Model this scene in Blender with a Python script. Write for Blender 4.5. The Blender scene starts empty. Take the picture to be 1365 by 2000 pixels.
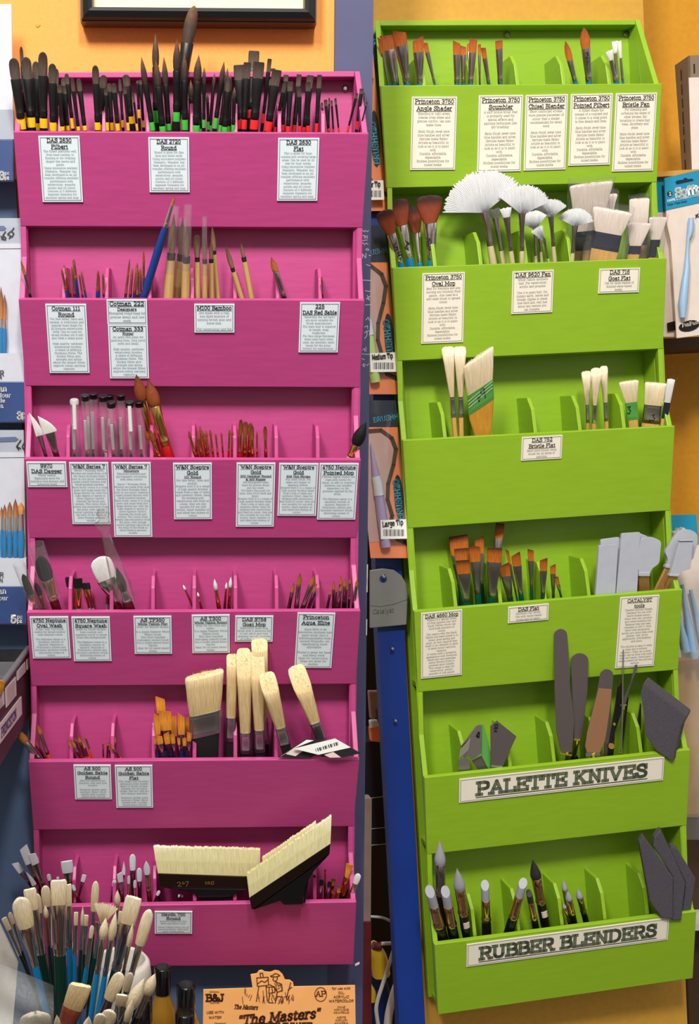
import bpy, math, random
from mathutils import Vector, Matrix, Euler
R = random.Random(7)
scene = bpy.context.scene
COL = scene.collection
# ---------------- camera -------------------------------------------------
F, CX, TH = 2300.0, 460.0, 0.135
CAM = Vector((0, -1.366, 1.45))
cam = bpy.data.cameras.new('camera'); camo = bpy.data.objects.new('camera', cam); COL.objects.link(camo)
cam.sensor_fit = 'VERTICAL'; cam.sensor_height = 24.0; cam.lens = 24.0 * F / 2000.0
cam.shift_x = (682.5 - CX) / 2000.0
cam.clip_start = 0.05
camo.location = CAM; camo.rotation_euler = (math.pi / 2 - TH, 0, 0)
scene.camera = camo
# ---------------- light --------------------------------------------------
def s2l(c): return c / 12.92 if c <= 0.04045 else ((c + 0.055) / 1.055) ** 2.4
def rgb(r, g, b): return (s2l(r / 255), s2l(g / 255), s2l(b / 255), 1)
world = bpy.data.worlds.new('world'); scene.world = world; world.use_nodes = True
wn = world.node_tree.nodes; wl = world.node_tree.links; wn.clear()
wo = wn.new('ShaderNodeOutputWorld'); bg = wn.new('ShaderNodeBackground'); tc = wn.new('ShaderNodeTexCoord')
sp = wn.new('ShaderNodeSeparateXYZ'); rp = wn.new('ShaderNodeValToRGB'); mr = wn.new('ShaderNodeMapRange')
mr.inputs[1].default_value = -1; mr.inputs[2].default_value = 1
wl.new(tc.outputs['Generated'], sp.inputs[0]); wl.new(sp.outputs[2], mr.inputs[0]); wl.new(mr.outputs[0], rp.inputs[0])
nz = wn.new('ShaderNodeTexNoise'); nz.inputs['Scale'].default_value = 3.6; nz.inputs['Detail'].default_value = 1; wl.new(tc.outputs['Generated'], nz.inputs['Vector'])
m2 = wn.new('ShaderNodeMapRange'); m2.inputs[1].default_value = .38; m2.inputs[2].default_value = .62; m2.inputs[3].default_value = .15; m2.inputs[4].default_value = 2.1; wl.new(nz.outputs['Fac'], m2.inputs[0])
mx = wn.new('ShaderNodeVectorMath'); mx.operation = 'SCALE'; wl.new(rp.outputs[0], mx.inputs[0]); wl.new(m2.outputs[0], mx.inputs['Scale']); wl.new(mx.outputs[0], bg.inputs[0]); wl.new(bg.outputs[0], wo.inputs[0])
rp.color_ramp.elements[0].position = .2; rp.color_ramp.elements[0].color = (.10, .085, .07, 1)
rp.color_ramp.elements[1].position = .8; rp.color_ramp.elements[1].color = (1.0, .95, .88, 1)
e = rp.color_ramp.elements.new(.5); e.color = (.36, .33, .30, 1)
bg.inputs[1].default_value = .7
def area(name, loc, target, size, sy, power, col):
    l = bpy.data.lights.new(name, 'AREA'); l.shape = 'RECTANGLE'; l.size = size; l.size_y = sy; l.energy = power; l.color = col
    o = bpy.data.objects.new(name, l); COL.objects.link(o); o.location = loc
    o.rotation_euler = (Vector(target) - Vector(loc)).to_track_quat('-Z', 'Y').to_euler(); return o
area('ceiling_lamp', (-.5, -1.6, 3.0), (-.05, 0, 1.3), .3, .6, 44, (1, .965, .915))
area('ceiling_lamp', (.2, -1.7, 3.0), (.3, .2, 1.3), .2, .35, 36, (1, .94, .84))
scene.view_settings.view_transform = 'Standard'; scene.view_settings.look = 'None'
scene.view_settings.gamma = 1; scene.view_settings.exposure = .0; scene.view_settings.use_curve_mapping = False
# ---------------- pixels and frames --------------------------------------
CR = dict(A=(0,0,3.689), B=(350,0,3.592), C=(0,250,3.689), D=(350,250,3.592), E=(0,470,3.689), F=(350,380,3.592),
 G=(0,720,3.689), H=(350,780,3.592), I=(0,1000,3.689), J=(350,1080,3.592), K=(0,1290,3.689), M=(290,1240,3.102),
 N=(0,1630,3.689), O=(280,1570,3.033), P=(250,1780,2.786), Q=(690,0,4.015), R=(1020,0,3.957), S=(690,330,4.015),
 T=(1020,330,3.957), U=(690,660,4.015), V=(1020,660,3.957), X=(690,1000,4.015), Y=(1020,1000,3.957), Z=(690,1340,4.015),
 a=(1020,1220,3.957), b=(690,1620,4.015), c=(1020,1560,3.957), W=(0,1200,6.667), _=(0,0,1))
def px(cr, x, y):
    c = CR[cr]; return (c[0] + x / c[2], c[1] + y / c[2])
def ray(x, y):
    r, u = (x - CX) / F, -(y - 1000) / F
    return Vector((r, math.cos(TH) + u * math.sin(TH), -math.sin(TH) + u * math.cos(TH)))
FWD = Vector((0, math.cos(TH), -math.sin(TH)))
def mpp(P): return (P - CAM).dot(FWD) / F
class Frame:
    def __init__(s, t, e, k):
        s.M = Matrix.Translation(t) @ Euler(e, 'XYZ').to_matrix().to_4x4(); s.Mi = s.M.inverted(); s.k = k
        s.o = s.Mi @ CAM; s.R3 = s.Mi.to_3x3()
    def pt(s, x, y, q):
        d = s.R3 @ ray(x, y); return s.o + d * ((-q - s.o.y) / d.y)
    def ptz(s, x, y, z):
        d = s.R3 @ ray(x, y); return s.o + d * ((z - s.o.z) / d.z)
    def plane(s, x, y, p, n):
        d = s.R3 @ ray(x, y); return s.o + d * ((p - s.o).dot(n) / d.dot(n))
PK = Frame((-.04854, 0, 1.68239), (.00009, .00074, .02485), 1.0)
GN = Frame((.35591, .25, 1.77366), (-.07978, -.05752, .14117), 1.12)
# ---------------- materials ----------------------------------------------
MATS = {}
def base(name, col, rough=.5, metal=0.0, spec=None):
    m = bpy.data.materials.new(name); m.use_nodes = True
    b = m.node_tree.nodes['Principled BSDF']; b.inputs['Base Color'].default_value = col
    b.inputs['Roughness'].default_value = rough; b.inputs['Metallic'].default_value = metal
    if spec is not None: b.inputs['Specular IOR Level'].default_value = spec
    MATS[name] = m; return m, b, m.node_tree.nodes, m.node_tree.links
def noisecol(m, scale, amt, vec=(1, 1, 1), bump=0.0, detail=3, coord='Object'):
    n = m.node_tree.nodes; l = m.node_tree.links; b = n['Principled BSDF']
    tc = n.new('ShaderNodeTexCoord'); mp = n.new('ShaderNodeMapping'); mp.inputs['Scale'].default_value = vec
    nz = n.new('ShaderNodeTexNoise'); nz.inputs['Scale'].default_value = scale; nz.inputs['Detail'].default_value = detail
    l.new(tc.outputs[coord], mp.inputs[0]); l.new(mp.outputs[0], nz.inputs['Vector'])
    hs = n.new('ShaderNodeHueSaturation'); mr = n.new('ShaderNodeMapRange')
    mr.inputs[1].default_value = .3; mr.inputs[2].default_value = .7; mr.inputs[3].default_value = 1 - amt; mr.inputs[4].default_value = 1 + amt
    l.new(nz.outputs['Fac'], mr.inputs[0]); l.new(mr.outputs[0], hs.inputs['Value'])
    src = b.inputs['Base Color']
    if src.links: l.new(src.links[0].from_socket, hs.inputs['Color'])
    else: hs.inputs['Color'].default_value = src.default_value
    l.new(hs.outputs[0], b.inputs['Base Color'])
    if bump:
        bp = n.new('ShaderNodeBump'); bp.inputs['Strength'].default_value = bump; bp.inputs['Distance'].default_value = .001
        l.new(nz.outputs['Fac'], bp.inputs['Height']); l.new(bp.outputs[0], b.inputs['Normal'])
    return m
def paint(name, c, rough=.5, metal=0.0, sc=60, amt=.04, vec=(1, 1, 1), bump=0.0, spec=None):
    return noisecol(base(name, rgb(*c), rough, metal, spec)[0], sc, amt, vec, bump)
def hair(name, stops, rough=.55, amt=.22):
    m, b, n, l = base(name, (1, 1, 1, 1), rough, 0, .3)
    tc = n.new('ShaderNodeTexCoord'); s = n.new('ShaderNodeSeparateXYZ'); r = n.new('ShaderNodeValToRGB')
    l.new(tc.outputs['Generated'], s.inputs[0]); l.new(s.outputs[2], r.inputs[0])
    els = r.color_ramp.elements
    els[0].position = stops[0][0]; els[0].color = rgb(*stops[0][1]); els[1].position = stops[-1][0]; els[1].color = rgb(*stops[-1][1])
    for p, c in stops[1:-1]:
        k = els.new(p); k.color = rgb(*c)
    l.new(r.outputs[0], b.inputs['Base Color'])
    return noisecol(m, 1.0, amt, (1500, 1500, 45), .5, 1)
def clear(name, tint=(1, 1, 1), haze=.04, gloss=.5):
    m = bpy.data.materials.new(name); m.use_nodes = True; n = m.node_tree.nodes; l = m.node_tree.links; n.clear()
    o = n.new('ShaderNodeOutputMaterial'); t = n.new('ShaderNodeBsdfTransparent'); t.inputs[0].default_value = (*tint, 1)
    g = n.new('ShaderNodeBsdfGlossy'); g.inputs[1].default_value = .08; d = n.new('ShaderNodeBsdfDiffuse'); d.inputs[0].default_value = (.9, .9, .9, 1)
    lw = n.new('ShaderNodeLayerWeight'); lw.inputs[0].default_value = .35
    ml = n.new('ShaderNodeMath'); ml.operation = 'MULTIPLY_ADD'; ml.inputs[1].default_value = gloss; ml.inputs[2].default_value = .03
    l.new(lw.outputs['Facing'], ml.inputs[0])
    m1 = n.new('ShaderNodeMixShader'); m1.inputs[0].default_value = haze; l.new(t.outputs[0], m1.inputs[1]); l.new(d.outputs[0], m1.inputs[2])
    m2 = n.new('ShaderNodeMixShader'); l.new(ml.outputs[0], m2.inputs[0]); l.new(m1.outputs[0], m2.inputs[1]); l.new(g.outputs[0], m2.inputs[2])
    l.new(m2.outputs[0], o.inputs[0]); MATS[name] = m; return m
paint('pink', (182, 66, 128), .42, 0, 30, .05, (1, 1, 7), .12)
paint('pink_lit_edge', (228, 105, 176), .4, 0, 30, .04)  # unused lit copy of pink, light on the edges put into its colour
paint('green', (140, 180, 36), .42, 0, 30, .035, (1, 1, 6), .08)
paint('green_lit_edge', (170, 222, 40), .4, 0, 30, .03)  # unused lit copy of green, brightened as if light caught the edges
paint('orange_wall', (240, 158, 74), .75, 0, 250, .03, (1, 1, 1), .25)
paint('mustard_wall', (198, 148, 52), .7, 0, 120, .05, (1, 1, 1), .1)
paint('ochre_wall', (204, 142, 20), .7, 0, 120, .05, (1, 1, 1), .1)
paint('blue_board', (78, 100, 136), .6, 0, 20, .05)
paint('post_blue', (68, 70, 108), .6, 0, 30, .05)
paint('royal_blue', (12, 50, 138), .45, 0, 20, .07)
paint('dark_navy', (16, 20, 30), .6, 0, 20, .1)
paint('black_frame', (26, 25, 27), .28, 0, 20, .05)
paint('brown_frame', (70, 45, 34), .4, 0, 20, .05)
paint('cream', (250, 236, 190), .7)
paint('print_white', (240, 240, 236), .7)
paint('card', (226, 240, 248), .32, 0, 40, .015)
paint('card_warm', (238, 232, 216), .35, 0, 40, .015)
paint('ink', (38, 38, 42), .6)
paint('ink_soft', (92, 94, 98), .6)
paint('sign_ink', (104, 114, 88), .6)
paint('sign_edge', (40, 42, 34), .6)
paint('border', (120, 118, 126), .5)
paint('black', (13, 12, 13), .35)
paint('black_matte', (20, 19, 20), .7)
paint('black_ferrule', (15, 14, 15), .42)
paint('black_gloss', (14, 13, 14), .12)
paint('yellow_band', (250, 190, 30), .35)
paint('green_band', (60, 185, 60), .35)
paint('red_band', (226, 42, 44), .35)
paint('red_handle', (176, 22, 24), .2)
paint('maroon', (92, 14, 24), .2)
paint('orange_handle', (222, 74, 30), .25)
paint('blue_handle', (22, 58, 128), .25)
paint('teal_handle', (14, 120, 176), .25)
paint('bright_blue_handle', (16, 128, 190), .25)
paint('green_handle', (14, 52, 40), .2)
paint('emerald_handle', (10, 84, 60), .2)
paint('beige_handle', (206, 192, 150), .4)
paint('tan_wood', (214, 164, 92), .45, 0, 6, .12, (60, 60, 8))
paint('amber_wood', (206, 146, 52), .4, 0, 6, .12, (60, 60, 8))
paint('spatula_wood', (196, 146, 88), .5, 0, 6, .12, (60, 60, 8))
paint('red_wood', (132, 62, 40), .3, 0, 6, .2, (60, 60, 8))
paint('bamboo', (196, 160, 102), .45, 0, 5, .14, (120, 120, 8))
paint('grey_handle', (150, 140, 150), .3)
base('silver', rgb(242, 236, 228), .15, 1); base('gold', rgb(244, 200, 108), .16, 1); base('copper', rgb(240, 190, 150), .16, 1)
base('dark_silver', rgb(188, 178, 174), .22, 1); base('steel', rgb(180, 176, 172), .32, 1); base('tin', rgb(206, 206, 210), .3, 1)
base('blade_steel', rgb(124, 114, 114), .4, .8); base('tan_reflection', rgb(190, 140, 104), .4, .7)  # the tan tone is a reflection painted on one knife blade
base('green_metal', rgb(110, 190, 92), .3, .5)
base('navy_ferrule', rgb(40, 42, 62), .4, .2)
paint('rubber_grey', (158, 160, 170), .5); paint('rubber_white', (206, 206, 216), .5); paint('rubber_black', (40, 38, 40), .55)
paint('silicone', (168, 172, 184), .42); paint('silicone_dark', (128, 130, 130), .5)
paint('sponge', (72, 68, 76), .95, 0, 900, .3, (1, 1, 1), .8)
paint('pack_navy', (22, 62, 124), .35); paint('pack_white', (206, 211, 220), .35); paint('pack_grey', (170, 178, 190), .3)
paint('peach', (248, 178, 108), .5); paint('brown_ink', (92, 46, 24), .6)
paint('orange_pack', (252, 146, 92), .35); paint('pack_dark', (16, 36, 56), .25); base('dark_chrome', rgb(62, 46, 40), .1, .85); paint('pack_inner', (206, 168, 160), .4)
paint('lilac', (166, 150, 196), .35); paint('lime_pen', (178, 206, 128), .35); paint('aqua', (60, 176, 204), .4)
paint('sofft_blue', (24, 140, 180), .35); paint('knife_blue', (150, 184, 220), .4); paint('pack_cream', (222, 206, 196), .35)
paint('unit_grey', (132, 110, 90), .55); paint('paper_pink', (226, 206, 200), .6); paint('shelf_tan', (204, 142, 52), .6)
paint('dark_red', (96, 24, 28), .5, 0, 40, .3); paint('grey_beige', (150, 132, 124), .7, 0, 40, .1)
paint('crate_black', (36, 36, 40), .5, 0, 60, .35); paint('crate_rim', (104, 102, 108), .5); paint('crate_side', (62, 36, 44), .5)
paint('tag_pink', (226, 206, 210), .5); paint('chalk', (190, 190, 204), .8); paint('cable_white', (216, 212, 206), .5)
paint('tube_yellow', (214, 178, 40), .4); paint('box_black', (17, 17, 24), .5); paint('scuff_white', (196, 196, 200), .7)
paint('bag_tan', (196, 150, 84), .4); paint('pot_white', (214, 208, 200), .45); paint('dark_brown', (70, 48, 26), .7)
m_, b_, n_, l_ = base('amber_liquid', rgb(226, 170, 60), .08); b_.inputs['Transmission Weight'].default_value = .7; b_.inputs['IOR'].default_value = 1.3
clear('bag', (.9, .92, .95), .14, .5); clear('film', (.98, .98, 1), .025, .34); clear('clear_tube', (1, 1, 1), .06, .42); clear('protector', (1, 1, 1), .42, .3)
hair('mangl', [(0, (92, 80, 70)), (.35, (84, 70, 60)), (.75, (60, 48, 42)), (1, (46, 34, 30))])
hair('mangl_round', [(0, (70, 56, 50)), (.45, (70, 54, 48)), (.8, (104, 70, 54)), (1, (112, 70, 48))])
hair('sable', [(0, (196, 128, 60)), (.5, (158, 92, 40)), (1, (96, 50, 30))])
hair('red_sable', [(0, (150, 80, 40)), (.6, (128, 62, 28)), (1, (80, 36, 20))])
hair('brown_goat', [(0, (150, 118, 92)), (.5, (112, 84, 64)), (1, (66, 46, 40))])
hair('bristle', [(0, (206, 186, 146)), (.5, (224, 206, 170)), (1, (244, 232, 206))], .7, .16)
hair('hog', [(0, (200, 172, 122)), (.6, (220, 192, 142)), (1, (238, 214, 170))], .75, .2)
hair('cream_hake', [(0, (206, 196, 142)), (.8, (216, 208, 160)), (1, (240, 234, 200))], .75, .14)
hair('white_hair', [(0, (214, 210, 208)), (1, (238, 236, 236))], .5, .08)
hair('fan_white', [(0, (206, 208, 214)), (1, (240, 242, 244))], .5, .1)
hair('goat', [(0, (222, 206, 190)), (1, (240, 226, 214))], .7, .12)
hair('golden', [(0, (212, 136, 44)), (.5, (222, 146, 52)), (1, (190, 108, 40))])
hair('golden_dark', [(0, (196, 112, 36)), (.6, (176, 94, 32)), (1, (66, 38, 22))])
hair('copper_hair', [(0, (186, 104, 42)), (.5, (178, 90, 32)), (1, (126, 64, 28))])
hair('mop_brown', [(0, (146, 66, 34)), (.55, (132, 58, 34)), (.8, (66, 34, 28)), (1, (50, 30, 28))], .6, .1)
hair('black_hair', [(0, (24, 22, 24)), (1, (16, 14, 16))], .6, .2)
# ---------------- mesh builder -------------------------------------------
class MB:
    def __init__(s): s.v = []; s.f = []; s.mi = []; s.sm = []
    def add(s, v, f, mi=0, smooth=False):
        o = len(s.v); s.v += [Vector(p) for p in v]
        for q in f: s.f.append(tuple(i + o for i in q)); s.mi.append(mi); s.sm.append(smooth)
    def loft(s, rings, mi=0, smooth=True, caps=(1, 1)):
        n = len(rings[0]); v = [p for r in rings for p in r]; f = []
        for k in range(len(rings) - 1):
            for i in range(n):
                j = (i + 1) % n; f.append((k * n + i, k * n + j, (k + 1) * n + j, (k + 1) * n + i))
        s.add(v, f, mi, smooth)
        for side, r in ((0, rings[0]), (1, rings[-1])):
            if caps[side]:
                c = sum((Vector(p) for p in r), Vector()) / n; o = len(s.v); s.v += [Vector(p) for p in r] + [c]
                for i in range(n):
                    j = (i + 1) % n; s.f.append((o + j, o + i, o + n) if side == 0 else (o + i, o + j, o + n)); s.mi.append(mi); s.sm.append(False)
    def rev(s, prof, n=14, mi=0, c=(0, 0), smooth=True, caps=(1, 1)):  # prof: (z, r) or (z, rx, ry)
        s.loft([ring(p[1], p[2] if len(p) > 2 else p[1], p[0], n, 2, c) for p in prof], mi, smooth, caps)
    def box(s, a, b, mi=0):
        (x0, y0, z0), (x1, y1, z1) = a, b
        v = [(x, y, z) for z in (z0, z1) for y in (y0, y1) for x in (x0, x1)]
        s.add(v, [(0, 2, 3, 1), (4, 5, 7, 6), (0, 1, 5, 4), (2, 6, 7, 3), (0, 4, 6, 2), (1, 3, 7, 5)], mi)
    def hexa(s, a, b, mi=0):   # a, b: two matching quads
        v = list(a) + list(b); s.add(v, [(3, 2, 1, 0), (4, 5, 6, 7), (0, 1, 5, 4), (1, 2, 6, 5), (2, 3, 7, 6), (3, 0, 4, 7)], mi)
    def prism(s, pts, off, mi=0, smi=None):
        n = len(pts); o = len(s.v); off = Vector(off)
        s.v += [Vector(p) for p in pts] + [Vector(p) + off for p in pts]
        s.f.append(tuple(o + i for i in range(n))); s.mi.append(mi); s.sm.append(False)
        s.f.append(tuple(o + n + i for i in reversed(range(n)))); s.mi.append(mi); s.sm.append(False)
        for i in range(n):
            j = (i + 1) % n; s.f.append((o + j, o + i, o + n + i, o + n + j)); s.mi.append(mi if smi is None else smi); s.sm.append(False)
    def tube(s, pts, r, n=8, mi=0):
        pts = [Vector(p) for p in pts]; rings = []
        for i, p in enumerate(pts):
            d = (pts[min(i + 1, len(pts) - 1)] - pts[max(i - 1, 0)]).normalized()
            a = d.orthogonal().normalized() if i == 0 else (a - d * a.dot(d)).normalized()
            b = d.cross(a); rr = r[i] if isinstance(r, (list, tuple)) else r
            rings.append([p + (a * math.cos(2 * math.pi * k / n) + b * math.sin(2 * math.pi * k / n)) * rr for k in range(n)])
        s.loft(rings, mi)
    def build(s, name, mats, parent=None, M=None, origin=None, bevel=0):
        if isinstance(mats, str): mats = [mats]
        vs = s.v
        if M is not None: vs = [M @ p for p in vs]
        me = bpy.data.meshes.new(name)
        if parent is None:
            if origin is None:
                lo = [min(p[i] for p in vs) for i in range(3)]; hi = [max(p[i] for p in vs) for i in range(3)]
                origin = Vector(((lo[0] + hi[0]) / 2, (lo[1] + hi[1]) / 2, lo[2]))
            vs = [p - origin for p in vs]
        me.from_pydata(vs, [], s.f); me.polygons.foreach_set('material_index', s.mi); me.polygons.foreach_set('use_smooth', s.sm)
        for k in mats: me.materials.append(MATS[k])
        o = bpy.data.objects.new(name, me); COL.objects.link(o)
        if parent is None: o.location = origin
        else: o.parent = parent
        if bevel:
            b = o.modifiers.new('bevel', 'BEVEL'); b.width = bevel; b.segments = 2; b.limit_method = 'ANGLE'
        return o
def ring(rx, ry, z, n, p=2, c=(0, 0)):
    out = []
    for i in range(n):
        t = 2 * math.pi * i / n; x, y = math.cos(t), math.sin(t)
        if p != 2:
            x = math.copysign(abs(x) ** (2 / p), x); y = math.copysign(abs(y) ** (2 / p), y)
        out.append(Vector((c[0] + rx * x, c[1] + ry * y, z)))
    return out
def empty(name, M, label, cat, group=None):
    o = bpy.data.objects.new(name, None); COL.objects.link(o); o.empty_display_size = .01; o.matrix_world = M
    return tag(o, label, cat, group)
def tag(o, label=None, cat=None, group=None, kind=None):
    if label: o['label'] = label
    if cat: o['category'] = cat
    if group: o['group'] = group
    if kind: o['kind'] = kind
    return o
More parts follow.
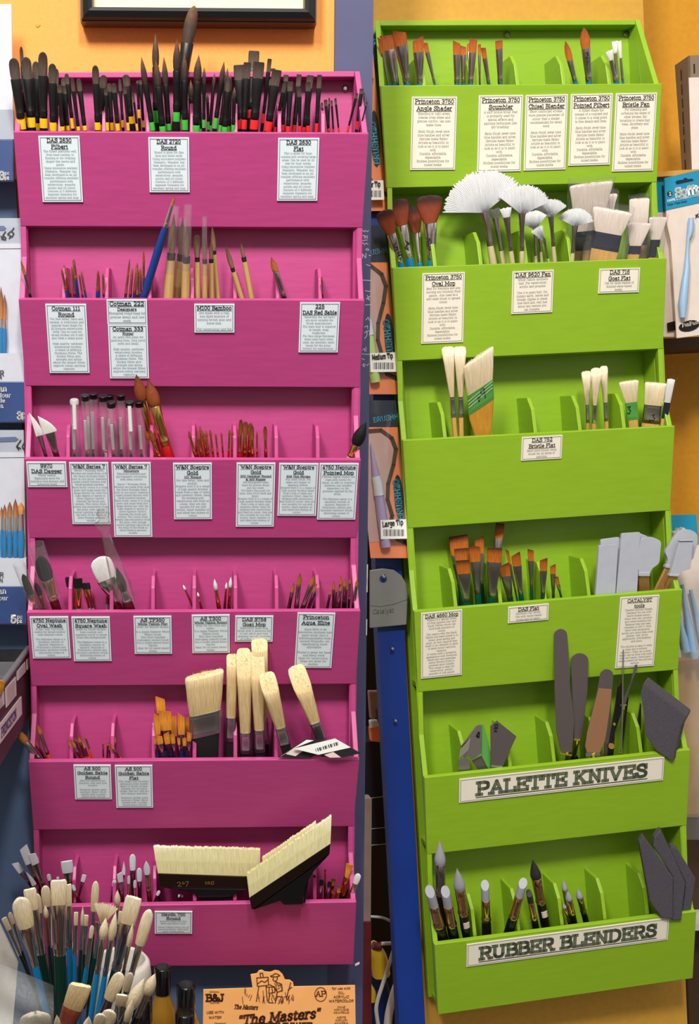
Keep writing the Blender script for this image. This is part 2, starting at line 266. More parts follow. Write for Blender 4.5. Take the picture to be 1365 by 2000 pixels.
# ---------------- lettering ----------------------------------------------
# own slab-serif stroke alphabet: cap height 10, x-height 7; '~' smooth stroke, '@' smooth closed, 's x y w' a slab
GL = {
'A':(10,'1.4 0 5 10 8.6 0;3 3.4 7 3.4;s1.4 0 3;s8.6 0 3'),'B':(9,'2 0 2 10;2 10 5.5 10;~5.5 10 7.3 9 7.3 6.3 5.5 5.3;2 5.3 5.5 5.3;~5.5 5.3 8 4.2 8 1 5.5 0;2 0 5.5 0;s1.5 0 2;s1.5 10 2'),
'C':(9,'~8 7.5 7 9.6 4.5 10 2 8.5 1.2 5 2 1.5 4.5 0 7 .6 8.2 2.5;8 7 8 10'),'D':(10,'2 0 2 10;2 10 5 10;~5 10 7.8 8.6 8.8 5 7.8 1.4 5 0;2 0 5 0;s1.5 0 2;s1.5 10 2'),
'E':(9,'2 0 2 10;1 10 8 10;2 5.2 6 5.2;1 0 8 0;8 0 8 2.6;8 10 8 7.4;6 4 6 6.4'),'F':(8.6,'2 0 2 10;1 10 8 10;2 5.2 6 5.2;8 10 8 7.4;6 4 6 6.4;s2 0 3.4'),
'G':(10,'~8 7.5 7 9.6 4.5 10 2 8.5 1.2 5 2 1.5 4.5 0 7 .5 8.2 1.4;8.2 0 8.2 4.4;5.6 4.4 9.2 4.4;8 7 8 10'),'H':(10,'2 0 2 10;8 0 8 10;2 5.2 8 5.2;s2 0 3;s8 0 3;s2 10 3;s8 10 3'),
'I':(5,'2.5 0 2.5 10;s2.5 0 3.6;s2.5 10 3.6'),'J':(7,'5 10 5 3;~5 3 4.4 .6 2.6 0 1 1 .8 3;s5 10 3.4'),'K':(10,'2 0 2 10;8 10 2.4 4.4;4 6 8.2 0;s2 0 3;s2 10 3;s8 0 2.6;s7.8 10 2.8'),
'L':(8.4,'2 0 2 10;1 0 7.8 0;7.8 0 7.8 3;s2 10 3.2'),'M':(12,'2 0 2 10;2 10 6 2 10 10;10 10 10 0;s2 0 3;s10 0 3;s1.6 10 2.2;s10.4 10 2.2'),'N':(10,'2 0 2 10;2 10 8 0;8 0 8 10;s2 0 3;s1.6 10 2.4;s8 10 3'),
'O':(10,'@5 10 2.2 8.5 1.2 5 2.2 1.5 5 0 7.8 1.5 8.8 5 7.8 8.5'),'P':(9,'2 0 2 10;2 10 5.5 10;~5.5 10 7.8 9 7.8 5.6 5.5 4.6;2 4.6 5.5 4.6;s2 0 3.6;s1.5 10 2'),'Q':(10,'@5 10 2.2 8.5 1.2 5 2.2 1.5 5 0 7.8 1.5 8.8 5 7.8 8.5;5.5 2.5 8.8 -1'),
'R':(9.6,'2 0 2 10;2 10 5.5 10;~5.5 10 7.6 9 7.6 6 5.5 5;2 5 5.5 5;5 5 8 0;s2 0 3;s1.5 10 2;s8.4 0 2.2'),'S':(8.6,'~7.2 7.6 6 9.6 4 10 2 9 1.8 7 3.4 5.7 5.8 4.8 7.4 3 6.8 .8 4.4 0 2.2 .4 1.2 2.6;7.3 7 7.3 10;1.1 0 1.1 3'),
'T':(9,'4.5 0 4.5 10;1 10 8 10;1 10 1 7.2;8 10 8 7.2;s4.5 0 3.4'),'U':(10,'2 10 2 3;~2 3 2.8 .8 5 0 7.2 .8 8 3;8 3 8 10;s2 10 3;s8 10 3'),'V':(10,'1.4 10 5 0 8.6 10;s1.4 10 3;s8.6 10 3'),
'W':(13,'1.4 10 4 0 6.5 9 9 0 11.6 10;s1.4 10 2.8;s11.6 10 2.8'),'X':(10,'1.6 0 8.4 10;1.6 10 8.4 0;s1.6 0 2.6;s8.4 0 2.6;s1.6 10 2.6;s8.4 10 2.6'),'Y':(10,'1.4 10 5 5 8.6 10;5 5 5 0;s5 0 3.4;s1.4 10 2.6;s8.6 10 2.6'),'Z':(8,'1.2 10 7 10 1 0 7.2 0;7.2 0 7.2 2.6;1.2 10 1.2 7.6'),
'a':(7.6,'~1.4 5.8 2.6 6.9 4.6 6.8 5.4 5.4;5.4 5.4 5.4 .8;5.4 0 7 0;~5.4 4 3 4 1.2 2.8 1.2 1 2.6 0 4.4 .4 5.4 1.6'),'b':(8,'1.8 0 1.8 10;~1.8 5.4 3.4 7 5.6 6.6 6.8 4.8 6.8 2.2 5.6 .4 3.4 0 1.8 1.6;s1.2 10 2'),
'c':(7,'~6 5 5 6.8 3.4 7 1.6 5.6 1.2 3.5 1.8 1.2 3.6 0 5.2 .3 6.2 1.6'),'d':(8,'6 0 6 10;~6 5.4 4.4 7 2.4 6.6 1.2 4.8 1.2 2.2 2.4 .4 4.4 0 6 1.6;s5.4 10 2;s6.6 0 2'),
'e':(7.2,'1.3 3.7 6.1 3.7;~6.1 3.7 5.6 6 3.8 7 1.9 6 1.2 3.5 1.9 1 3.8 0 5.2 .3 6.2 1.5'),'f':(5.6,'2.4 0 2.4 7.5;~2.4 7.5 2.8 9.5 4.4 10 5.4 9.2;1 6.8 4.6 6.8;s2.4 0 3.4'),
'g':(7.8,'@3.8 7 1.9 6.2 1.2 4.4 1.9 2.6 3.8 1.8 5.4 2.6 6 4.4 5.4 6.2;6 7 6 -1;~6 -1 5 -2.8 3 -3 1.4 -2.2;6 6.9 7.4 6.9'),'h':(8.4,'1.8 0 1.8 10;~1.8 5 3.2 6.8 5.2 6.8 6.2 5.2;6.2 5.2 6.2 0;s1.2 10 2;s1.8 0 2.8;s6.2 0 2.8'),
'i':(4.4,'2.2 0 2.2 7;1.9 9.6 2.5 9.6;s2.2 0 3.2;s1.6 7 1.8'),'j':(4.4,'2.6 7 2.6 -1;~2.6 -1 2 -2.8 .4 -2.8;2.3 9.6 2.9 9.6;s2 7 2'),'k':(8.2,'1.8 0 1.8 10;6.4 7 1.8 3;3.4 4.4 6.6 0;s1.2 10 2;s1.8 0 2.8;s6.6 0 2.4;s6.2 7 2.4'),
'l':(4.4,'2.2 0 2.2 10;s2.2 0 3.2;s1.6 10 2'),'m':(12,'1.8 0 1.8 7;~1.8 5 3 6.8 4.8 6.8 6 5.2;6 5.2 6 0;~6 5 7.2 6.8 9 6.8 10.2 5.2;10.2 5.2 10.2 0;s1.2 7 1.8;s1.8 0 2.6;s6 0 2.6;s10.2 0 2.6'),
'n':(8.4,'1.8 0 1.8 7;~1.8 5 3.2 6.8 5.2 6.8 6.2 5.2;6.2 5.2 6.2 0;s1.2 7 2;s1.8 0 2.8;s6.2 0 2.8'),'o':(7.6,'@3.8 7 1.9 6 1.2 3.5 1.9 1 3.8 0 5.7 1 6.4 3.5 5.7 6'),'p':(8,'1.8 -3 1.8 7;~1.8 5.4 3.4 7 5.6 6.6 6.8 4.8 6.8 2.2 5.6 .4 3.4 0 1.8 1.6;s1.2 7 2;s1.8 -3 3'),
'q':(8,'6 -3 6 7;~6 5.4 4.4 7 2.4 6.6 1.2 4.8 1.2 2.2 2.4 .4 4.4 0 6 1.6;s6 -3 3'),'r':(6.2,'2 0 2 7;~2 4.6 3.2 6.6 4.6 7 5.6 6.2;s1.4 7 2;s2 0 3.2'),'s':(6.4,'~5.2 5.4 4.2 6.9 2.4 6.9 1.4 5.4 2.4 4 4.2 3.2 5.3 1.8 4.4 .2 2.4 .1 1.2 1.6'),
't':(5.4,'2.2 9 2.2 1.6;~2.2 1.6 2.8 .2 4 .1 4.8 1.2;.8 6.8 4.4 6.8'),'u':(8.2,'1.8 7 1.8 2;~1.8 2 2.6 .2 4.4 .1 6 1.8;6 7 6 0;s1.2 7 1.8;s5.4 7 1.8;s6.6 0 2'),'v':(7.6,'1 7 3.8 0 6.6 7;s1.2 7 2.4;s6.4 7 2.4'),
'w':(10.6,'1 7 3 0 5.3 6.6 7.6 0 9.6 7;s1.1 7 2.2;s9.5 7 2.2'),'x':(7.8,'1.4 0 6.2 7;1.4 7 6.2 0;s1.5 0 2;s6.2 0 2;s1.5 7 2;s6.2 7 2'),'y':(7.8,'1.2 7 4 0;6.8 7 3 -3 1.2 -3;s1.4 7 2.4;s6.6 7 2.4'),'z':(6.8,'1.2 7 5.4 7 1 0 5.8 0'),
'0':(8,'@4 10 1.9 8.5 1.2 5 1.9 1.5 4 0 6.1 1.5 6.8 5 6.1 8.5'),'1':(6.4,'3.4 0 3.4 10 1.4 8.6;s3.4 0 4'),'2':(8,'~1.4 7.4 2 9.4 4 10 6 9.2 6.4 7.2 5 4.6 1.2 .2;1.2 0 6.8 0;6.8 0 6.8 2'),'3':(8,'~1.4 8.2 2.4 9.8 4.6 10 6.2 8.6 5.8 6.4 3.6 5.3;~3.6 5.3 6.2 4.6 6.8 2.6 5.8 .6 3.6 0 1.8 .6 1.2 2.2'),
'4':(8,'5.2 0 5.2 10 1 3 7.2 3;s5.2 0 3'),'5':(8,'6.2 10 2 10 1.6 5;~1.6 5 3.6 6.2 5.8 5.6 6.8 3.4 6 1 4 0 2 .4 1.1 2'),'6':(8,'~6.4 8.6 5.4 9.9 3.6 9.8 2 8 1.3 5 1.3 2.4;@4 6 2 5 1.3 3 2 .9 4 0 6 .9 6.7 3 6 5'),'7':(7.6,'1.2 10 6.6 10 3 0;1.2 10 1.2 7.6'),
'8':(8,'@4 10 2.2 9.2 1.8 7.6 2.6 5.9 4 5.3 5.4 5.9 6.2 7.6 5.8 9.2;@4 5.3 2 4.4 1.2 2.6 2 .7 4 0 6 .7 6.8 2.6 6 4.4'),'9':(8,'~1.6 1.4 2.6 .1 4.4 .2 6 2 6.7 5 6.7 7.6;@4 4 2 5 1.3 7 2 9.1 4 10 6 9.1 6.7 7 6 5'),
'&':(9.6,'~8 4.6 6.8 1.6 4 0 1.8 .8 1.2 2.6 2.4 4.6 5.2 6.6 5.8 8.4 4.6 10 3 9.6 2.4 8 3.4 5.8 8.6 0;s8.4 0 2;s8 4.6 2'),'.':(3.4,'1.4 0 1.9 0'),',':(3.4,'1.8 .4 1 -1.6'),'-':(5,'1 3.6 4 3.6'),"'":(3,'1.5 10 1.3 7.6'),'"':(5,'1.4 10 1.2 7.6;3.4 10 3.2 7.6'),
'(':(4,'~3 10.6 1.6 8 1.2 4.5 1.6 1 3 -1.6'),')':(4,'~1 10.6 2.4 8 2.8 4.5 2.4 1 1 -1.6'),';':(3.4,'1.8 .4 1 -1.6;1.4 6 1.9 6'),'$':(8,'~6.6 7.8 5 9 2.6 8.8 1.6 7 3 5.4 5.4 4.6 6.6 3 5.4 1.2 3 1 1.4 2.2;4 -1 4 11'),'/':(5,'.6 -1 4.4 11'),' ':(4.4,''),
}
GC = {}
def smooth(P, closed, k):
    out = []; n = len(P); rng = n if closed else n - 1
    for i in range(rng):
        a, b = P[i], P[(i + 1) % n]
        p = P[i - 1] if (closed or i) else (2 * a[0] - b[0], 2 * a[1] - b[1]); q = P[(i + 2) % n] if (closed or i + 2 < n) else (2 * b[0] - a[0], 2 * b[1] - a[1])
        for j in range(k):
            t = j / k; t2, t3 = t * t, t * t * t
            out.append(tuple(.5 * (2 * a[c] + (b[c] - p[c]) * t + (2 * p[c] - 5 * a[c] + 4 * b[c] - q[c]) * t2 + (3 * a[c] - p[c] - 3 * b[c] + q[c]) * t3) for c in (0, 1)))
    out.append(P[0] if closed else P[-1]); return out
def glyph(ch, k, serif):
    key = (ch, k, serif)
    if key not in GC:
        adv, d = GL.get(ch, GL['-']); L = []
        for st in filter(None, d.split(';')):
            if st[0] == 's':
                if serif:
                    x, y, w = map(float, st[1:].split()); L.append([(x - w / 2, y), (x + w / 2, y)])
                continue
            sm = st[0] in '~@'; n = list(map(float, st.lstrip('~@').split())); P = list(zip(n[::2], n[1::2]))
            L.append(smooth(P, st[0] == '@', k) if sm else P)
        GC[key] = (adv, L)
    return GC[key]
def twidth(t, serif=True): return sum(GL.get(c, GL['-'])[0] for c in t)
def ribbon(mb, P, hw, z, mi, ext=.8):
    for a, b in zip(P, P[1:]):
        dx, dy = b[0] - a[0], b[1] - a[1]; L = math.hypot(dx, dy)
        if L < 1e-9: continue
        dx, dy = dx / L * hw, dy / L * hw; ex, ey = dx * ext, dy * ext
        mb.add([(a[0] - ex - dy, a[1] - ey + dx, z), (a[0] - ex + dy, a[1] - ey - dx, z), (b[0] + ex + dy, b[1] + ey - dx, z), (b[0] + ex - dy, b[1] + ey + dx, z)], [(0, 1, 2, 3)], mi)
def write(mb, t, cx, y, cap, maxw=None, hw=.8, z=.0, mi=0, k=3, serif=True, it=0, align='c', fx=1.0):
    s = cap / 10; w = twidth(t) * s * fx; sx = s * fx
    if maxw and w > maxw: sx *= maxw / w; w = maxw
    x = cx - w / 2 if align == 'c' else cx
    for ch in t:
        adv, L = glyph(ch, k, serif)
        for P in L: ribbon(mb, [(x + (p[0] + p[1] * it) * sx, y + p[1] * s) for p in P], hw * s, z, mi)
        x += adv * sx
    return w
# ---------------- setting -------------------------------------------------
def slab(fr, pts, q, th, name, mats, parent=None, bevel=0, M=None):
    """pts: pixel corners (crop, x, y) or (x, y) laid on the plane q in front of the frame's back board; th = thickness away from the viewer"""
    P = [fr.pt(*(px(*p) if len(p) == 3 else p), q) for p in pts]
    mb = MB(); mb.prism(P, (0, th, 0)); return mb.build(name, mats, parent, fr.M if M is None else M @ fr.M, None, bevel)
def struct(o): o['kind'] = 'structure'; return o
struct(slab(PK, [(-900, -700), (704, -700), (694, 2700), (-900, 2700)], -.022, .02, 'wall_left', 'orange_wall'))
struct(slab(PK, [(-900, 350), (30, 350), (37, 480), (45, 900), (58, 1450), (690, 1450), (690, 2700), (-900, 2700)], -.014, .008, 'trim_1', 'blue_board'))
struct(slab(GN, [(690, -700), (1226, -700), (1257, 40), (1344, 2040), (1372, 2700), (832, 2700), (800, 1900), (765, 1150), (735, 700), (705, 500)], -.016, .03, 'wall_right', 'mustard_wall'))
struct(slab(GN, [(1180, -700), (2600, -700), (2600, 2700), (1180, 2700)], -.2, .02, 'wall_back', 'ochre_wall'))
# ---------------- the two racks ------------------------------------------
def lerp(a, b, t): return a + (b - a) * t
class Tray: pass
def rack(fr, name, label, mat, top, tops_q, lips, bots, ql, qb, ncomp, slant, dh, toe=0):
    T = []
    for (lx, ly, rx, ry), (bx, by, cx_, cy) in zip(lips, bots):
        t = Tray(); t.fr = fr; t.k = fr.k; t.ql, t.qb = ql, qb
        t.L, t.R, t.BL, t.BR = fr.pt(lx, ly, ql), fr.pt(rx, ry, ql), fr.pt(bx, by, qb), fr.pt(cx_, cy, qb)
        t.mid = (t.L + t.R) / 2
        n = (t.BR - t.BL).cross((t.L + t.R) / 2 - (t.BL + t.BR) / 2); t.n = n.normalized() if n.y < 0 else -n.normalized()
        t.xl, t.xr = t.L.x, t.R.x; t.up = T[-1] if T else None; t.nc = ncomp
        t.lipz = lambda x, t=t: lerp(t.L.z, t.R.z, (x - t.xl) / (t.xr - t.xl))
        t.flz = lambda x, t=t: lerp(t.BL.z, t.BR.z, (x - t.xl) / (t.xr - t.xl)) + .006
        T.append(t)
    th = .006 * fr.k; tl = fr.pt(*top[:2], tops_q); tr = fr.pt(*top[2:], tops_q)
    root = empty(name, fr.M @ Matrix.Translation(((T[-1].BL + T[-1].BR) / 2)), label, 'rack')
    inv = root.matrix_world.inverted() @ fr.M
    def part(mb, nm): return mb.build(nm, mat, root, inv, None, .0008)
    # back panel follows the outline
    lft = [tl] + [p for t in T for p in (t.L, t.BL)]; rgt = [tr] + [p for t in T for p in (t.R, t.BR)]
    mb = MB(); mb.prism([Vector((p.x + .002, 0, p.z)) for p in (tl, lft[-1])] + [Vector((p.x - .002, 0, p.z)) for p in (rgt[-1], tr)], (0, .01, 0)); part(mb, 'back_panel')
    for side, pts in ((1, lft), (-1, rgt)):
        poly = [Vector((pts[0].x, -tops_q, pts[0].z))]
        for k in range(len(T)):
            l, b = pts[1 + 2 * k], pts[2 + 2 * k]
            if k:
                u = poly[-1]; poly.append(Vector((lerp(u.x, l.x, .4), u.y, l.z + slant)))
            poly.append(Vector((l.x, -ql + th, l.z))); poly.append(Vector((b.x, -qb + th * .6 if k == len(T) - 1 else -qb, b.z if k == len(T) - 1 else b.z)))
            if k < len(T) - 1: poly[-1].y += .0005
        ix = toe * side if side > 0 else 0
        poly += [Vector((poly[-1].x + ix, .0, poly[-1].z)), Vector((pts[0].x + ix, .0, pts[0].z))]
        mb = MB(); mb.prism(poly, (side * th, 0, 0)); part(mb, 'side_panel')
    for t in T:
        mb = MB(); off = -t.n * th; mb.prism([t.L, t.R, t.BR, t.BL], off); part(mb, 'front_panel')
    for t in T:
        a, b = t.BL, t.BR; mb = MB()
        mb.hexa([(a.x + th, -qb + th, a.z), (b.x - th, -qb + th, b.z), (b.x - th, 0, b.z), (a.x + th, 0, a.z)], [(a.x + th, -qb + th, a.z + th), (b.x - th, -qb + th, b.z + th), (b.x - th, 0, b.z + th), (a.x + th, 0, a.z + th)]); part(mb, 'tray_floor')
    for t in T:
        for i in range(1, ncomp):
            x = lerp(t.xl, t.xr, i / ncomp); xb = lerp(t.BL.x, t.BR.x, i / ncomp); z = t.lipz(x); zf = lerp(t.BL.z, t.BR.z, i / ncomp) + th; w = .0045 * fr.k / 2
            prof = [(x, ql * .76, z - .002), (x, ql * .68, z + dh * .66), (x, ql * .5, z + dh), (x, .0, z + dh + .001), (xb, .0, zf), (xb, qb - th, zf)]
            mb = MB(); mb.prism([Vector((p[0] - w, -p[1], p[2])) for p in prof], (2 * w, 0, 0)); part(mb, 'divider')
    mb = MB(); mb.hexa([(tl.x + th, -tops_q, tl.z - th), (tr.x - th, -tops_q, tr.z - th), (tr.x - th, 0, tr.z - th), (tl.x + th, 0, tl.z - th)], [(tl.x + th, -tops_q, tl.z), (tr.x - th, -tops_q, tr.z), (tr.x - th, 0, tr.z), (tl.x + th, 0, tl.z)]); part(mb, 'top_board')
    return T
PT = rack(PK, 'brush_rack', 'tall pink painted wooden brush rack with six sloping trays', 'pink', (36, 141, 703, 139), .02,
 [(26,257,720,260),(36,584,712,586),(47,896,705,898),(52,1196,704,1193),(55,1488,702,1483),(62,1772,696,1762)],
 [(40,442,708,445),(50,754,702,757),(58,1051,695,1051),(61,1340,695,1336),(65,1621,690,1614),(71,1889,690,1884)], .06, .0273, 8, .047, .036)
GT = rack(GN, 'brush_rack', 'tall lime green painted wooden brush rack with six sloping trays', 'green', (732, 40, 1250, 38), .022,
 [(743.5,167,1293,163),(767,523,1302,504),(787,860,1318,832),(809,1194,1333,1151),(829,1519,1348.5,1464),(848.6,1845,1360,1780)],
 [(756,367,1283,356),(776,705,1295,681),(797,1032,1309,997),(816,1352,1324.5,1308),(834,1669,1341,1612),(855.6,1982,1353,1911)], .072, .0487, 6, .05, .047, .011)
PCOL = ['top pink tray', 'second pink tray down', 'third pink tray down', 'fourth pink tray down', 'fifth pink tray down', 'bottom pink tray']
GCOL = ['top green tray', 'second green tray down', 'third green tray down', 'fourth green tray down', 'fifth green tray down', 'bottom green tray']
# ---------------- label cards --------------------------------------------
CARDS = iter('''white card for filbert brushes under the yellow banded brushes, top pink tray
white card for round brushes under the green banded brushes, top pink tray
white card for flat brushes under the red banded brushes, top pink tray
white card for fine round brushes, leftmost card on the second pink tray down
short white card for designers brushes, touching the rigger card below it
white card for rigger brushes hanging directly below the designers card
small white card for bamboo brushes on the second pink tray down
white card for red sable brushes at right end of the second pink tray
small white card for dagger brushes at left end of the third pink tray
tall white card partly behind a clear wrapper, second from left on third pink tray
tallest white card on the third pink tray, for miniature brushes
white card for short round brushes in the middle of the third pink tray
tall white card with four heading lines on the third pink tray
white card for one stroke brushes, touching the pointed mop card
white card for pointed mops at right end of the third pink tray
white card for oval wash brushes at left end of the fourth pink tray
white card for square wash brushes, second from left on the fourth pink tray
white card for white flat brushes, third from left on the fourth pink tray
white card for white round brushes, left of the goat mop card
small white card for goat mops above the tall hog bristle brushes
plain white card with wide spacing at right end of the fourth pink tray
white card for golden round brushes, left of two on the fifth pink tray
white card for golden flat brushes, right of two on the fifth pink tray
greyish white card alone on the bottom pink tray
cream card for angle shaders, leftmost of five on the top green tray
cream card for scumbler brushes, second from left on the top green tray
cream card for chisel blenders, middle of five on the top green tray
cream card for pointed filberts, fourth from left on the top green tray
cream card for bristle fans, rightmost of five on the top green tray
tall cream card for oval mops at left of the second green tray down
cream card for fan brushes in the middle of the second green tray down
small cream card for goat flats at right of the second green tray down
small cream card for bristle flats, alone on the third green tray down
tall cream card for squirrel mops at left of the fourth green tray down
small cream card for flat brushes in middle of the fourth green tray down
tall cream card for silicone tools at right of the fourth green tray down
long white sign with large capitals about palette knives, fifth green tray down
long white sign with large capitals about rubber blenders, bottom green tray'''.split('\n'))
def card(t, tl, tr, br, bl, head, body, cm='card', sign=False):
    fr = t.fr; off = t.L + t.n * .0016
    P = [fr.plane(*px(*c), off, t.n) for c in (tl, tr, br, bl)]
    ux = ((P[1] - P[0]) + (P[2] - P[3])).normalized(); n = t.n; ux = (ux - n * ux.dot(n)).normalized(); vy = n.cross(ux)
    c = sum(P, Vector()) / 4; W = ((P[1] - P[0]).length + (P[2] - P[3]).length) / 2; H = ((P[0] - P[3]).dot(vy) + (P[1] - P[2]).dot(vy)) / 2
    M = fr.M @ Matrix((( ux.x, vy.x, n.x, 0), (ux.y, vy.y, n.y, 0), (ux.z, vy.z, n.z, 0), (0, 0, 0, 1)))
    M.translation = fr.M @ (c - vy * H / 2)
    name = 'sign' if sign else 'label_card'; col = 'green' if fr is GN else 'pink'
    root = empty(name, M, next(CARDS), 'sign' if sign else 'label', 'large signs on the green rack' if sign else 'description cards on the %s rack' % col)
    mb = MB(); mb.box((-W / 2, 0, -.0012), (W / 2, H, 0)); mb.build('card', cm, root)
    e = .0011; g = .0018; mb = MB()
    for a, b in (((-W/2+g, g), (W/2-g, g)), ((-W/2+g, H-g), (W/2-g, H-g)), ((-W/2+g, g), (-W/2+g, H-g)), ((W/2-g, g), (W/2-g, H-g))): ribbon(mb, [a, b], .00032, .0002, 0)
    mb.build('border', 'border', root)
    if sign:
        mb = MB(); cap = H * .5; w = write(mb, head[0], 0, H * .27, cap, W * .88, 1.28, .0003, 0, 3, fx=1.15); ribbon(mb, [(-w/2, H*.15), (w/2, H*.15)], H*.018, .0003, 0)
        mb.build('heading_outline', 'sign_edge', root)
        mb = MB(); write(mb, head[0], 0, H * .27, cap, W * .88, .95, .0005, 0, 3, fx=1.15); mb.build('heading', 'sign_ink', root); return
    wts = [(1.15 if h[0] == '~' else 1.85) for h in head]; tot = sum(wts) + sum(1 if b else .75 for b in body) + .3
    lh = H * .955 / tot; y = H * .985; mh = MB(); mbd = MB()
    for h, wt in zip(head, wts):
        y -= lh * wt; cap = lh * wt * (.56 if wt > 1.5 else .6); s = h.strip('~')
        w = write(mh, s, 0, y + lh * wt * .2, cap, W * .86, .86, .0004, fx=1.12); ribbon(mh, [(-w/2, y + lh*wt*.04), (w/2, y + lh*wt*.04)], cap * .055, .0004, 0)
    for b in body:
        y -= lh * (1 if b else .75)
        if b: write(mbd, b, 0, y + lh * .22, lh * .6, W * .9, .44, .0004, 0, 2, fx=1.02)
    mh.build('heading', 'ink', root)
    if mbd.v: mbd.build('body_text', 'ink_soft', root)
W7 = ["Series 7 Kolinsky Sable","Brushes are made from only","the finest Kolinsky Sable","hair in rust-proof, seamless","nickel plated ferrules with","black polished handles.","Each brush comes to a crisp","point and snaps back into","shape during use, with the","right degree of spring to","allow superior control","between the brush and","surface. The colour flows","evenly and consistently from"]
SG = ["Sceptre Gold II is a range of","high quality brushes made","from a mix of sable and","synthetic fibres. Ideal for","working with watercolour","and fluid oil colour, they are","also suitable for use with","acrylic, water mixable oil","and alkyd fast drying oil","colour."]
NP = ["The Neptune range is a","synthetic version of","squirrel. Neptune is","Princeton's softest and","thirstiest synthetic brush,","delivering oceans of","colour."]
MG = ["Using innovative resilient","filaments, 'Manglon' has","been developed as an all-","rounder offering excellent","performance with","watercolour, gouache,","acrylic and oil colour.","Consists of 3 different","diameter filaments for","excellent spring and snap."]
CT = ["High quality, synthetic","watercolour brushes.","A blend of differing","thickness fibres. The","thicker fibres give","strength and spring","whilst the thinner fibres","improve colour carrying","capacity."]
AS = ["Is a single filament White","Taklon brush.","This short handled","mahogany stained brush","has a nickel plated brass","ferrule.","Ideal for all water-based","media."]
GS = ["Imitation golden sable","synthetic blend. Short","handle with a nickel","plated brass ferrule"]
PR = ["Satin-finish jewel-tone","blue handles and silver","ferrules make Select","Artiste as beautiful to","look at as it is to paint","with.","Durable, affordable,","dependable.","Endless possibilities for","mixed media"]
def cd(t, tl, tr, br, bl, head, body, **k):
    f = lambda s: (s[0],) + tuple(map(float, s[1:].split(',')))
    card(t, f(tl), f(tr), f(br), f(bl), head.split('|'), body, **k)
cd(PT[0],'C275,57','C572,57','C598,533','C308,533','DAS 2630|Filbert',["The filbert performs well","from base-coating, to","floating or for creating","shapes like leaves and","petals."]+MG)
cd(PT[0],'C1068,68','D70,65','D72,452','C1078,462','DAS 2720|Round',["Round is great for fine","lines and detail work."]+MG)
cd(PT[0],'D697,70','D987,70','D965,510','D683,510','DAS 2630|Flat',["Flat is great for base-","coating and covering large","areas. Can be used on its","side for finer marks."]+MG)
cd(PT[1],'E322,457','E617,457','E648,953','E362,953','Cotman 111|Round',["For fine detail, lines and","washes. A traditional and","popular head shape for","all-purpose watercolour","work. Can be used for","broad strokes yet it will","also form a sharp point.",""]+CT)
cd(PT[1],'E766,424','E1058,424','E1062,603','E775,603','Cotman 222|~Designers',["Elongated round head for","precise detail and line","work."])
cd(PT[1],'E778,606','E1062,606','E1075,992','E792,992','Cotman 333|~Rigger',["An extra fine point for","painting lines, long scroll","work and detail.",""]+CT)
cd(PT[1],'F106,768','F388,768','F386,968','F106,968','M100 Bamboo',["Are made with a real,","non-dyed mixture of","natural brown goat and","horse hair.","","For watercolour and Ink"])
cd(PT[1],'F848,757','F1130,757','F1110,1107','F837,1107','225|DAS Red Sable',["Generally the tail hairs","are most suitable for","brush manufacture.","The male hair is superior","in length, snap,","toughness.","For this range European","dress male hairs were","used. An excellent sable","brush for the price.","Perfect for watercolour."])
cd(PT[2],'G187,673','G475,673','G486,853','G204,853','9970|DAS Dagger',["White Taklon","Especially good for","painting long grasses and","botanical work."])
cd(PT[2],'G495,677','G780,677','G798,1120','G525,1120','W&N Series 7',W7+["the point, with enough","colour carrying capacity in","the belly of the brush to","allow flowing gestural","strokes."])
cd(PT[2],'G798,677','G1083,677','G1100,1212','G828,1212','W&N Series 7|~Miniature',["Miniature painting and","photographic retouching","with extra control.",""]+W7+["the point, with enough","colour carrying capacity in","the belly of the brush to","allow flowing gestural","strokes."])
cd(PT[2],'G1245,682','H228,447','H230,840','G1256,1085','W&N Sceptre|Gold|~101 Round',["For fine detail, lines and","washes.","Sceptre Gold II is a range","of high quality brushes","made from a mix of sable","and synthetic fibres. Ideal","for working with","watercolour and fluid oil","colour, they are also","suitable for use with","acrylic, water mixable oil","and alkyd fast drying oil","colour."])
cd(PT[2],'H402,447','H675,447','H662,893','H398,893','W&N Sceptre|Gold|~202 Designer Round|~& 303 Rigger',["202 Elongated round","head for precise detail","and line work.","303 Extra fine point for","lines, long scroll work and","detail."]+SG)
cd(PT[2],'H700,450','H978,450','H958,818','H690,815','W&N Sceptre|Gold|~606 One Stroke',["Flat wash brush. For","edges and shapes or","applying washes."]+SG)
cd(PT[2],'H987,450','H1258,450','H1235,843','H965,843','4750 Neptune|Pointed Mop',["Pointed tipped rounds are","especially useful for","detail, as well as creating","different line weights","dependent on the","pressure applied by the","artist.",""]+NP)
cd(PT[3],'I213,757','I492,755','I510,1053','I238,1055','4750 Neptune|Oval Wash',["A flat, oval, full brush","useful for broad washes","with thinned colour",""]+NP)
cd(PT[3],'I512,757','I788,757','I805,1073','I535,1075','4750 Neptune|Square Wash',["Great for broad strokes,","base coating, and","applying colour to larger","areas like backgrounds.",""]+NP)
cd(PT[3],'I960,752','I1236,752','I1238,1020','I972,1023','AS TF350|~White Taklon Flat',["Great for smooth washes",""]+AS)
cd(PT[3],'J88,438','J355,433','J352,700','J92,702','AS T300|~White Taklon Round',["Great for fine lines and","washs."]+AS)
cd(PT[3],'J392,443','J660,443','J655,622','J392,622','DAS S758|Goat Mop',["Beautifully made mop","brush with a generous fill","of soft white goat hair","enabling smooth laydown","of colour and liquids."])
cd(PT[3],'J828,422','J1097,422','J1065,808','J810,803','Princeton|Aqua Elite',["","Aqua Elite is an","innovative synthetic-hair","paint brush that is","indistinguishable from","natural Kolinsky, yet","significantly more","affordable.","","Round is great for lines","and detail work","Ideal for watercolour.","Mops are great for","washes."])
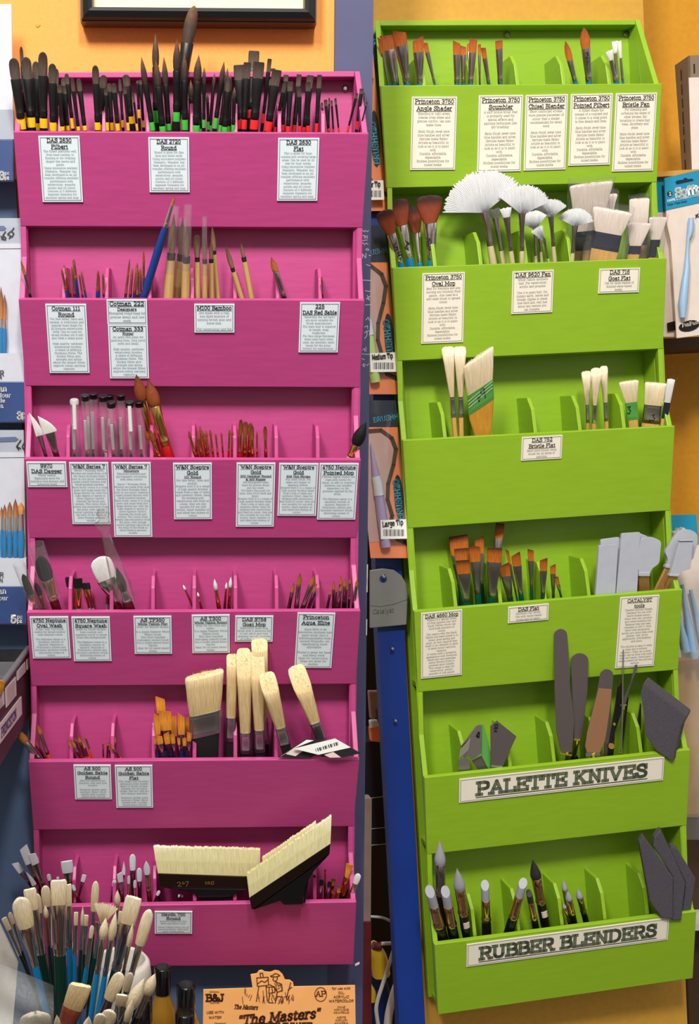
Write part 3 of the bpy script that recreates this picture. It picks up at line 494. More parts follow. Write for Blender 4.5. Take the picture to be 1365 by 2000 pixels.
cd(PT[4],'K528,755','K798,755','K806,1000','K543,1000','AS 500|Golden Sable|Round',["Ideal for watercolour,","gouache, inks and flow","acrylics.",""]+GS)
cd(PT[4],'K825,757','K1095,757','K1105,1060','K840,1062','AS 500|Golden Sable|Flat',["Flat shape and excellent","spring provides harder","edges to brush strokes.","Suitable for all water","media, fine art, folk art","and ceramic painting.",""]+GS)
cd(PT[5],'O67,637','O290,640','O288,768','O67,770','Haydn 700|Round',["Round is great for fine","lines and detail work.","","White Taklon brush for all","painting media, especially","water based media."])
k = dict(cm='card_warm')
cd(GT[0],'Q437,758','Q795,758','Q815,1330','Q468,1333','Princeton 3750|Angle Shader',["Blending in tight areas,","creates crisp edges and","precise control, can also","make lines.",""]+PR,**k)
cd(GT[0],'Q967,748','Q1318,745','Q1325,1340','Q988,1350','Princeton 3750|Scumbler',["A stiff bristle brush that","is primarily used for","special effects and","painting techniques like","dry brushing.",""]+PR,**k)
cd(GT[0],'R15,735','R343,728','R342,1308','R22,1318','Princeton 3750|Chisel Blender',["Short controlled strokes,","more precise placement of","colour than a shader,","recommended for detail","work",""]+PR,**k)
cd(GT[0],'R365,727','R692,722','R683,1270','R367,1282','Princeton 3750|Pointed Filbert',["A filbert shape but","instead of a rounded end","it comes to a crisp point","to fine details and lines.",""]+PR,**k)
cd(GT[0],'R718,722','R1038,715','R1012,1318','R700,1325','Princeton 3750|Bristle Fan',["For blending and","softening the edges of","other strokes; dry","brushing to create hair,","trees, shrubbery and","grass.",""]+PR,**k)
cd(GT[1],'S525,820','S857,808','S878,1357','S550,1370','Princeton 3750|Oval Mop',["Best for blending and also","moving low viscosity fluid","paints.  Also used as a","soft wash brush to spread","colour",""]+PR,**k)
cd(GT[1],'S1243,805','T237,778','T237,1107','S1245,1138','DAS 9620 Fan',["White Taklon synthetic","hair. For watercolour,","acrylic and gouache.","","Use it to paint hair, fur,","clumpy earth, leaves and","foliage, ripples in water,","tree bark and, well just","about any texture you","can imagine."],**k)
cd(GT[1],'T593,770','T908,765','T902,950','T590,965','DAS 716|Goat Flat',["Use for large washes of","thinned water-based","media."],**k)
cd(GT[2],'U1318,778','V308,752','V305,930','U1320,965','DAS 752|Bristle Flat',["Basic pure bristle value","brush for all kinds of","painting"],**k)
cd(GT[3],'X518,795','X843,765','X860,1275','X545,1307','DAS 4660 Mop',["Fission is a special blend","of blue squirrel hair and","black Taklon which can","hold huge amounts of","colour","The reason why the black","Taklon has been mixed is to","retain good spring and","point, as only squirrel hair","itself is too delicate in spite","of good colour carrying","capacity.","It comes with a gorgeous","appearance with brownish","black hair and seamless","metal ferrule fitted to","polished short handle.","This range is ideal for","watercolour, acrylic,","gouache or silk paints"],**k)
cd(GT[3],'X1210,747','Y202,708','Y202,832','X1218,873','DAS Flat',["Synthetic flat brush.","Use with water-based","media and oil paint."],**k)
cd(GT[3],'Y745,660','Y1050,643','Y1025,1185','Y730,1210','CATALYST|tools',["Flexible silicone Blades.","Designed for use with","heavy-bodied paints,","Great with oils, acrylics,","and water-mixable oils.","Because they are heat","resistant to 220 C, they","excel with encaustics.","Artists are using them with","plaster, clay, grout","application, printmaking,","and more.","","The silicone is easy to wipe","clean and is solvent","resistant. Clean up is most","easily can be done with mild","soap and water. Dried paint","can be peeled off the silicone","surface."],**k)
cd(GT[4],'Z827,730','a1095,1025','a1090,1200','Z835,918','PALETTE KNIVES',[],sign=True,**k)
cd(GT[5],'b885,900','c1130,925','c1130,1085','b893,1082','RUBBER BLENDERS',[],sign=True,**k)
# ---------------- brushes -------------------------------------------------
def interp(tab, u):
    for (a, x), (b, y) in zip(tab, tab[1:]):
        if u <= b: return x + (y - x) * (u - a) / max(b - a, 1e-9)
    return tab[-1][1]
RX = dict(
 round=[(0,.72),(.12,.92),(.3,1),(.5,.9),(.7,.6),(.85,.32),(.95,.12),(1,.02)],
 fluffy=[(0,.6),(.2,.85),(.6,1),(.85,.95),(.95,.75),(1,.35)],
 filbert=[(0,.86),(.2,.97),(.5,1),(.72,.97),(.85,.84),(.93,.62),(.98,.32),(1,.06)],
 pfilbert=[(0,.86),(.25,1),(.5,.94),(.75,.62),(.92,.24),(1,.02)],
 flat=[(0,.92),(.3,.98),(.7,1),(.92,1),(1,.9)], angle=[(0,.92),(.3,.98),(.7,1),(1,.97)], dagger=[(0,1),(1,1)],
 mop=[(0,.5),(.25,.72),(.5,.9),(.7,1),(.82,1),(.9,.93),(.96,.74),(.99,.45),(1,.05)],
 wash=[(0,.8),(.25,1),(.55,.98),(.8,.78),(.93,.5),(1,.1)],
 cone=[(0,.9),(.12,1),(.3,.9),(.6,.58),(.9,.14),(1,.02)], chisel=[(0,1),(.9,1),(1,.97)],
 splay=[(0,.6),(.4,.8),(.8,1),(1,1.0)])
def bristles(shape, w, L, flat, z0, skew=0, bend=0, rag=0, fuzz=0, tilt=0, n=20):
    mb = MB(); tab = RX[shape]; rnd = R.random; hw = w / 2
    us = sorted(set([a for a, _ in tab] + [.1, .4, .6])); rings = []; sq = 3.2 if shape in ('flat', 'angle', 'dagger') else 2
    ends = {'round': 1, 'cone': 1, 'pfilbert': .3, 'filbert': .35, 'mop': .4, 'wash': .5, 'fluffy': .8, 'chisel': 1, 'splay': .6}.get(shape, .45)
    for u in us:
        rx = interp(tab, u) * hw; xo = 0
        if shape == 'dagger':
            k = max(0.03, (1 - u ** 1.7)) if u > .15 else 1; xo = -(1 - k) * hw; rx = hw * k
        ry = (hw * flat) * (interp(tab, u) if ends == 1 else lerp(1.0, ends, u ** 1.5)) if shape != 'dagger' else hw * flat * (1 - .6 * u)
        if shape == 'filbert' and u > .93: ry = min(ry, rx)
        r = ring(rx, ry, 0, n, sq, (xo + bend * u * u * w, 0))
        for p in r:
            j = (rnd() - .5) * rag * w if u > .93 else 0
            p.z = z0 + u * L + (skew * p.x + tilt * p.y) * u + j
        rings.append(r)
    mb.loft(rings, 0, True, (1, 1))
    if fuzz:
        top = rings[-1]; c = sum(top, Vector()) / n
        for _ in range(fuzz):
            a = R.choice(top); p = c.lerp(a, math.sqrt(rnd()) if flat > .3 else rnd() ** .4); s = w * .012; h = w * (.02 + .06 * rnd()) if w < .03 else .0012 + .002 * rnd()
            d = Vector(((rnd() - .5) * h * .9, (rnd() - .5) * h * .5, h)); b = [p + Vector((s * math.cos(t), s * math.sin(t), -h * .6)) for t in (0, 2.1, 4.2)]
            mb.add(b + [p + d], [(0, 1, 3), (1, 2, 3), (2, 0, 3)])
    return mb
def fan(radius, a0, a1, z0, rag=.06, n=72, th=.0012):
    mb = MB(); F1 = []; B1 = []
    for i in range(n + 1):
        a = math.radians(lerp(a0, a1, i / n)); r = radius * (1 - rag * R.random()) * (1 + .10 * math.sin(i * 2.1) * rag * 4); row = []
        for u in (.06, .35, .7, 1.0):
            d = th * (1 - .75 * u) * (1.0 + .5 * (i % 2)); row.append((Vector((math.sin(a) * r * u, -d, z0 + math.cos(a) * r * u)), Vector((math.sin(a) * r * u, d, z0 + math.cos(a) * r * u))))
        F1.append([p[0] for p in row]); B1.append([p[1] for p in row])
    for S, flip in ((F1, 0), (B1, 1)):
        v = [p for r in S for p in r]; f = []
        for i in range(n):
            for k in range(3):
                q = (i * 4 + k, i * 4 + k + 1, (i + 1) * 4 + k + 1, (i + 1) * 4 + k); f.append(q if not flip else q[::-1])
        mb.add(v, f)
    for i in range(n):
        mb.add([F1[i][3], F1[i+1][3], B1[i+1][3], B1[i][3]], [(0, 1, 2, 3)])
    return mb
def place(t, lay, T, B):
    fr, k = t.fr, t.k; ti = t.ql - .0065 * k
    qb = (.044, .033, .023, .013)[lay] * k * (t.ql / k / .06) - .001; qf = (.012, .010, .007, .005)[lay] * k
    Bl = fr.pt(*B, qb); zl, zf = t.lipz(Bl.x), t.flz(Bl.x); sl = (qb - qf) / (zl - zf); q = qb
    for _ in range(5): Tl = fr.pt(*T, q); q = qb + sl * (Tl.z - Bl.z)
    if t.up:
        u = t.up; zb = u.flz(Tl.x) - .006
        if Tl.z > zb - .002:
            g = (Tl.z - zb) / (u.lipz(Tl.x) - zb); need = u.qb + (u.ql - u.qb) * max(0, min(1, g)) + .012
            # the axis has to pass in front of the panel's lower edge too
            f = (zb - Bl.z) / (Tl.z - Bl.z); need = max(need, qb + (u.qb + .012 - qb) / max(f, .2))
            if q < need: q = need; Tl = fr.pt(*T, q)
    d = (Bl - Tl).normalized(); ext = (Bl.z - zf - .0015) / max(1e-4, -d.z)
    nc = t.nc; wdt = (t.xr - t.xl) / nc; ci = min(nc - 1, max(0, int((Bl.x - t.xl) / wdt))); lo, hi = t.xl + ci * wdt + .007, t.xl + (ci + 1) * wdt - .007
    if d.x > 1e-4: ext = min(ext, max(.012, (hi - Bl.x) / d.x))
    if d.x < -1e-4: ext = min(ext, max(.012, (lo - Bl.x) / d.x))
    if Bl.y + d.y * ext > -.004 and d.y > 0: ext = max(.012, (-.004 - Bl.y) / d.y)
    return Tl, Bl, max(.012, ext)
def axes(fr, Tl, Bl, ext, twist=0):
    Tw, Bw = fr.M @ Tl, fr.M @ Bl; z = (Tw - Bw).normalized(); v = ((Tw + Bw) / 2 - CAM).normalized()
    x = v.cross(z).normalized(); y = z.cross(x)
    M = Matrix(((x.x, y.x, z.x, 0), (x.y, y.y, z.y, 0), (x.z, y.z, z.z, 0), (0, 0, 0, 1)))
    M.translation = Bw - z * ext
    if twist: M = M @ Matrix.Rotation(math.radians(twist), 4, 'Z')
    return M, (Tw - Bw).length, mpp(Tw)
# kind: (object name, category, shape, flatness, hair, ferrule, handle, band, ferrule top/width, ferrule end/width, handle bulge)
KD = {}
def kind(key, name, cat, shape, flat, hr, fe, ha, band=None, kf=.9, kb=.7, kh=1.1, **o): KD[key] = (name, cat, shape, flat, hr, fe, ha, band, kf, kb, kh, o)
kind('yf','filbert_brush','brush','filbert',.4,'mangl','black_ferrule','black','yellow_band',1.0,.8,1.0)
kind('gr','round_brush','brush','round',1,'mangl_round','black_ferrule','black','green_band',.95,.85,1.1)
kind('rf','flat_brush','brush','flat',.35,'mangl','black_ferrule','black','red_band',1.0,.75,1.0)
kind('cot','watercolour_brush','brush','round',1,'red_sable','copper','blue_handle',None,1.1,1.25,1.1)
kind('sab','watercolour_brush','brush','round',1,'sable','dark_silver','black',None,.85,.8,1.0)
kind('longb','watercolour_brush','brush','round',1,'sable','silver','blue_handle',None,1.1,1.5,1.7)
kind('dag','dagger_brush','brush','dagger',.22,'white_hair','dark_silver','maroon',None,.72,.42,1.0)
kind('scg','round_brush','brush','round',1,'red_sable','gold','red_handle',None,.75,.9,1.15)
kind('big','mop_brush','brush','round',.9,'red_sable','gold','red_handle',None,.75,.72,1.25)
kind('quill','quill_mop_brush','brush','round',.9,'black_hair','gold','beige_handle',None,.6,.62,1.0)
kind('sqw','wash_brush','brush','flat',.4,'black_hair','gold','grey_handle',None,.75,.5,1.3,rag=.12)
kind('twf','wash_brush','brush','filbert',.25,'white_hair','silver','maroon',None,.95,.36,1.3)
kind('wr','round_brush','brush','round',1,'white_hair','copper','maroon',None,.8,1.0,1.1)
kind('aq','round_brush','brush','round',1,'sable','dark_silver','black',None,.9,.95,1.1)
kind('gsr','round_brush','brush','round',1,'sable','dark_silver','orange_handle',None,.85,.85,1.2)
kind('gsf','flat_brush','brush','angle',.2,'golden','dark_silver','blue_handle',None,.7,.6,1.0)
kind('hay','round_brush','brush','filbert',.5,'rubber_white','dark_silver','maroon',None,.85,.7,1.1)
kind('hayf','flat_brush','brush','angle',.3,'rubber_white','dark_silver','maroon',None,.8,.5,1.1)
kind('ass','round_brush','brush','filbert',.5,'red_sable','gold','black',None,.8,.8,1.1)
kind('wsb','round_brush','brush','filbert',.5,'white_hair','silver','black',None,.85,.5,1.0)
kind('ang','angle_shader_brush','brush','angle',.22,'copper_hair','dark_silver','teal_handle',None,.95,.52,1.0)
kind('scm','scumbler_brush','brush','angle',.3,'copper_hair','dark_silver','teal_handle',None,.95,.7,1.0)
kind('pfb','pointed_filbert_brush','brush','pfilbert',.5,'copper_hair','dark_silver','teal_handle',None,.9,.65,1.0)
kind('bfan','bristle_fan_brush','brush','splay',.3,'white_hair','dark_silver','teal_handle',None,.55,.6,1.0,rag=.25,fuzz=40)
kind('omop','oval_mop_brush','brush','mop',.3,'mop_brown','silver','bright_blue_handle',None,.52,.33,1.1)
kind('dfl','flat_brush','brush','angle',.25,'golden_dark','steel','emerald_handle',None,.95,.55,1.1)
kind('hogw','hog_bristle_brush','brush','filbert',.4,'bristle','silver','green_handle',None,.95,.6,1.1,rag=.06,fuzz=30)
kind('hogf','hog_bristle_brush','brush','flat',.35,'bristle','silver','green_handle',None,.95,.72,1.0,rag=.08,fuzz=50)
kind('hogr','hog_bristle_brush','brush','round',.9,'bristle','silver','bright_blue_handle',None,.85,.6,1.1)
kind('rub','rubber_blender','rubber blender','cone',1,'rubber_grey','copper','black',None,.92,.86,1.0)
kind('ruc','rubber_blender','rubber blender','chisel',1,'rubber_grey','copper','black',None,1.05,1.1,1.1,tilt=.95)
ORD = 'first second third fourth fifth sixth seventh eighth ninth tenth eleventh twelfth thirteenth fourteenth fifteenth sixteenth seventeenth eighteenth nineteenth twentieth twenty-first twenty-second twenty-third twenty-fourth'.split()
def brush(key, t, cr, tx, ty, ey, fy, bx, by, w, lay=0, label='', group=None, bandy=None, **o):
    name, cat, shape, flat, hr, fe, ha, band, kf, kb, kh, ko = KD[key]; o = {**ko, **o}
    T, B = px(cr, tx, ty), px(cr, bx, by)
    if t.__class__ is Tray: Tl, Bl, ext = place(t, lay, T, B); fr = t.fr
    else: fr, qT, qB, ext = t; Tl, Bl = fr.pt(*T, qT), fr.pt(*B, qB)
    M, L, m = axes(fr, Tl, Bl, ext, o.get('twist', 0)); root = empty(name, M, label, cat, group)
    w = w / CR[cr][2] * m; H = by - ty; zt = ext + L; ze = ext + L * (by - ey) / H; zf = ext + L * (by - fy) / H
    hr, ha, fe, band = o.get('hair', hr), o.get('ha', ha), o.get('fe', fe), o.get('band', band)
    shape, flat = o.get('shape', shape), o.get('flat', flat); kf = o.get('kf', kf); kb = o.get('kb', kb)
    if zf < .006: zf = .006
    nm = 'rubber_tip' if cat == 'rubber blender' else 'bristles'
    bristles(shape, w, zt - ze, flat, ze, o.get('skew', 0), o.get('bend', 0), o.get('rag', 0), o.get('fuzz', 0), o.get('tilt', 0)).build(nm, hr, root)
    f0 = w * kf / 2; fl = f0 * (flat * 1.05 if flat < 1 else 1); rb = w * kb / 2; rb = max(rb, .0007)
    rby = rb * (.62 if flat < .5 and w > .012 else 1); h = ze - zf; mb = MB()
    mb.rev([(ze + .0006, f0 * .97, fl * .97), (ze, f0 * 1.03, fl * 1.05), (ze - h * .3, lerp(f0, rb, .25), lerp(fl, rby, .3)), (ze - h * .7, lerp(f0, rb, .85), lerp(fl, rby, .85)), (zf + h * .16, rb, rby),
            (zf + h * .13, rb * 1.13, rby * 1.13), (zf + h * .1, rb, rby), (zf + h * .07, rb * 1.13, rby * 1.13), (zf + h * .03, rb, rby), (zf, rb, rby)], 16)
    mb.build('ferrule', fe, root)
    zb = zf; ra, rc = rb * .99, rby * .99
    if bandy is not None:
        y0, y1 = bandy; z1 = min(ext + L * (by - y0) / H, zf); z2 = max(ext + L * (by - y1) / H, ext * .35); wb = o.get('wb', w * kb * 1.08) / 2
        bm_ = MB(); bm_.rev([(z1, wb * .96, wb * .7), (z1 - (z1 - z2) * .1, wb, wb * .75), (z2, wb, wb * .75)], 16)
        nk = (zf, ra, rc, z1, wb) if z1 < zf - 1e-4 else None
        zb, ra, rc = z2, wb * .98, wb * .72
    if zb > .002:
        mb = MB(); k = kh; mb.rev([(0, ra * .5, rc * .5), (min(.003, zb * .2), ra * .72, rc * .8), (zb * .6, ra * lerp(1, k, .9), max(rc, ra * .75) * lerp(1, k, .8)), (zb * .85, ra * k, max(rc, ra * .7) * k), (zb * .97, ra * lerp(1, k, .5), rc * lerp(1, k, .5)), (zb, ra, rc)], 14)
        if bandy is not None and nk: mb.rev([(nk[3], nk[4] * .9, nk[4] * .66), (nk[0], nk[1], nk[2])], 14)
        h_ = mb.build('handle', ha, root)
        if bandy is not None: bm_.build('color_band', band, h_)
    ROOTS[label] = root
    return root
ROOTS = {}
def scrib(t, q, L, w, name, mat, parent, fr=GN, I=None):
    mb = MB()
    for cr, pts in L:
        P = [fr.pt(*px(cr, *p), q) for p in pts]; n = fr.R3 @ Vector((0, -1, 0))
        for a, b in zip(P, P[1:]):
            d = (b - a); 
            if d.length < 1e-6: continue
            s = Vector((-d.z, 0, d.x)).normalized() * w; e = d.normalized() * w * .6
            mb.add([a - e + s, a - e - s, b + e - s, b + e + s], [(0, 1, 2, 3)])
    return mb.build(name, mat, parent, I if I is not None else fr.M)
def kid(parent, fr): return parent.matrix_world.inverted() @ fr.M
def mark(key, cr, L, w=2.2, mat='ink', name='handwritten_price'):
    """handwriting on the ferrule of the thing whose label starts with key"""
    root = ROOTS[key] if key in ROOTS else next(v for k, v in ROOTS.items() if k.startswith(key)); fe = next(o for o in root.children if o.name.startswith('ferrule'))
    y = min(v.co.y for v in fe.data.vertices) - .0004; Mi = root.matrix_world.inverted(); o = Mi @ CAM; mb = MB(); hw = w / CR[cr][2] * mpp(root.matrix_world.translation) / 2
    for pts in L:
        P = []
        for p in pts: d = Mi.to_3x3() @ ray(*px(cr, *p)); P.append(o + d * ((y - o.y) / d.y))
        for a, b in zip(P, P[1:]):
            d = (b - a).normalized(); s = Vector((-d.z, 0, d.x)) * hw; mb.add([a - d * hw * .6 + s, a - d * hw * .6 - s, b + d * hw * .6 - s, b + d * hw * .6 + s], [(0, 1, 2, 3)])
    mb.build(name, mat, fe)
def cluster(key, t, cr, by, desc, where, group, rows):
    """rows: (tip x, tip y, hair end y, ferrule end y, base x, width, layer, options)"""
    rows = [tuple(r) for r in rows]; order = sorted(range(len(rows)), key=lambda i: rows[i][0]); n = len(rows)
    for i, r in enumerate(rows):
        tx, ty, ey, fy, bx, w, lay = r[:7]
        if key in ('ang', 'scm', 'pfb', 'bfan'): fy = max(fy, by - 6)
        o = dict(r[7]) if len(r) > 7 else {}
        k = order.index(i); d = o.pop('d', desc)
        lab = '%s, %s%s' % (d, '' if n == 1 or 'd' in (r[7] if len(r) > 7 else ()) else ('leftmost of %d ' % n if k == 0 else 'rightmost of %d ' % n if k == n - 1 else ORD[k] + ' from left '), where)
        brush(o.pop('key', key), t, o.pop('cr', cr), tx, ty, ey, fy, bx, o.pop('by', by), w, lay, lab, group, o.pop('band', None) if isinstance(o.get('band'), tuple) else None, **o)
b_ = lambda a, b: dict(band=(a, b))
cluster('yf', PT[0], 'A', 940, 'black brush with yellow band', 'at the left of the top pink tray', 'yellow banded filbert brushes', [
 (95,418,570,850,160,75,0,b_(850,930)),(152,335,480,800,188,26,2,b_(810,890)),(185,410,570,835,230,75,1,b_(845,917)),(258,442,570,880,268,55,2,b_(888,940)),(308,373,545,838,315,68,0,b_(850,920)),
 (377,457,600,870,383,60,0,b_(880,940)),(408,495,620,880,402,34,2,b_(890,940)),(428,612,672,900,450,38,0,b_(910,940)),(455,563,620,900,478,36,2,b_(905,940)),(478,530,610,840,527,32,1,b_(850,925)),(465,615,680,895,490,30,1,b_(905,940)),
 (518,560,660,900,566,30,0,b_(910,940)),(565,565,660,895,612,38,1,b_(905,940)),(686,470,605,868,704,50,0,b_(880,935)),(748,540,637,850,716,54,1,b_(895,940)),(762,640,690,870,775,28,0,b_(880,940)),
 (785,600,665,870,808,36,2,b_(883,940)),(818,600,670,878,850,38,0,b_(888,940)),(862,570,660,855,888,24,2,b_(865,918)),(905,537,622,830,955,54,1,b_(838,890)),(897,620,680,872,925,26,0,b_(882,940)),(957,668,740,880,990,18,0,b_(890,940)),
 (990,580,605,778,1007,24,1,b_(788,850)),(1010,575,612,858,1036,26,2,b_(868,918))])
cluster('gr', PT[0], 'A', 940, 'black brush with green band', 'in the middle of the top pink tray', 'green banded round brushes', [
 (1018,408,600,868,1100,44,0,b_(878,940)),(1120,240,482,780,1124,52,2,b_(795,885)),(1122,430,628,895,1172,52,0,b_(908,945)),(1180,408,612,880,1216,44,1,b_(890,940)),(1275,278,508,790,1270,58,0,b_(803,872)),(1328,385,580,850,1332,52,0,b_(860,935)),
 (95,40,300,860,-32,92,2,{'cr':'B','by':925,'band':(880,925),'kb':.6,'shape':'wash','bend':.12,'d':'tallest brush with large brown head'}),
 (132,385,570,860,118,58,0,{'cr':'B','by':925,'band':(877,925),'bend':.1}),(80,560,690,880,92,42,2,{'cr':'B','by':925,'band':(890,925)}),(175,470,590,828,172,28,0,{'cr':'B','by':925,'band':(838,895)}),(143,590,680,893,150,24,2,{'cr':'B','by':925,'band':(903,925)}),
 (196,655,720,843,206,22,1,{'cr':'B','by':925,'band':(853,910)}),(248,510,600,870,214,26,2,{'cr':'B','by':925,'band':(880,925)}),(315,430,575,815,246,38,0,{'cr':'B','by':925,'band':(825,900)}),(340,475,590,868,285,30,2,{'cr':'B','by':925,'band':(878,925)}),
 (346,540,640,878,318,46,0,{'cr':'B','by':925,'band':(888,925),'shape':'filbert','hair':'mangl'}),(360,520,640,875,350,28,2,{'cr':'B','by':925,'band':(885,925)}),(388,610,690,865,378,30,0,{'cr':'B','by':925,'band':(875,925)})])
cluster('rf', PT[0], 'B', 925, 'black brush with red band', 'at the right of the top pink tray', 'red banded flat brushes', [
 (420,455,560,830,440,80,2,b_(840,905)),(478,437,550,825,452,52,1,b_(838,905)),(525,357,482,760,500,76,3,b_(770,830)),(560,435,548,825,522,78,0,b_(838,905)),(635,412,505,780,578,30,1,b_(795,862)),(652,480,600,830,640,46,3,b_(840,900)),
 (686,490,600,838,620,68,0,b_(850,920)),(742,585,650,880,672,30,1,b_(890,925)),(750,525,572,865,725,34,2,b_(875,920)),(780,570,640,875,762,42,1,b_(885,925)),(842,522,606,866,805,36,2,b_(876,925)),(843,615,680,872,845,30,0,b_(882,925)),
 (920,528,620,870,880,48,2,b_(893,925)),(903,575,640,870,905,36,0,b_(880,925)),(985,525,620,850,960,34,1,b_(864,925)),(1000,720,760,895,1018,14,1,b_(905,925)),(1026,700,745,890,1048,24,2,b_(905,925)),(1052,688,730,890,1050,12,0,b_(900,920)),
 (1068,705,745,895,1082,16,1,b_(905,925)),(1095,690,735,885,1120,16,0,b_(895,925)),(1247,655,692,870,1180,20,0,b_(880,925)),(1280,622,660,840,1243,28,1,b_(850,908)),(1292,650,680,840,1268,22,3,b_(850,908)),(1318,715,745,835,1262,10,0,{})])
# ---- second pink tray
cluster('sab', PT[1], 'E', 415, 'thin amber haired brush leaning past the rack edge', 'left end of the second pink tray', None, [(150,140,245,385,222,24,0)])
cluster('cot', PT[1], 'E', 415, 'fine blue handled brush', 'at the left of the second pink tray', 'fine blue handled watercolour brushes', [
 (443,202,232,355,487,15,0),(460,172,210,360,500,13,2),(470,185,215,400,510,15,1),(517,185,240,400,540,16,0),(530,130,160,280,562,19,1),(570,240,262,410,597,12,0),(586,220,248,370,620,14,2),(707,213,242,360,700,17,0),(712,240,262,365,716,12,2),(741,235,266,400,749,15,0)])
cluster('cot', PT[1], 'E', 415, 'small brush with reddish hair', 'above the designers card', 'designers brushes on the second pink tray', [
 (936,125,250,395,903,16,0,{'ha':'blue_handle'}),(955,198,240,405,937,17,2),(989,158,200,380,966,18,3),(993,202,252,405,990,20,0),(1010,197,240,405,1011,18,2),(1035,72,142,285,1035,16,1)])
cluster('longb', PT[1], 'C', 1225, 'long dark blue brush leaning right with a fine tip', 'beside the bamboo brushes', None, [(1258,492,550,708,1034,24,0,{'cr':'C'})])
def bamboo(tx, ty, ey, b0, b1, bx, by, w, hw, lay, lab, cr, tube=None, shape='round'):
    t = PT[1]; Tl, Bl, ext = place(t, lay, px(cr, tx, ty), px(cr, bx, by)); M, L, m = axes(t.fr, Tl, Bl, ext)
    root = empty('bamboo_brush', M, lab, 'brush', 'bamboo brushes on the second pink tray'); s = m / CR[cr][2]; H = by - ty; Z = lambda y: ext + L * (by - y) / H
    bristles(shape, hw * s, Z(ey) - Z(ty) if 0 else Z(ty) - Z(ey), .95, Z(ey)).build('bristles', 'brown_goat', root)
    r = w * s / 2; mb = MB(); mb.rev([(Z(b1), r * .8), (Z(ey), r * .8)], 16); mb.build('collar', 'black_matte', root)
    mb = MB(); mb.rev([(0, r * .9), (Z(b1) * .55, r), (Z(b1) * .57, r * 1.05), (Z(b1) * .59, r), (Z(b1), r * .93)], 16); mb.build('handle', 'bamboo', root)
    if tube:
        mb = MB(); rr = w * s / 2 * .98; mb.rev([(Z(tube[1]), rr * 1.03), (Z(tube[1]) + .004, rr), (Z(tube[0]), rr * .95)], 20, caps=(0, 0)); mb.build('protector_tube', 'clear_tube', root)
for a in [(340,417,493,0,507,329,583,21,14,1,'bamboo brush in a clear tube, leftmost of three standing together','_',(403,533)),(357,424,495,0,508,349,583,19,13,3,'bamboo brush in a clear tube, middle of three standing together','_',(425,520)),
  (366,440,500,0,513,362,583,18,12,0,'bamboo brush in the tallest clear tube, right of three standing together','_',(401,525)),
  (125,285,437,0,470,130,735,44,50,1,'bamboo brush with splayed brown hair, left in its compartment','F',None,'fluffy'),(178,300,450,0,483,180,735,40,28,0,'bamboo brush in a clear tube, alone among untubed ones','F',(160,560)),
  (222,320,450,0,478,228,735,40,30,1,'bamboo brush between a tubed brush and a taller bamboo brush','F'),(230,210,390,0,418,272,735,36,36,2,'taller bamboo brush with dark bent hair, right in its compartment','F'),
  (322,350,510,0,540,440,735,38,36,0,'bamboo brush with dark pointed hair leaning left','F'),(432,335,437,0,470,508,735,42,28,1,'bamboo brush with short pointed hair, rightmost bamboo brush','F')]:
    bamboo(a[0],a[1],a[2],a[3],a[4],a[5],a[6],a[7],a[8],a[9],a[10],a[11],a[12] if len(a) > 12 else None, a[13] if len(a) > 13 else 'round')
cluster('sab', PT[1], 'F', 735, 'round sable brush leaning left', 'alone near the right of the second pink tray', None, [(645,437,545,715,737,46,0)])
cluster('sab', PT[1], 'F', 735, 'tiny thin brush', 'beside the last divider of the second pink tray', None, [(998,572,605,700,1007,14,0,{'hair':'red_sable','ha':'maroon'})])
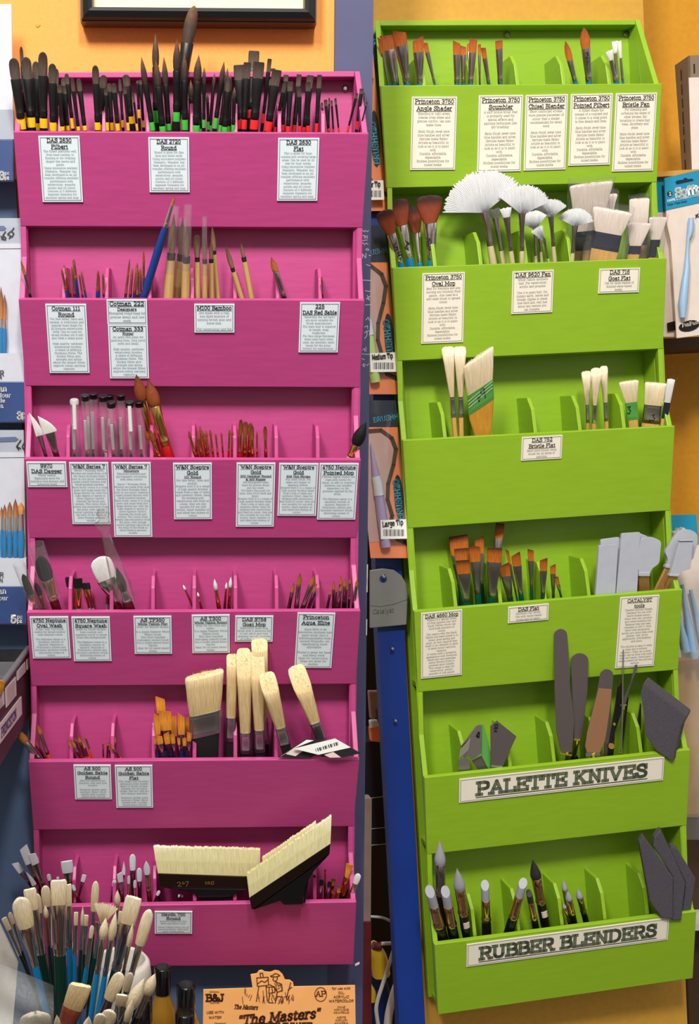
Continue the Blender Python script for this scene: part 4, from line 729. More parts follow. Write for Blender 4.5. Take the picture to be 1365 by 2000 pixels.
# ---- third pink tray
cluster('dag', PT[2], 'G', 645, 'white haired dagger brush', 'at left end of third pink tray', 'dagger brushes', [(237,310,480,635,335,58,1,{'kf':.6}),(322,330,458,610,412,104,0,{'kf':.66})])
def captube(cx, cy, bx, w, lay, lab, cap='black', prot=None, sticker=False, py=None):
    t = PT[2]; cr = 'G'; by = 645; Tl, Bl, ext = place(t, lay, px(cr, cx, cy), px(cr, bx, by)); M, L, m = axes(t.fr, Tl, Bl, ext); s = m / CR[cr][2]
    root = empty('brush_tube', M, lab, 'tube', 'clear capped brush tubes'); H = by - cy; Z = lambda y: ext + L * (by - y) / H; r = w * s / 2
    mb = MB(); mb.rev([(.001, r * .9), (Z(cy + 30), r * .9)], 20, caps=(1, 0)); tb_ = mb.build('tube', 'clear_tube', root)
    if cap: mb = MB(); mb.rev([(Z(cy + 38), r * .84), (Z(cy + 34), r * .92), (Z(cy + 8), r * .95), (Z(cy + 7), r * 1.08), (Z(cy), r * 1.06), (Z(cy - 1), r * .9)], 20); mb.build('cap', 'black', root)
    else: mb = MB(); mb.rev([(Z(cy + 30), r * .9), (Z(cy + 10), r * .97), (Z(cy), r * .8)], 20); mb.build('cap', 'protector', root)
    p = prot or cy + 180; pr = r * .36; c = (-r * .3, 0)
    mb = MB(); mb.rev([(Z(575), pr), (Z(p), pr)], 12, c=c); mb.build('protector_tube', 'protector', root)
    mb = MB(); mb.rev([(Z(580), pr * .6), (Z(575) + (Z(p) - Z(575)) * .35, pr * .75), (Z(p) - (Z(p) - Z(575)) * .2, pr * .1)], 10, c=c); mb.build('bristles', 'brown_goat', root)
    mb = MB(); mb.rev([(Z(612), pr * .75), (Z(578), pr * .7)], 12, c=c); mb.build('ferrule', 'silver', root)
    mb = MB(); mb.rev([(.004, pr * .5), (Z(640), pr * 1.1), (Z(612), pr * .8)], 12, c=c); mb.build('handle', 'black', root)
    mb = MB(); write(mb, 'Series 7', 0, 0, r * .62, None, .8, 0, it=.25, align='l'); v = [Vector((r * (.12 + 0) + p.y * 1, -math.sqrt(max(0, (r * .91) ** 2 - (r * .12 + p.y) ** 2)), ext * .5 + p.x * 1.15)) for p in mb.v]
    mb.v = [Vector((-(q.x - r * .4), q.y, q.z)) for q in v]; mb.build('lettering', 'paper_pink', tb_)
    if sticker: mb = MB(); mb.loft([[Vector((r * .93 * math.sin(a), -r * .93 * math.cos(a), z)) for a in (-.5, -.2, .1, .4)] + [Vector((r * .96 * math.sin(a), -r * .96 * math.cos(a), z)) for a in (.4, .1, -.2, -.5)] for z in (Z(cy + 200), Z(cy + 20))]); mb.build('sticker', 'print_white', root)
for a in [(535,222,548,70,0,'clear brush tube with pale cap and white strip, leftmost tube',None,400,True),(612,190,637,66,0,'black capped tube, second tube from left','b',370),(640,183,655,60,2,'black capped tube half hidden behind the second and third tubes','b',345),(672,178,682,70,1,'black capped tube with the largest brush inside, tallest of the row','b',312),
 (740,195,762,66,0,'black capped tube just left of the lowest cap','b',350),(790,193,802,60,2,'black capped tube behind the lowest capped tube','b',360),(800,240,832,68,0,'black capped tube with the lowest cap of the row','b',402),(870,188,887,66,1,'black capped tube standing apart, third from right','b',350),(932,238,955,66,0,'black capped tube with a long white sticker','b',398,True),(1002,238,1032,68,1,'black capped tube beside the big red brushes, rightmost tube','b',408)]:
    captube(*a[:6], cap=a[6], prot=a[7], sticker=len(a) > 8)
cluster('big', PT[2], 'G', 645, 'large red brush with brown pointed hair', 'beside the capped tubes', 'large red handled mop brushes', [(980,40,230,500,1135,92,3,{}),(1066,75,268,552,1218,98,1,{})])
cluster('scg', PT[2], 'G', 645, 'small gold ferruled brush under the large red brushes', 'third pink tray', None, [(1045,435,512,640,1110,32,1),(1075,430,530,640,1146,40,0)])
cluster('scg', PT[2], 'H', 415, 'small red brush with gold ferrule', 'in the middle of third pink tray', 'small gold ferruled round brushes', [
 (65,220,275,405,118,24,0),(105,185,250,400,128,28,2),(130,255,287,405,163,22,0),(145,185,242,400,170,20,3),(160,220,262,395,200,24,1),(187,220,265,390,208,22,3),(215,210,262,380,241,18,0),(255,240,276,385,273,16,0),(295,230,267,375,309,14,1),(353,212,250,365,345,17,0),(372,215,252,365,372,17,1)])
cluster('scg', PT[2], 'H', 415, 'slim red brush with gold ferrule', 'over the card with four heading lines', 'long gold ferruled brushes', [
 (420,205,245,370,418,20,1),(433,140,238,375,425,28,0,{'shape':'filbert'}),(465,155,248,390,458,38,1,{'shape':'filbert'}),(500,165,252,385,490,34,2,{'shape':'filbert'}),(508,180,275,395,515,30,0,{'shape':'filbert'}),(545,225,272,380,546,15,0),(602,188,275,405,608,26,0,{'shape':'filbert'})])
cluster('quill', PT[2], 'H', 415, 'black haired quill mop with wired gold ferrule leaning right', 'right end of third pink tray', None, [(1305,155,315,402,1200,90,0,{'bend':.08})])
# ---- fourth pink tray
def sleeved(lab, tx, ty, ey, fy, bx, w, tube, tw, lay, tc='clear_tube'):
    """a brush inside an open clear tube; tube: (top x, top y, bottom y)"""
    t = PT[3]; root = brush('sab', t, 'I', tx, ty, ey, fy, bx, 710, w, lay, lab, 'mop brushes in clear tubes', hair='black_hair', fe='copper', ha='maroon', shape='wash', flat=.6, kf=.85, kb=.6)
    m = mpp(root.matrix_world @ Vector((0, 0, .1))) / CR['I'][2]; H = 710 - ty; zl = max(v.co.z for o in root.children for v in o.data.vertices)
    ext = [o for o in root.children if o.name.startswith('ferrule')][0]; f0 = max(v.co.z for v in ext.data.vertices); per = (zl - f0) / (ey - ty)
    z0, z1 = zl - (tube[1] - ty) * per, zl + (ty - tube[0]) * per; r = tw * m / 2
    mb = MB(); mb.rev([(z0, r), (z1 - .001, r), (z1, r * 1.02)], 28, caps=(0, 0)); mb.build('protector_tube', tc, root); return root
sleeved('black oval mop in the widest clear tube, left end of fourth pink tray', 285, 320, 480, 620, 412, 112, (235, 620), 120, 0)
sleeved('black pointed mop in a clear tube leaning left past the rack edge', 165, 450, 592, 700, 268, 56, (370, 700), 84, 0)
sleeved('small black mop in a clear tube between two larger tubed mops', 256, 510, 600, 705, 325, 42, (455, 700), 62, 2)
cluster('sqw', PT[3], 'I', 710, 'square black brush with gold ferrule', 'fourth pink tray', 'square black wash brushes', [(500,468,535,690,535,64,2),(560,478,545,690,570,66,0),(600,513,556,690,648,34,1),(625,512,556,690,672,42,3)])
cluster('sab', PT[3], 'I', 710, 'short grey brush with red ferrule behind the white wash brush', 'fourth pink tray', None, [(782,560,605,662,770,28,3,{'fe':'red_wood','ha':'grey_handle','hair':'white_hair'})])
cluster('twf', PT[3], 'I', 710, 'large white oval wash brush with silver ferrule', 'leaning left in fourth pink tray', None, [(712,325,480,662,860,160,1)])
r_ = brush('big', PT[3], 'I', 838, 395, 570, 640, 935, 710, 66, 0, 'dark pointed brush with maroon handle in a tall crumpled clear wrapper', None, hair='black_hair', ha='maroon', fe='dark_silver', kf=.8, kb=1.05)
mb = MB(); prof = [(0,.5,.46),(.06,.72,.5),(.12,.5,.3),(.17,1.0,.25),(.2,.9,.22),(.25,.55,.4),(.3,.5,.5),(.45,.7,.6),(.6,.85,.7),(.8,1.1,.85),(1,1.2,.9)]
P = [PK.pt(*px('I', 745 if u < .2 else lerp(745, 905, (u - .2) / .8), lerp(-25, 640, u)), lerp(.112, .058, u)) for u, _, _ in prof]; m = mpp(PK.M @ P[0]) * 17
mb.loft([[P[i] + Vector((m * a * math.cos(k * .4488) * (1 + .15 * math.sin(3 * k + 5 * i)), m * b * math.sin(k * .4488), .0012 * math.sin(4 * k + 3 * i))) for k in range(14)] for i, (u, a, b) in enumerate(prof)][::-1], 0, True, (0, 1))
mb.build('wrapper', 'clear_tube', r_, r_.matrix_world.inverted() @ PK.M)
cluster('wr', PT[3], 'I', 700, 'fine white round brush leaning left', 'above the white flat card', None, [(1318,525,560,660,1400,18,1)])
cluster('wr', PT[3], 'J', 400, 'white round brush with maroon handle', 'in fourth pink tray', 'white round brushes', [
 (128,275,306,388,158,17,0),(246,182,258,385,281,30,0,{'fe':'gold'}),(332,205,252,355,318,18,2),(362,168,242,370,348,26,1),(388,232,278,370,378,12,3)])
cluster('aq', PT[3], 'J', 400, 'round brush with grey ferrule', 'over the plain white card, fourth pink tray', 'grey ferruled round brushes', [
 (804,207,276,395,767,28,1),(848,138,228,385,820,36,0),(952,150,230,378,862,38,0),(965,213,280,395,903,30,1),(988,198,262,380,940,28,2)])
cluster('aq', PT[3], 'J', 400, 'small grey ferruled brush', 'in the last compartment of fourth pink tray', 'small grey ferruled brushes', [
 (1063,262,292,395,1035,20,1),(1085,195,258,375,1080,22,2),(1105,248,275,380,1092,14,3),(1136,160,222,370,1120,24,2),(1140,222,268,385,1105,26,0),(1165,175,237,350,1150,26,1),(1178,225,258,350,1166,14,3),(1200,170,215,320,1188,16,0),(1218,188,230,330,1203,13,2),(1250,183,236,360,1220,24,0)])
# ---- fifth pink tray
cluster('gsr', PT[4], 'K', 715, 'round golden brush with orange handle', 'left end of the fifth pink tray', 'golden round brushes at left end', [(112,492,585,710,286,58,0,{'ha':'maroon'}),(232,553,612,705,332,28,1),(266,455,530,672,358,32,0)])
cluster('gsr', PT[4], 'K', 715, 'small golden round brush', 'at the first divider, fifth pink tray', 'small golden round brushes', [
 (482,570,622,700,552,27,1),(506,565,624,705,592,30,0),(530,545,585,700,600,20,2),(561,545,592,690,622,26,1),(582,555,632,690,640,24,3),(610,545,562,636,672,17,0)])
cluster('gsr', PT[4], 'K', 715, 'small golden brush', 'at the second divider of the fifth pink tray', 'golden brushes at the second divider', [
 (742,588,602,695,745,14,0),(778,590,614,700,772,18,2),(792,600,638,695,872,24,0),(832,545,595,690,815,24,1),(784,625,645,700,795,15,3)])
cluster('gsf', PT[4], 'K', 715, 'flat golden brush', 'packed in the fourth compartment, fifth pink tray', 'golden flat brushes', [
 (1152,268,375,560,1195,68,3,{'skew':-.5}),(1125,390,532,650,1152,44,1,{'skew':-.7}),(1188,365,500,640,1215,94,2,{'skew':-.2}),(1248,402,545,650,1262,48,3,{'skew':.2}),(1118,545,602,690,1122,16,0),(1142,542,600,690,1182,50,0,{'skew':-.5}),(1196,525,600,690,1228,44,1,{'skew':.4}),(1240,533,597,690,1266,34,0),
 (1305,392,532,640,1310,52,2,{'skew':-.8}),(1352,410,520,640,1346,44,3,{'skew':.5}),(1286,558,606,690,1300,22,0,{'skew':-.5}),(1328,558,615,690,1336,30,1),(1362,520,580,690,1362,34,0,{'skew':-.4})])
def paintbrush(t, cr, tip, end, fer, base, wtop, wend, lay, lab, grp, hr='hog', fe='tin', ha='black_matte', skew=0, flat=.42, twist=0, cut=0, hw=.8, name='hog_bristle_brush', q=None, neck=.45, fuzz=260, sq=3.5, below=None, tang=None):
    """big flat brush with a skewed end; tip/end/fer/base are axis pixels (crop coordinates)"""
    fr = t.fr; Tl, Bl, ext = place(t, lay, px(cr, *tip), px(cr, *base))
    if q: Tl, Bl = fr.pt(*px(cr, *tip), q[0]), fr.pt(*px(cr, *base), q[1])
    if below: ext = below
    M, L, m = axes(fr, Tl, Bl, ext, twist); root = empty(name, M, lab, 'brush', grp); s = m / CR[cr][2]; Lp = math.hypot(tip[0] - base[0], tip[1] - base[1])
    D = lambda p: ext + L * ((base[0] - p[0]) * (base[0] - tip[0]) + (base[1] - p[1]) * (base[1] - tip[1])) / Lp ** 2
    zt, ze, zf = ext + L, D(end), D(fer); w0, w1 = wtop * s, wend * s
    def rg(w, z, f, n=64, k=skew, jit=0, c=0):
        r = ring(w / 2, max(w1 * flat * f / 2, .0012), z, n, sq)
        for p in r: p.z += k * p.x + c * p.y + (R.random() - .5) * jit
        return r
    mb = MB(); J = w1 * .02 + .0004; rs = [rg(w1 * .96, ze, .92), rg(lerp(w1, w0, .35), lerp(ze, zt, .35), 1, c=cut * .3), rg(lerp(w1, w0, .75), lerp(ze, zt, .75), 1.05, c=cut * .75), rg(w0, zt - J * 2, 1.06, jit=J, c=cut), rg(w0 * .97, zt, .9, jit=J * 1.5, c=cut), rg(w0 * .8, zt + J * .6, .6, jit=J * 2, c=cut), rg(w0 * .5, zt + J * .8, .3, jit=J * 2, c=cut)]
    mb.loft(rs)
    for _ in range(fuzz):
        u = R.random() ** .5; a = R.choice(rs[4]); c = Vector((0, 0, zt)); p = Vector((a.x, a.y * u, a.z)); p.x *= R.uniform(.0, 1); p.z = zt + skew * p.x + cut * p.y
        h = J * (1 + 2.2 * R.random()) + .0006; e = .00028; d = Vector(((R.random() - .5) * h, (R.random() - .5) * h * .6, h))
        mb.add([p + Vector((e, 0, -h)), p + Vector((-e, e, -h)), p + Vector((-e, -e, -h)), p + d], [(0, 1, 3), (1, 2, 3), (2, 0, 3)])
    mb.build('bristles', hr, root)
    mb = MB(); h = ze - zf; pr = [(0, 1.0), (.03, 1.05), (.06, 1.0), (.12, 1.0), (.15, 1.04), (.18, 1.0), (.8, 1.0), (.83, 1.04), (.86, 1.0), (1, .99)]
    mb.loft([rg(w1 * (.985 + .02 * (k - 1)), ze - h * u, k * 1.02, 40) for u, k in pr]); mb.build('ferrule', fe, root)
    mb = MB(); wn = w1 * neck
    mb.loft([rg(w1 * hw, zf + .001, .9, 32), rg(w1 * hw * .95, zf - (zf) * .12, .85, 32), rg(lerp(wn, w1 * hw, .45), zf * .6, .8, 32, skew * .4), rg(wn, zf * .3, .7, 32, 0), rg(wn * .95, 0, .6, 32, 0)][::-1]); mb.build('handle', ha, root)
    ROOTS[lab] = root
    return root
HG = 'large hog bristle brushes in the fifth pink tray'
paintbrush(PT[4], 'M', (338,240), (343,460), (356,597), (348,750), 236, 202, 1, 'widest hog bristle brush with grey ferrule, left of the row in fifth pink tray', HG, skew=.235, flat=.3, neck=.62, hw=.86)
TW = dict(sq=4, fuzz=200)
paintbrush(PT[4], 'M', (508,150), (507,480), (503,625), (494,750), 72, 62, 2, 'narrow hog bristle brush just right of the widest one', HG, flat=1.3, cut=.55, neck=.95, hw=.95, **TW)
paintbrush(PT[4], 'M', (672,60), (668,480), (670,640), (700,750), 100, 70, 3, 'tallest hog bristle brush, behind the middle pair', HG, flat=1.1, cut=.6, neck=.9, hw=.95, **TW)
paintbrush(PT[4], 'M', (578,170), (583,565), (582,695), (590,750), 92, 68, 1, 'hog bristle brush left of the middle pair, fifth pink tray', HG, flat=1.5, cut=1.5, neck=.95, hw=.95, **TW)
paintbrush(PT[4], 'M', (660,180), (666,550), (668,688), (676,750), 90, 66, 1, 'hog bristle brush right of the middle pair, fifth pink tray', HG, flat=1.5, cut=1.5, neck=.95, hw=.95, **TW)
paintbrush(PT[4], 'M', (727,290), (783,540), (812,640), (850,750), 104, 70, 0, 'leaning hog bristle brush above the packaging cards', HG, flat=1.3, cut=1.1, neck=.95, hw=.95, **TW)
paintbrush(PT[4], 'M', (915,265), (1022,500), (1052,620), (1085,750), 112, 72, 1, 'rightmost hog bristle brush leaning far left, fifth pink tray', HG, flat=1.4, cut=1.4, neck=.95, hw=.95, **TW)
def sleeve(q, pts, strip, lab):
    mb = MB(); P = [PK.pt(*px('M', *p), q + .0) for p in pts]; o = slab(PK, [('M', *p) for p in pts], q, .0012, 'packaging_card', 'black_matte'); tag(o, lab, 'card', 'black and white packaging cards')
    for nm, mt, poly in strip: slab(PK, [('M', *p) for p in poly], q + .0006, .0005, nm, mt, o, 0, Matrix.Translation(-o.location))
    return o
sleeve(.062, [(785,743),(960,632),(1010,640),(1120,640),(985,745)], [('white_panel','print_white',[(800,738),(958,636),(1000,640),(875,690)]),('sticker','paper_pink',[(832,722),(880,688),(940,700),(890,735)]),('white_panel','print_white',[(975,668),(1110,634),(1118,640),(990,682)])], 'black and white packaging card lying on the left of the pair')
o = sleeve(.067, [(880,690),(1130,628),(1286,718),(1180,742),(1030,728)], [('white_panel','print_white',[(880,690),(1130,628),(1225,682),(1030,726)]),('sticker','paper_pink',[(1065,728),(1120,710),(1165,742),(1100,744)])], 'black and white packaging card with barcode, right of the pair')
for i in range(13):
    x = 1010 + i * 11; slab(PK, [('M', x, 690 - i * 3.4), ('M', x + 3 + 3 * (i % 3), 689 - i * 3.4), ('M', x + 8 + 3 * (i % 3), 706 - i * 3.4), ('M', x + 6, 708 - i * 3.4)], .0682, .0004, 'barcode_line', 'ink', o, 0, Matrix.Translation(-o.location))
# ---- bottom pink tray
cluster('hay', PT[5], 'N', 520, 'white tipped brush with maroon handle', 'at left of bottom pink tray', 'white tipped brushes at bottom left', [
 (168,92,205,300,330,64,1,{'key':'hayf','skew':.4}),(228,140,208,340,375,60,0,{'key':'hayf','skew':-.3}),(108,205,268,340,330,46,2,{'key':'hayf','skew':-.5}),(205,262,360,430,310,36,0,{'key':'hay','shape':'dagger'}),(348,284,328,420,400,30,1),(415,303,330,420,440,22,2),
 (480,192,268,330,515,86,0,{'key':'hayf'}),(608,290,338,400,548,32,1,{'key':'hayf'}),(520,362,400,440,592,26,0)])
cluster('hay', PT[5], 'N', 520, 'white tipped brush', 'left of the wide cream brushes', 'white tipped brushes left of the wide brushes', [
 (826,328,372,440,800,32,1),(906,196,285,400,842,30,2,{'shape':'dagger'}),(862,278,338,418,890,44,0,{'key':'hayf','skew':.5}),(955,141,252,400,960,48,2),(928,296,352,430,924,22,0),(1003,240,332,430,1008,40,1),(972,328,380,450,970,24,0),(1052,190,282,392,1082,48,0,{'key':'hay','shape':'pfilbert'}),(1148,404,436,470,1096,24,0),(1120,300,335,420,1110,12,2),(1112,400,425,445,1186,16,1,{'ha':'black'})])
cluster('hay', PT[5], 'N', 512, 'tiny thin brush', 'just under the wide cream brush', 'tiny thin brushes under the wide brush', [(1290,432,450,490,1282,14,0),(1300,428,448,488,1302,14,2),(1312,436,452,492,1322,14,1)])
HK = 'wide cream bristled hake brushes in the bottom pink tray'
def hake(pts, q, th, lab, jag=70):
    """tilted hake: pts = bristle TL, TR, BR, BL, ferrule end R, L, handle outline"""
    TL, TR, BR, BL, FR, FL, hd = pts; P = lambda p, qq=q: PK.pt(*px('O', *p), qq); root = None
    mb = MB(); top = []; n = jag
    front = []; backs = []
    for i in range(n + 1):
        u = i / n; a = P((lerp(TL[0], TR[0], u), lerp(TL[1], TR[1], u))); b = P((lerp(BL[0], BR[0], u), lerp(BL[1], BR[1], u))); d = (a - b).normalized(); j = (R.random() - .5) * .0016
        front.append((b, b.lerp(a, .5) + Vector((0, -th * .1, 0)), a + d * j)); backs.append((b + Vector((0, th, 0)), b.lerp(a, .5) + Vector((0, th * 1.1, 0)), a + d * j + Vector((0, th * .9, 0))))
    for i in range(n):
        for k in range(2):
            mb.add([front[i][k], front[i+1][k], front[i+1][k+1], front[i][k+1]], [(0, 1, 2, 3)]); mb.add([backs[i][k], backs[i][k+1], backs[i+1][k+1], backs[i+1][k]], [(0, 1, 2, 3)])
        m1 = (front[i][2] + backs[i][2]) / 2 + Vector((0, 0, .0012 * R.random() + .0006)); m2 = (front[i+1][2] + backs[i+1][2]) / 2 + Vector((0, 0, .0012 * R.random() + .0006))
        mb.add([front[i][2], front[i+1][2], m2, m1, backs[i+1][2], backs[i][2]], [(0, 1, 2, 3), (3, 2, 4, 5)])
    for s in (0, n):
        mb.add([front[s][0], front[s][1], front[s][2], backs[s][2], backs[s][1], backs[s][0]], [(0, 1, 4, 5), (1, 2, 3, 4)])
    base = P(hd[len(hd) // 2]); ax = (front[n // 2][2] - front[n // 2][0]).normalized(); xx = Vector((0, -1, 0)).cross(ax).normalized() * -1; yy = ax.cross(xx)
    Ml = Matrix(((xx.x, yy.x, ax.x, 0), (xx.y, yy.y, ax.y, 0), (xx.z, yy.z, ax.z, 0), (0, 0, 0, 1))); Ml.translation = base
    root = empty('hake_brush', PK.M @ Ml, lab, 'brush', HK); inv = Ml.inverted(); mb.build('bristles', 'cream_hake', root, inv)
    mb = MB(); mb.prism([P(BL, q + .0008), P(BR, q + .0008), P(FR, q + .0008), P(FL, q + .0008)], (0, th + .0016, 0)); mb.build('ferrule', 'dark_chrome', root, inv, None, .0012)
    mb = MB(); mb.prism([P(p, q - .001) for p in hd], (0, th - .002, 0)); mb.build('handle', 'black_gloss', root, inv, None, .001)
    return root, inv
h1, h1i = hake(((60,258),(692,272),(688,432),(86,412),(640,506),(100,496),[(640,505),(560,530),(500,560),(478,640),(365,640),(345,570),(280,520),(110,497)]), .05, .007, 'wide cream brush standing level with black varnish ferrule, bottom pink tray', 90)
scrib(None, .0525, [('O',[(200,470),(212,462),(222,470),(205,488),(225,488)]),('O',[(235,462),(232,478),(246,470)]),('O',[(250,462),(268,460),(255,488)]),('O',[(365,465),(372,462),(370,478)]),('O',[(385,460),(380,475),(396,474),(390,462)]),('O',[(405,460),(402,478),(416,476),(415,460),(405,460)])], .0006, 'handwritten_price', 'gold', h1, PK, h1i)
hake(((704,325),(1022,112),(1040,200),(720,420),(1045,230),(735,450),[(1045,232),(1000,330),(960,588),(880,592),(860,500),(735,452)]), .066, .006, 'wide cream brush behind the tilted one, only its top edge showing')
hk, hkinv = hake(((612,420),(1114,74),(1108,236),(628,556),(1104,300),(642,632),[(1102,302),(1010,400),(955,500),(945,597),(830,600),(812,575),(650,630)]), .076, .007, 'wide cream brush tilted steeply up to the right, bottom pink tray', 90)
cluster('ass', PT[5], 'O', 582, 'small brush', 'right end of the bottom pink tray', 'small brushes at right end of the bottom pink tray', [
 (1013,420,470,560,1032,16,1,{'d':'thin dark brush, leftmost','hair':'black_hair'}),(1058,448,482,555,1040,28,0,{'hair':'black_hair','fe':'dark_silver','ha':'maroon'}),(1077,388,410,470,1074,12,2,{'hair':'red_sable'}),(1105,460,492,565,1082,26,0,{'hair':'black_hair','fe':'dark_silver','ha':'maroon'}),(1126,446,482,520,1108,26,2,{'hair':'sable','shape':'splay'}),(1125,508,530,570,1110,18,0),
 (1166,485,520,560,1132,30,0,{'hair':'sable','shape':'splay','ha':'red_handle'}),(1222,358,432,535,1168,42,1,{'hair':'golden','shape':'splay'}),(1250,420,478,560,1192,32,2,{'hair':'golden'}),(1276,414,470,572,1216,38,0,{'hair':'white_hair','fe':'silver','ha':'beige_handle','d':'white tipped brush with silver ferrule leaning right'})])
# ---- the bouquet of bristle brushes in front (stands in a white pot below the frame)
def bq(key, tx, ty, ey, fy, bx, by, w, q, lab='', **o):
    global BQ; BQ.append((key, tx, ty, ey, fy, bx, by, w, q, o))
BQ = []
G_, B_ = 'green_handle', 'bright_blue_handle'
bq('hogf',28,600,682,860,205,1010,40,.18,ha=G_,kf=.7); bq('hogw',68,560,640,830,195,960,36,.15,ha=G_)
bq('hogw',140,453,655,940,295,1120,138,.21,ha=B_,kb=.36,kf=.8); bq('hogw',212,393,530,850,345,1130,92,.19,ha=G_,kb=.68,shape='flat',rag=.05); bq('hogw',262,425,560,840,330,1000,60,.15,ha=G_)
bq('hogw',325,368,510,800,372,950,68,.15,ha=G_); bq('hogr',325,508,592,792,372,1000,38,.17,ha=G_,fe='red_wood'); bq('hogf',422,330,490,850,440,1250,118,.2,ha=G_,kb=.78,kf=.95)
bq('hogf',488,360,505,800,512,1130,56,.165,ha=B_,kb=.85); bq('hogw',690,335,542,700,650,1000,56,.16,ha=G_,kf=.5,kb=.55); bq('hogr',846,400,500,640,838,900,46,.15,ha=G_)
bq('hogf',548,560,648,855,535,1130,32,.2,ha=B_,kb=1.0); bq('hogr',597,515,645,815,570,1150,28,.175,ha=G_,kb=.95); bq('hogf',622,580,652,850,590,1150,34,.16,ha=G_,kb=.7); bq('hogw',665,655,742,945,585,1230,34,.2,ha=B_,kb=1.0)
bq('hogr',762,600,732,985,640,1400,66,.215,ha=B_,kf=.8,kb=.6); bq('hogr',835,555,742,1000,690,1400,60,.19,ha=B_,kf=.75,kb=.62); bq('hogf',872,555,640,850,800,1150,34,.16,ha=G_)
bq('hogf',965,452,628,965,760,1280,122,.19,ha=G_,kb=.58); bq('hogr',958,638,792,960,850,1200,42,.23,ha=G_); bq('hogw',1078,540,778,1012,870,1280,86,.215,ha=B_,kf=.66,kb=.5,flat=.6,fuzz=0)
bq('hogw',872,995,1178,1330,680,1420,100,.27,ha='black',kf=.6,fe='dark_silver'); bq('hogw',945,995,1120,1250,850,1330,58,.24,ha=B_,kf=.6); bq('hogr',1042,1035,1238,1380,820,1480,104,.29,ha='black',kf=.62,fe='dark_silver'); bq('hogr',1118,1002,1135,1300,930,1450,84,.27,ha='black',kf=.7,fe='steel')
bq('hogf',880,1155,1222,1330,840,1420,84,.28,ha=G_); bq('hogf',582,1085,1235,1370,440,1480,160,.29,ha='red_wood',fe='red_wood',hair='hog',kf=.95,kb=.85,skew=.25); bq('hogw',255,1285,1400,1480,260,1560,226,.31,ha='red_wood',kf=.9,rag=.1,fuzz=120)
bq('hogw',800,1265,1380,1460,700,1560,110,.3,ha=G_); bq('hogw',730,1290,1400,1470,680,1560,90,.32,ha=G_); bq('hogr',410,1298,1400,1470,420,1560,50,.32,ha=B_); bq('hogr',640,1310,1420,1480,600,1560,70,.33,ha=B_)
bq('hogr',960,1180,1330,1420,860,1520,60,.31,ha='black',fe='steel')
bqn = {'G': 'dark green', 'B': 'blue'}
order = sorted(range(len(BQ)), key=lambda i: (BQ[i][2] > 900, BQ[i][1])); nu = sum(1 for b in BQ if b[2] <= 900)
for k, i in enumerate(order):
    key, tx, ty, ey, fy, bx, by, w, q, o = BQ[i]; hi = ty <= 900; kk = k if hi else k - nu; n = nu if hi else len(BQ) - nu
    sh = {'hogf': 'flat', 'hogw': 'rounded', 'hogr': 'pointed'}[key]
    lab = 'cream bristle brush with %s end, %s in the %s row of the bouquet' % (sh, 'leftmost' if kk == 0 else 'rightmost' if kk == n - 1 else ORD[kk] + ' from left', 'upper' if hi else 'front')
    brush(key, (PK, q + .01, q - .035, .09), 'N', tx, ty, ey, fy, bx, by, w, 0, lab, 'bristle brushes in the bouquet at bottom left', **o)
fr_ = empty('fan_brush', axes(PK, PK.pt(*px('N', 780, 445), .175), PK.pt(*px('N', 660, 1000), .15), .05)[0], 'spread cream fan brush in the middle of the bouquet', 'brush', 'bristle brushes in the bouquet at bottom left')
Mx, Lx, mx = axes(PK, PK.pt(*px('N', 780, 445), .175), PK.pt(*px('N', 660, 1000), .15), .05); sx_ = mx / CR['N'][2]; Zx = lambda y: .05 + Lx * (1000 - y) / 555
fan(205 * sx_, -27, 27, Zx(650), .1).build('bristles', 'bristle', fr_)
mb = MB(); mb.rev([(Zx(635), 60 * sx_, .002), (Zx(720), 22 * sx_, 16 * sx_), (Zx(850), 18 * sx_), (Zx(860), 21 * sx_), (Zx(880), 17 * sx_)][::-1]); mb.build('ferrule', 'silver', fr_)
mb = MB(); mb.rev([(0, 10 * sx_), (.03, 20 * sx_), (Zx(880), 17 * sx_)]); mb.build('handle', G_, fr_)
# ---------------- green rack contents -------------------------------------
cluster('ang', GT[0], 'Q', 660, 'orange haired angle shader', 'top left of the green rack', 'angle shader brushes', [(205,300,420,640,275,32,1,{'skew':-.8}),(262,278,392,635,330,112,2,{'skew':-.15}),(358,248,356,625,420,106,0,{'skew':-.3}),(507,302,408,645,522,86,0,{'skew':.4}),(563,335,412,620,638,36,1,{'skew':-.3})])
cluster('scm', GT[0], 'Q', 660, 'orange haired scumbler brush', 'over the scumbler card', 'scumbler brushes', [(810,330,428,650,812,58,0,{'skew':-.5}),(860,362,432,650,862,48,1,{'skew':-.4}),(905,340,410,640,908,30,3,{'skew':.5}),(942,305,412,630,918,60,0,{'skew':-.3}),(988,348,430,635,992,24,2),(1018,375,458,635,1062,38,0,{'skew':-.2})])
cluster('scm', GT[0], 'Q', 660, 'square orange chisel brush', 'alone in the top green tray', None, [(1141,318,384,610,1152,56,0,{'shape':'flat'})])
cluster('pfb', GT[0], 'R', 635, 'orange pointed filbert brush', 'top green tray', 'pointed filbert brushes', [(332,316,465,610,408,50,1),(475,208,372,600,514,74,0)])
cluster('bfan', GT[0], 'R', 635, 'small white splayed brush', 'right end of the top green tray', 'small white splayed brushes', [(672,395,465,620,722,56,0),(714,322,412,610,735,46,2),(748,320,448,620,778,32,1)])
cluster('omop', GT[1], 'S', 752, 'wide brown oval mop with silver ferrule', 'second green tray down', 'oval mop brushes', [(238,325,508,735,372,140,0),(340,238,440,700,448,172,2,{'kf':.5}),(470,295,500,735,522,122,3),(592,206,420,712,616,204,1)])
FG = 'white fan brushes in the second green tray'
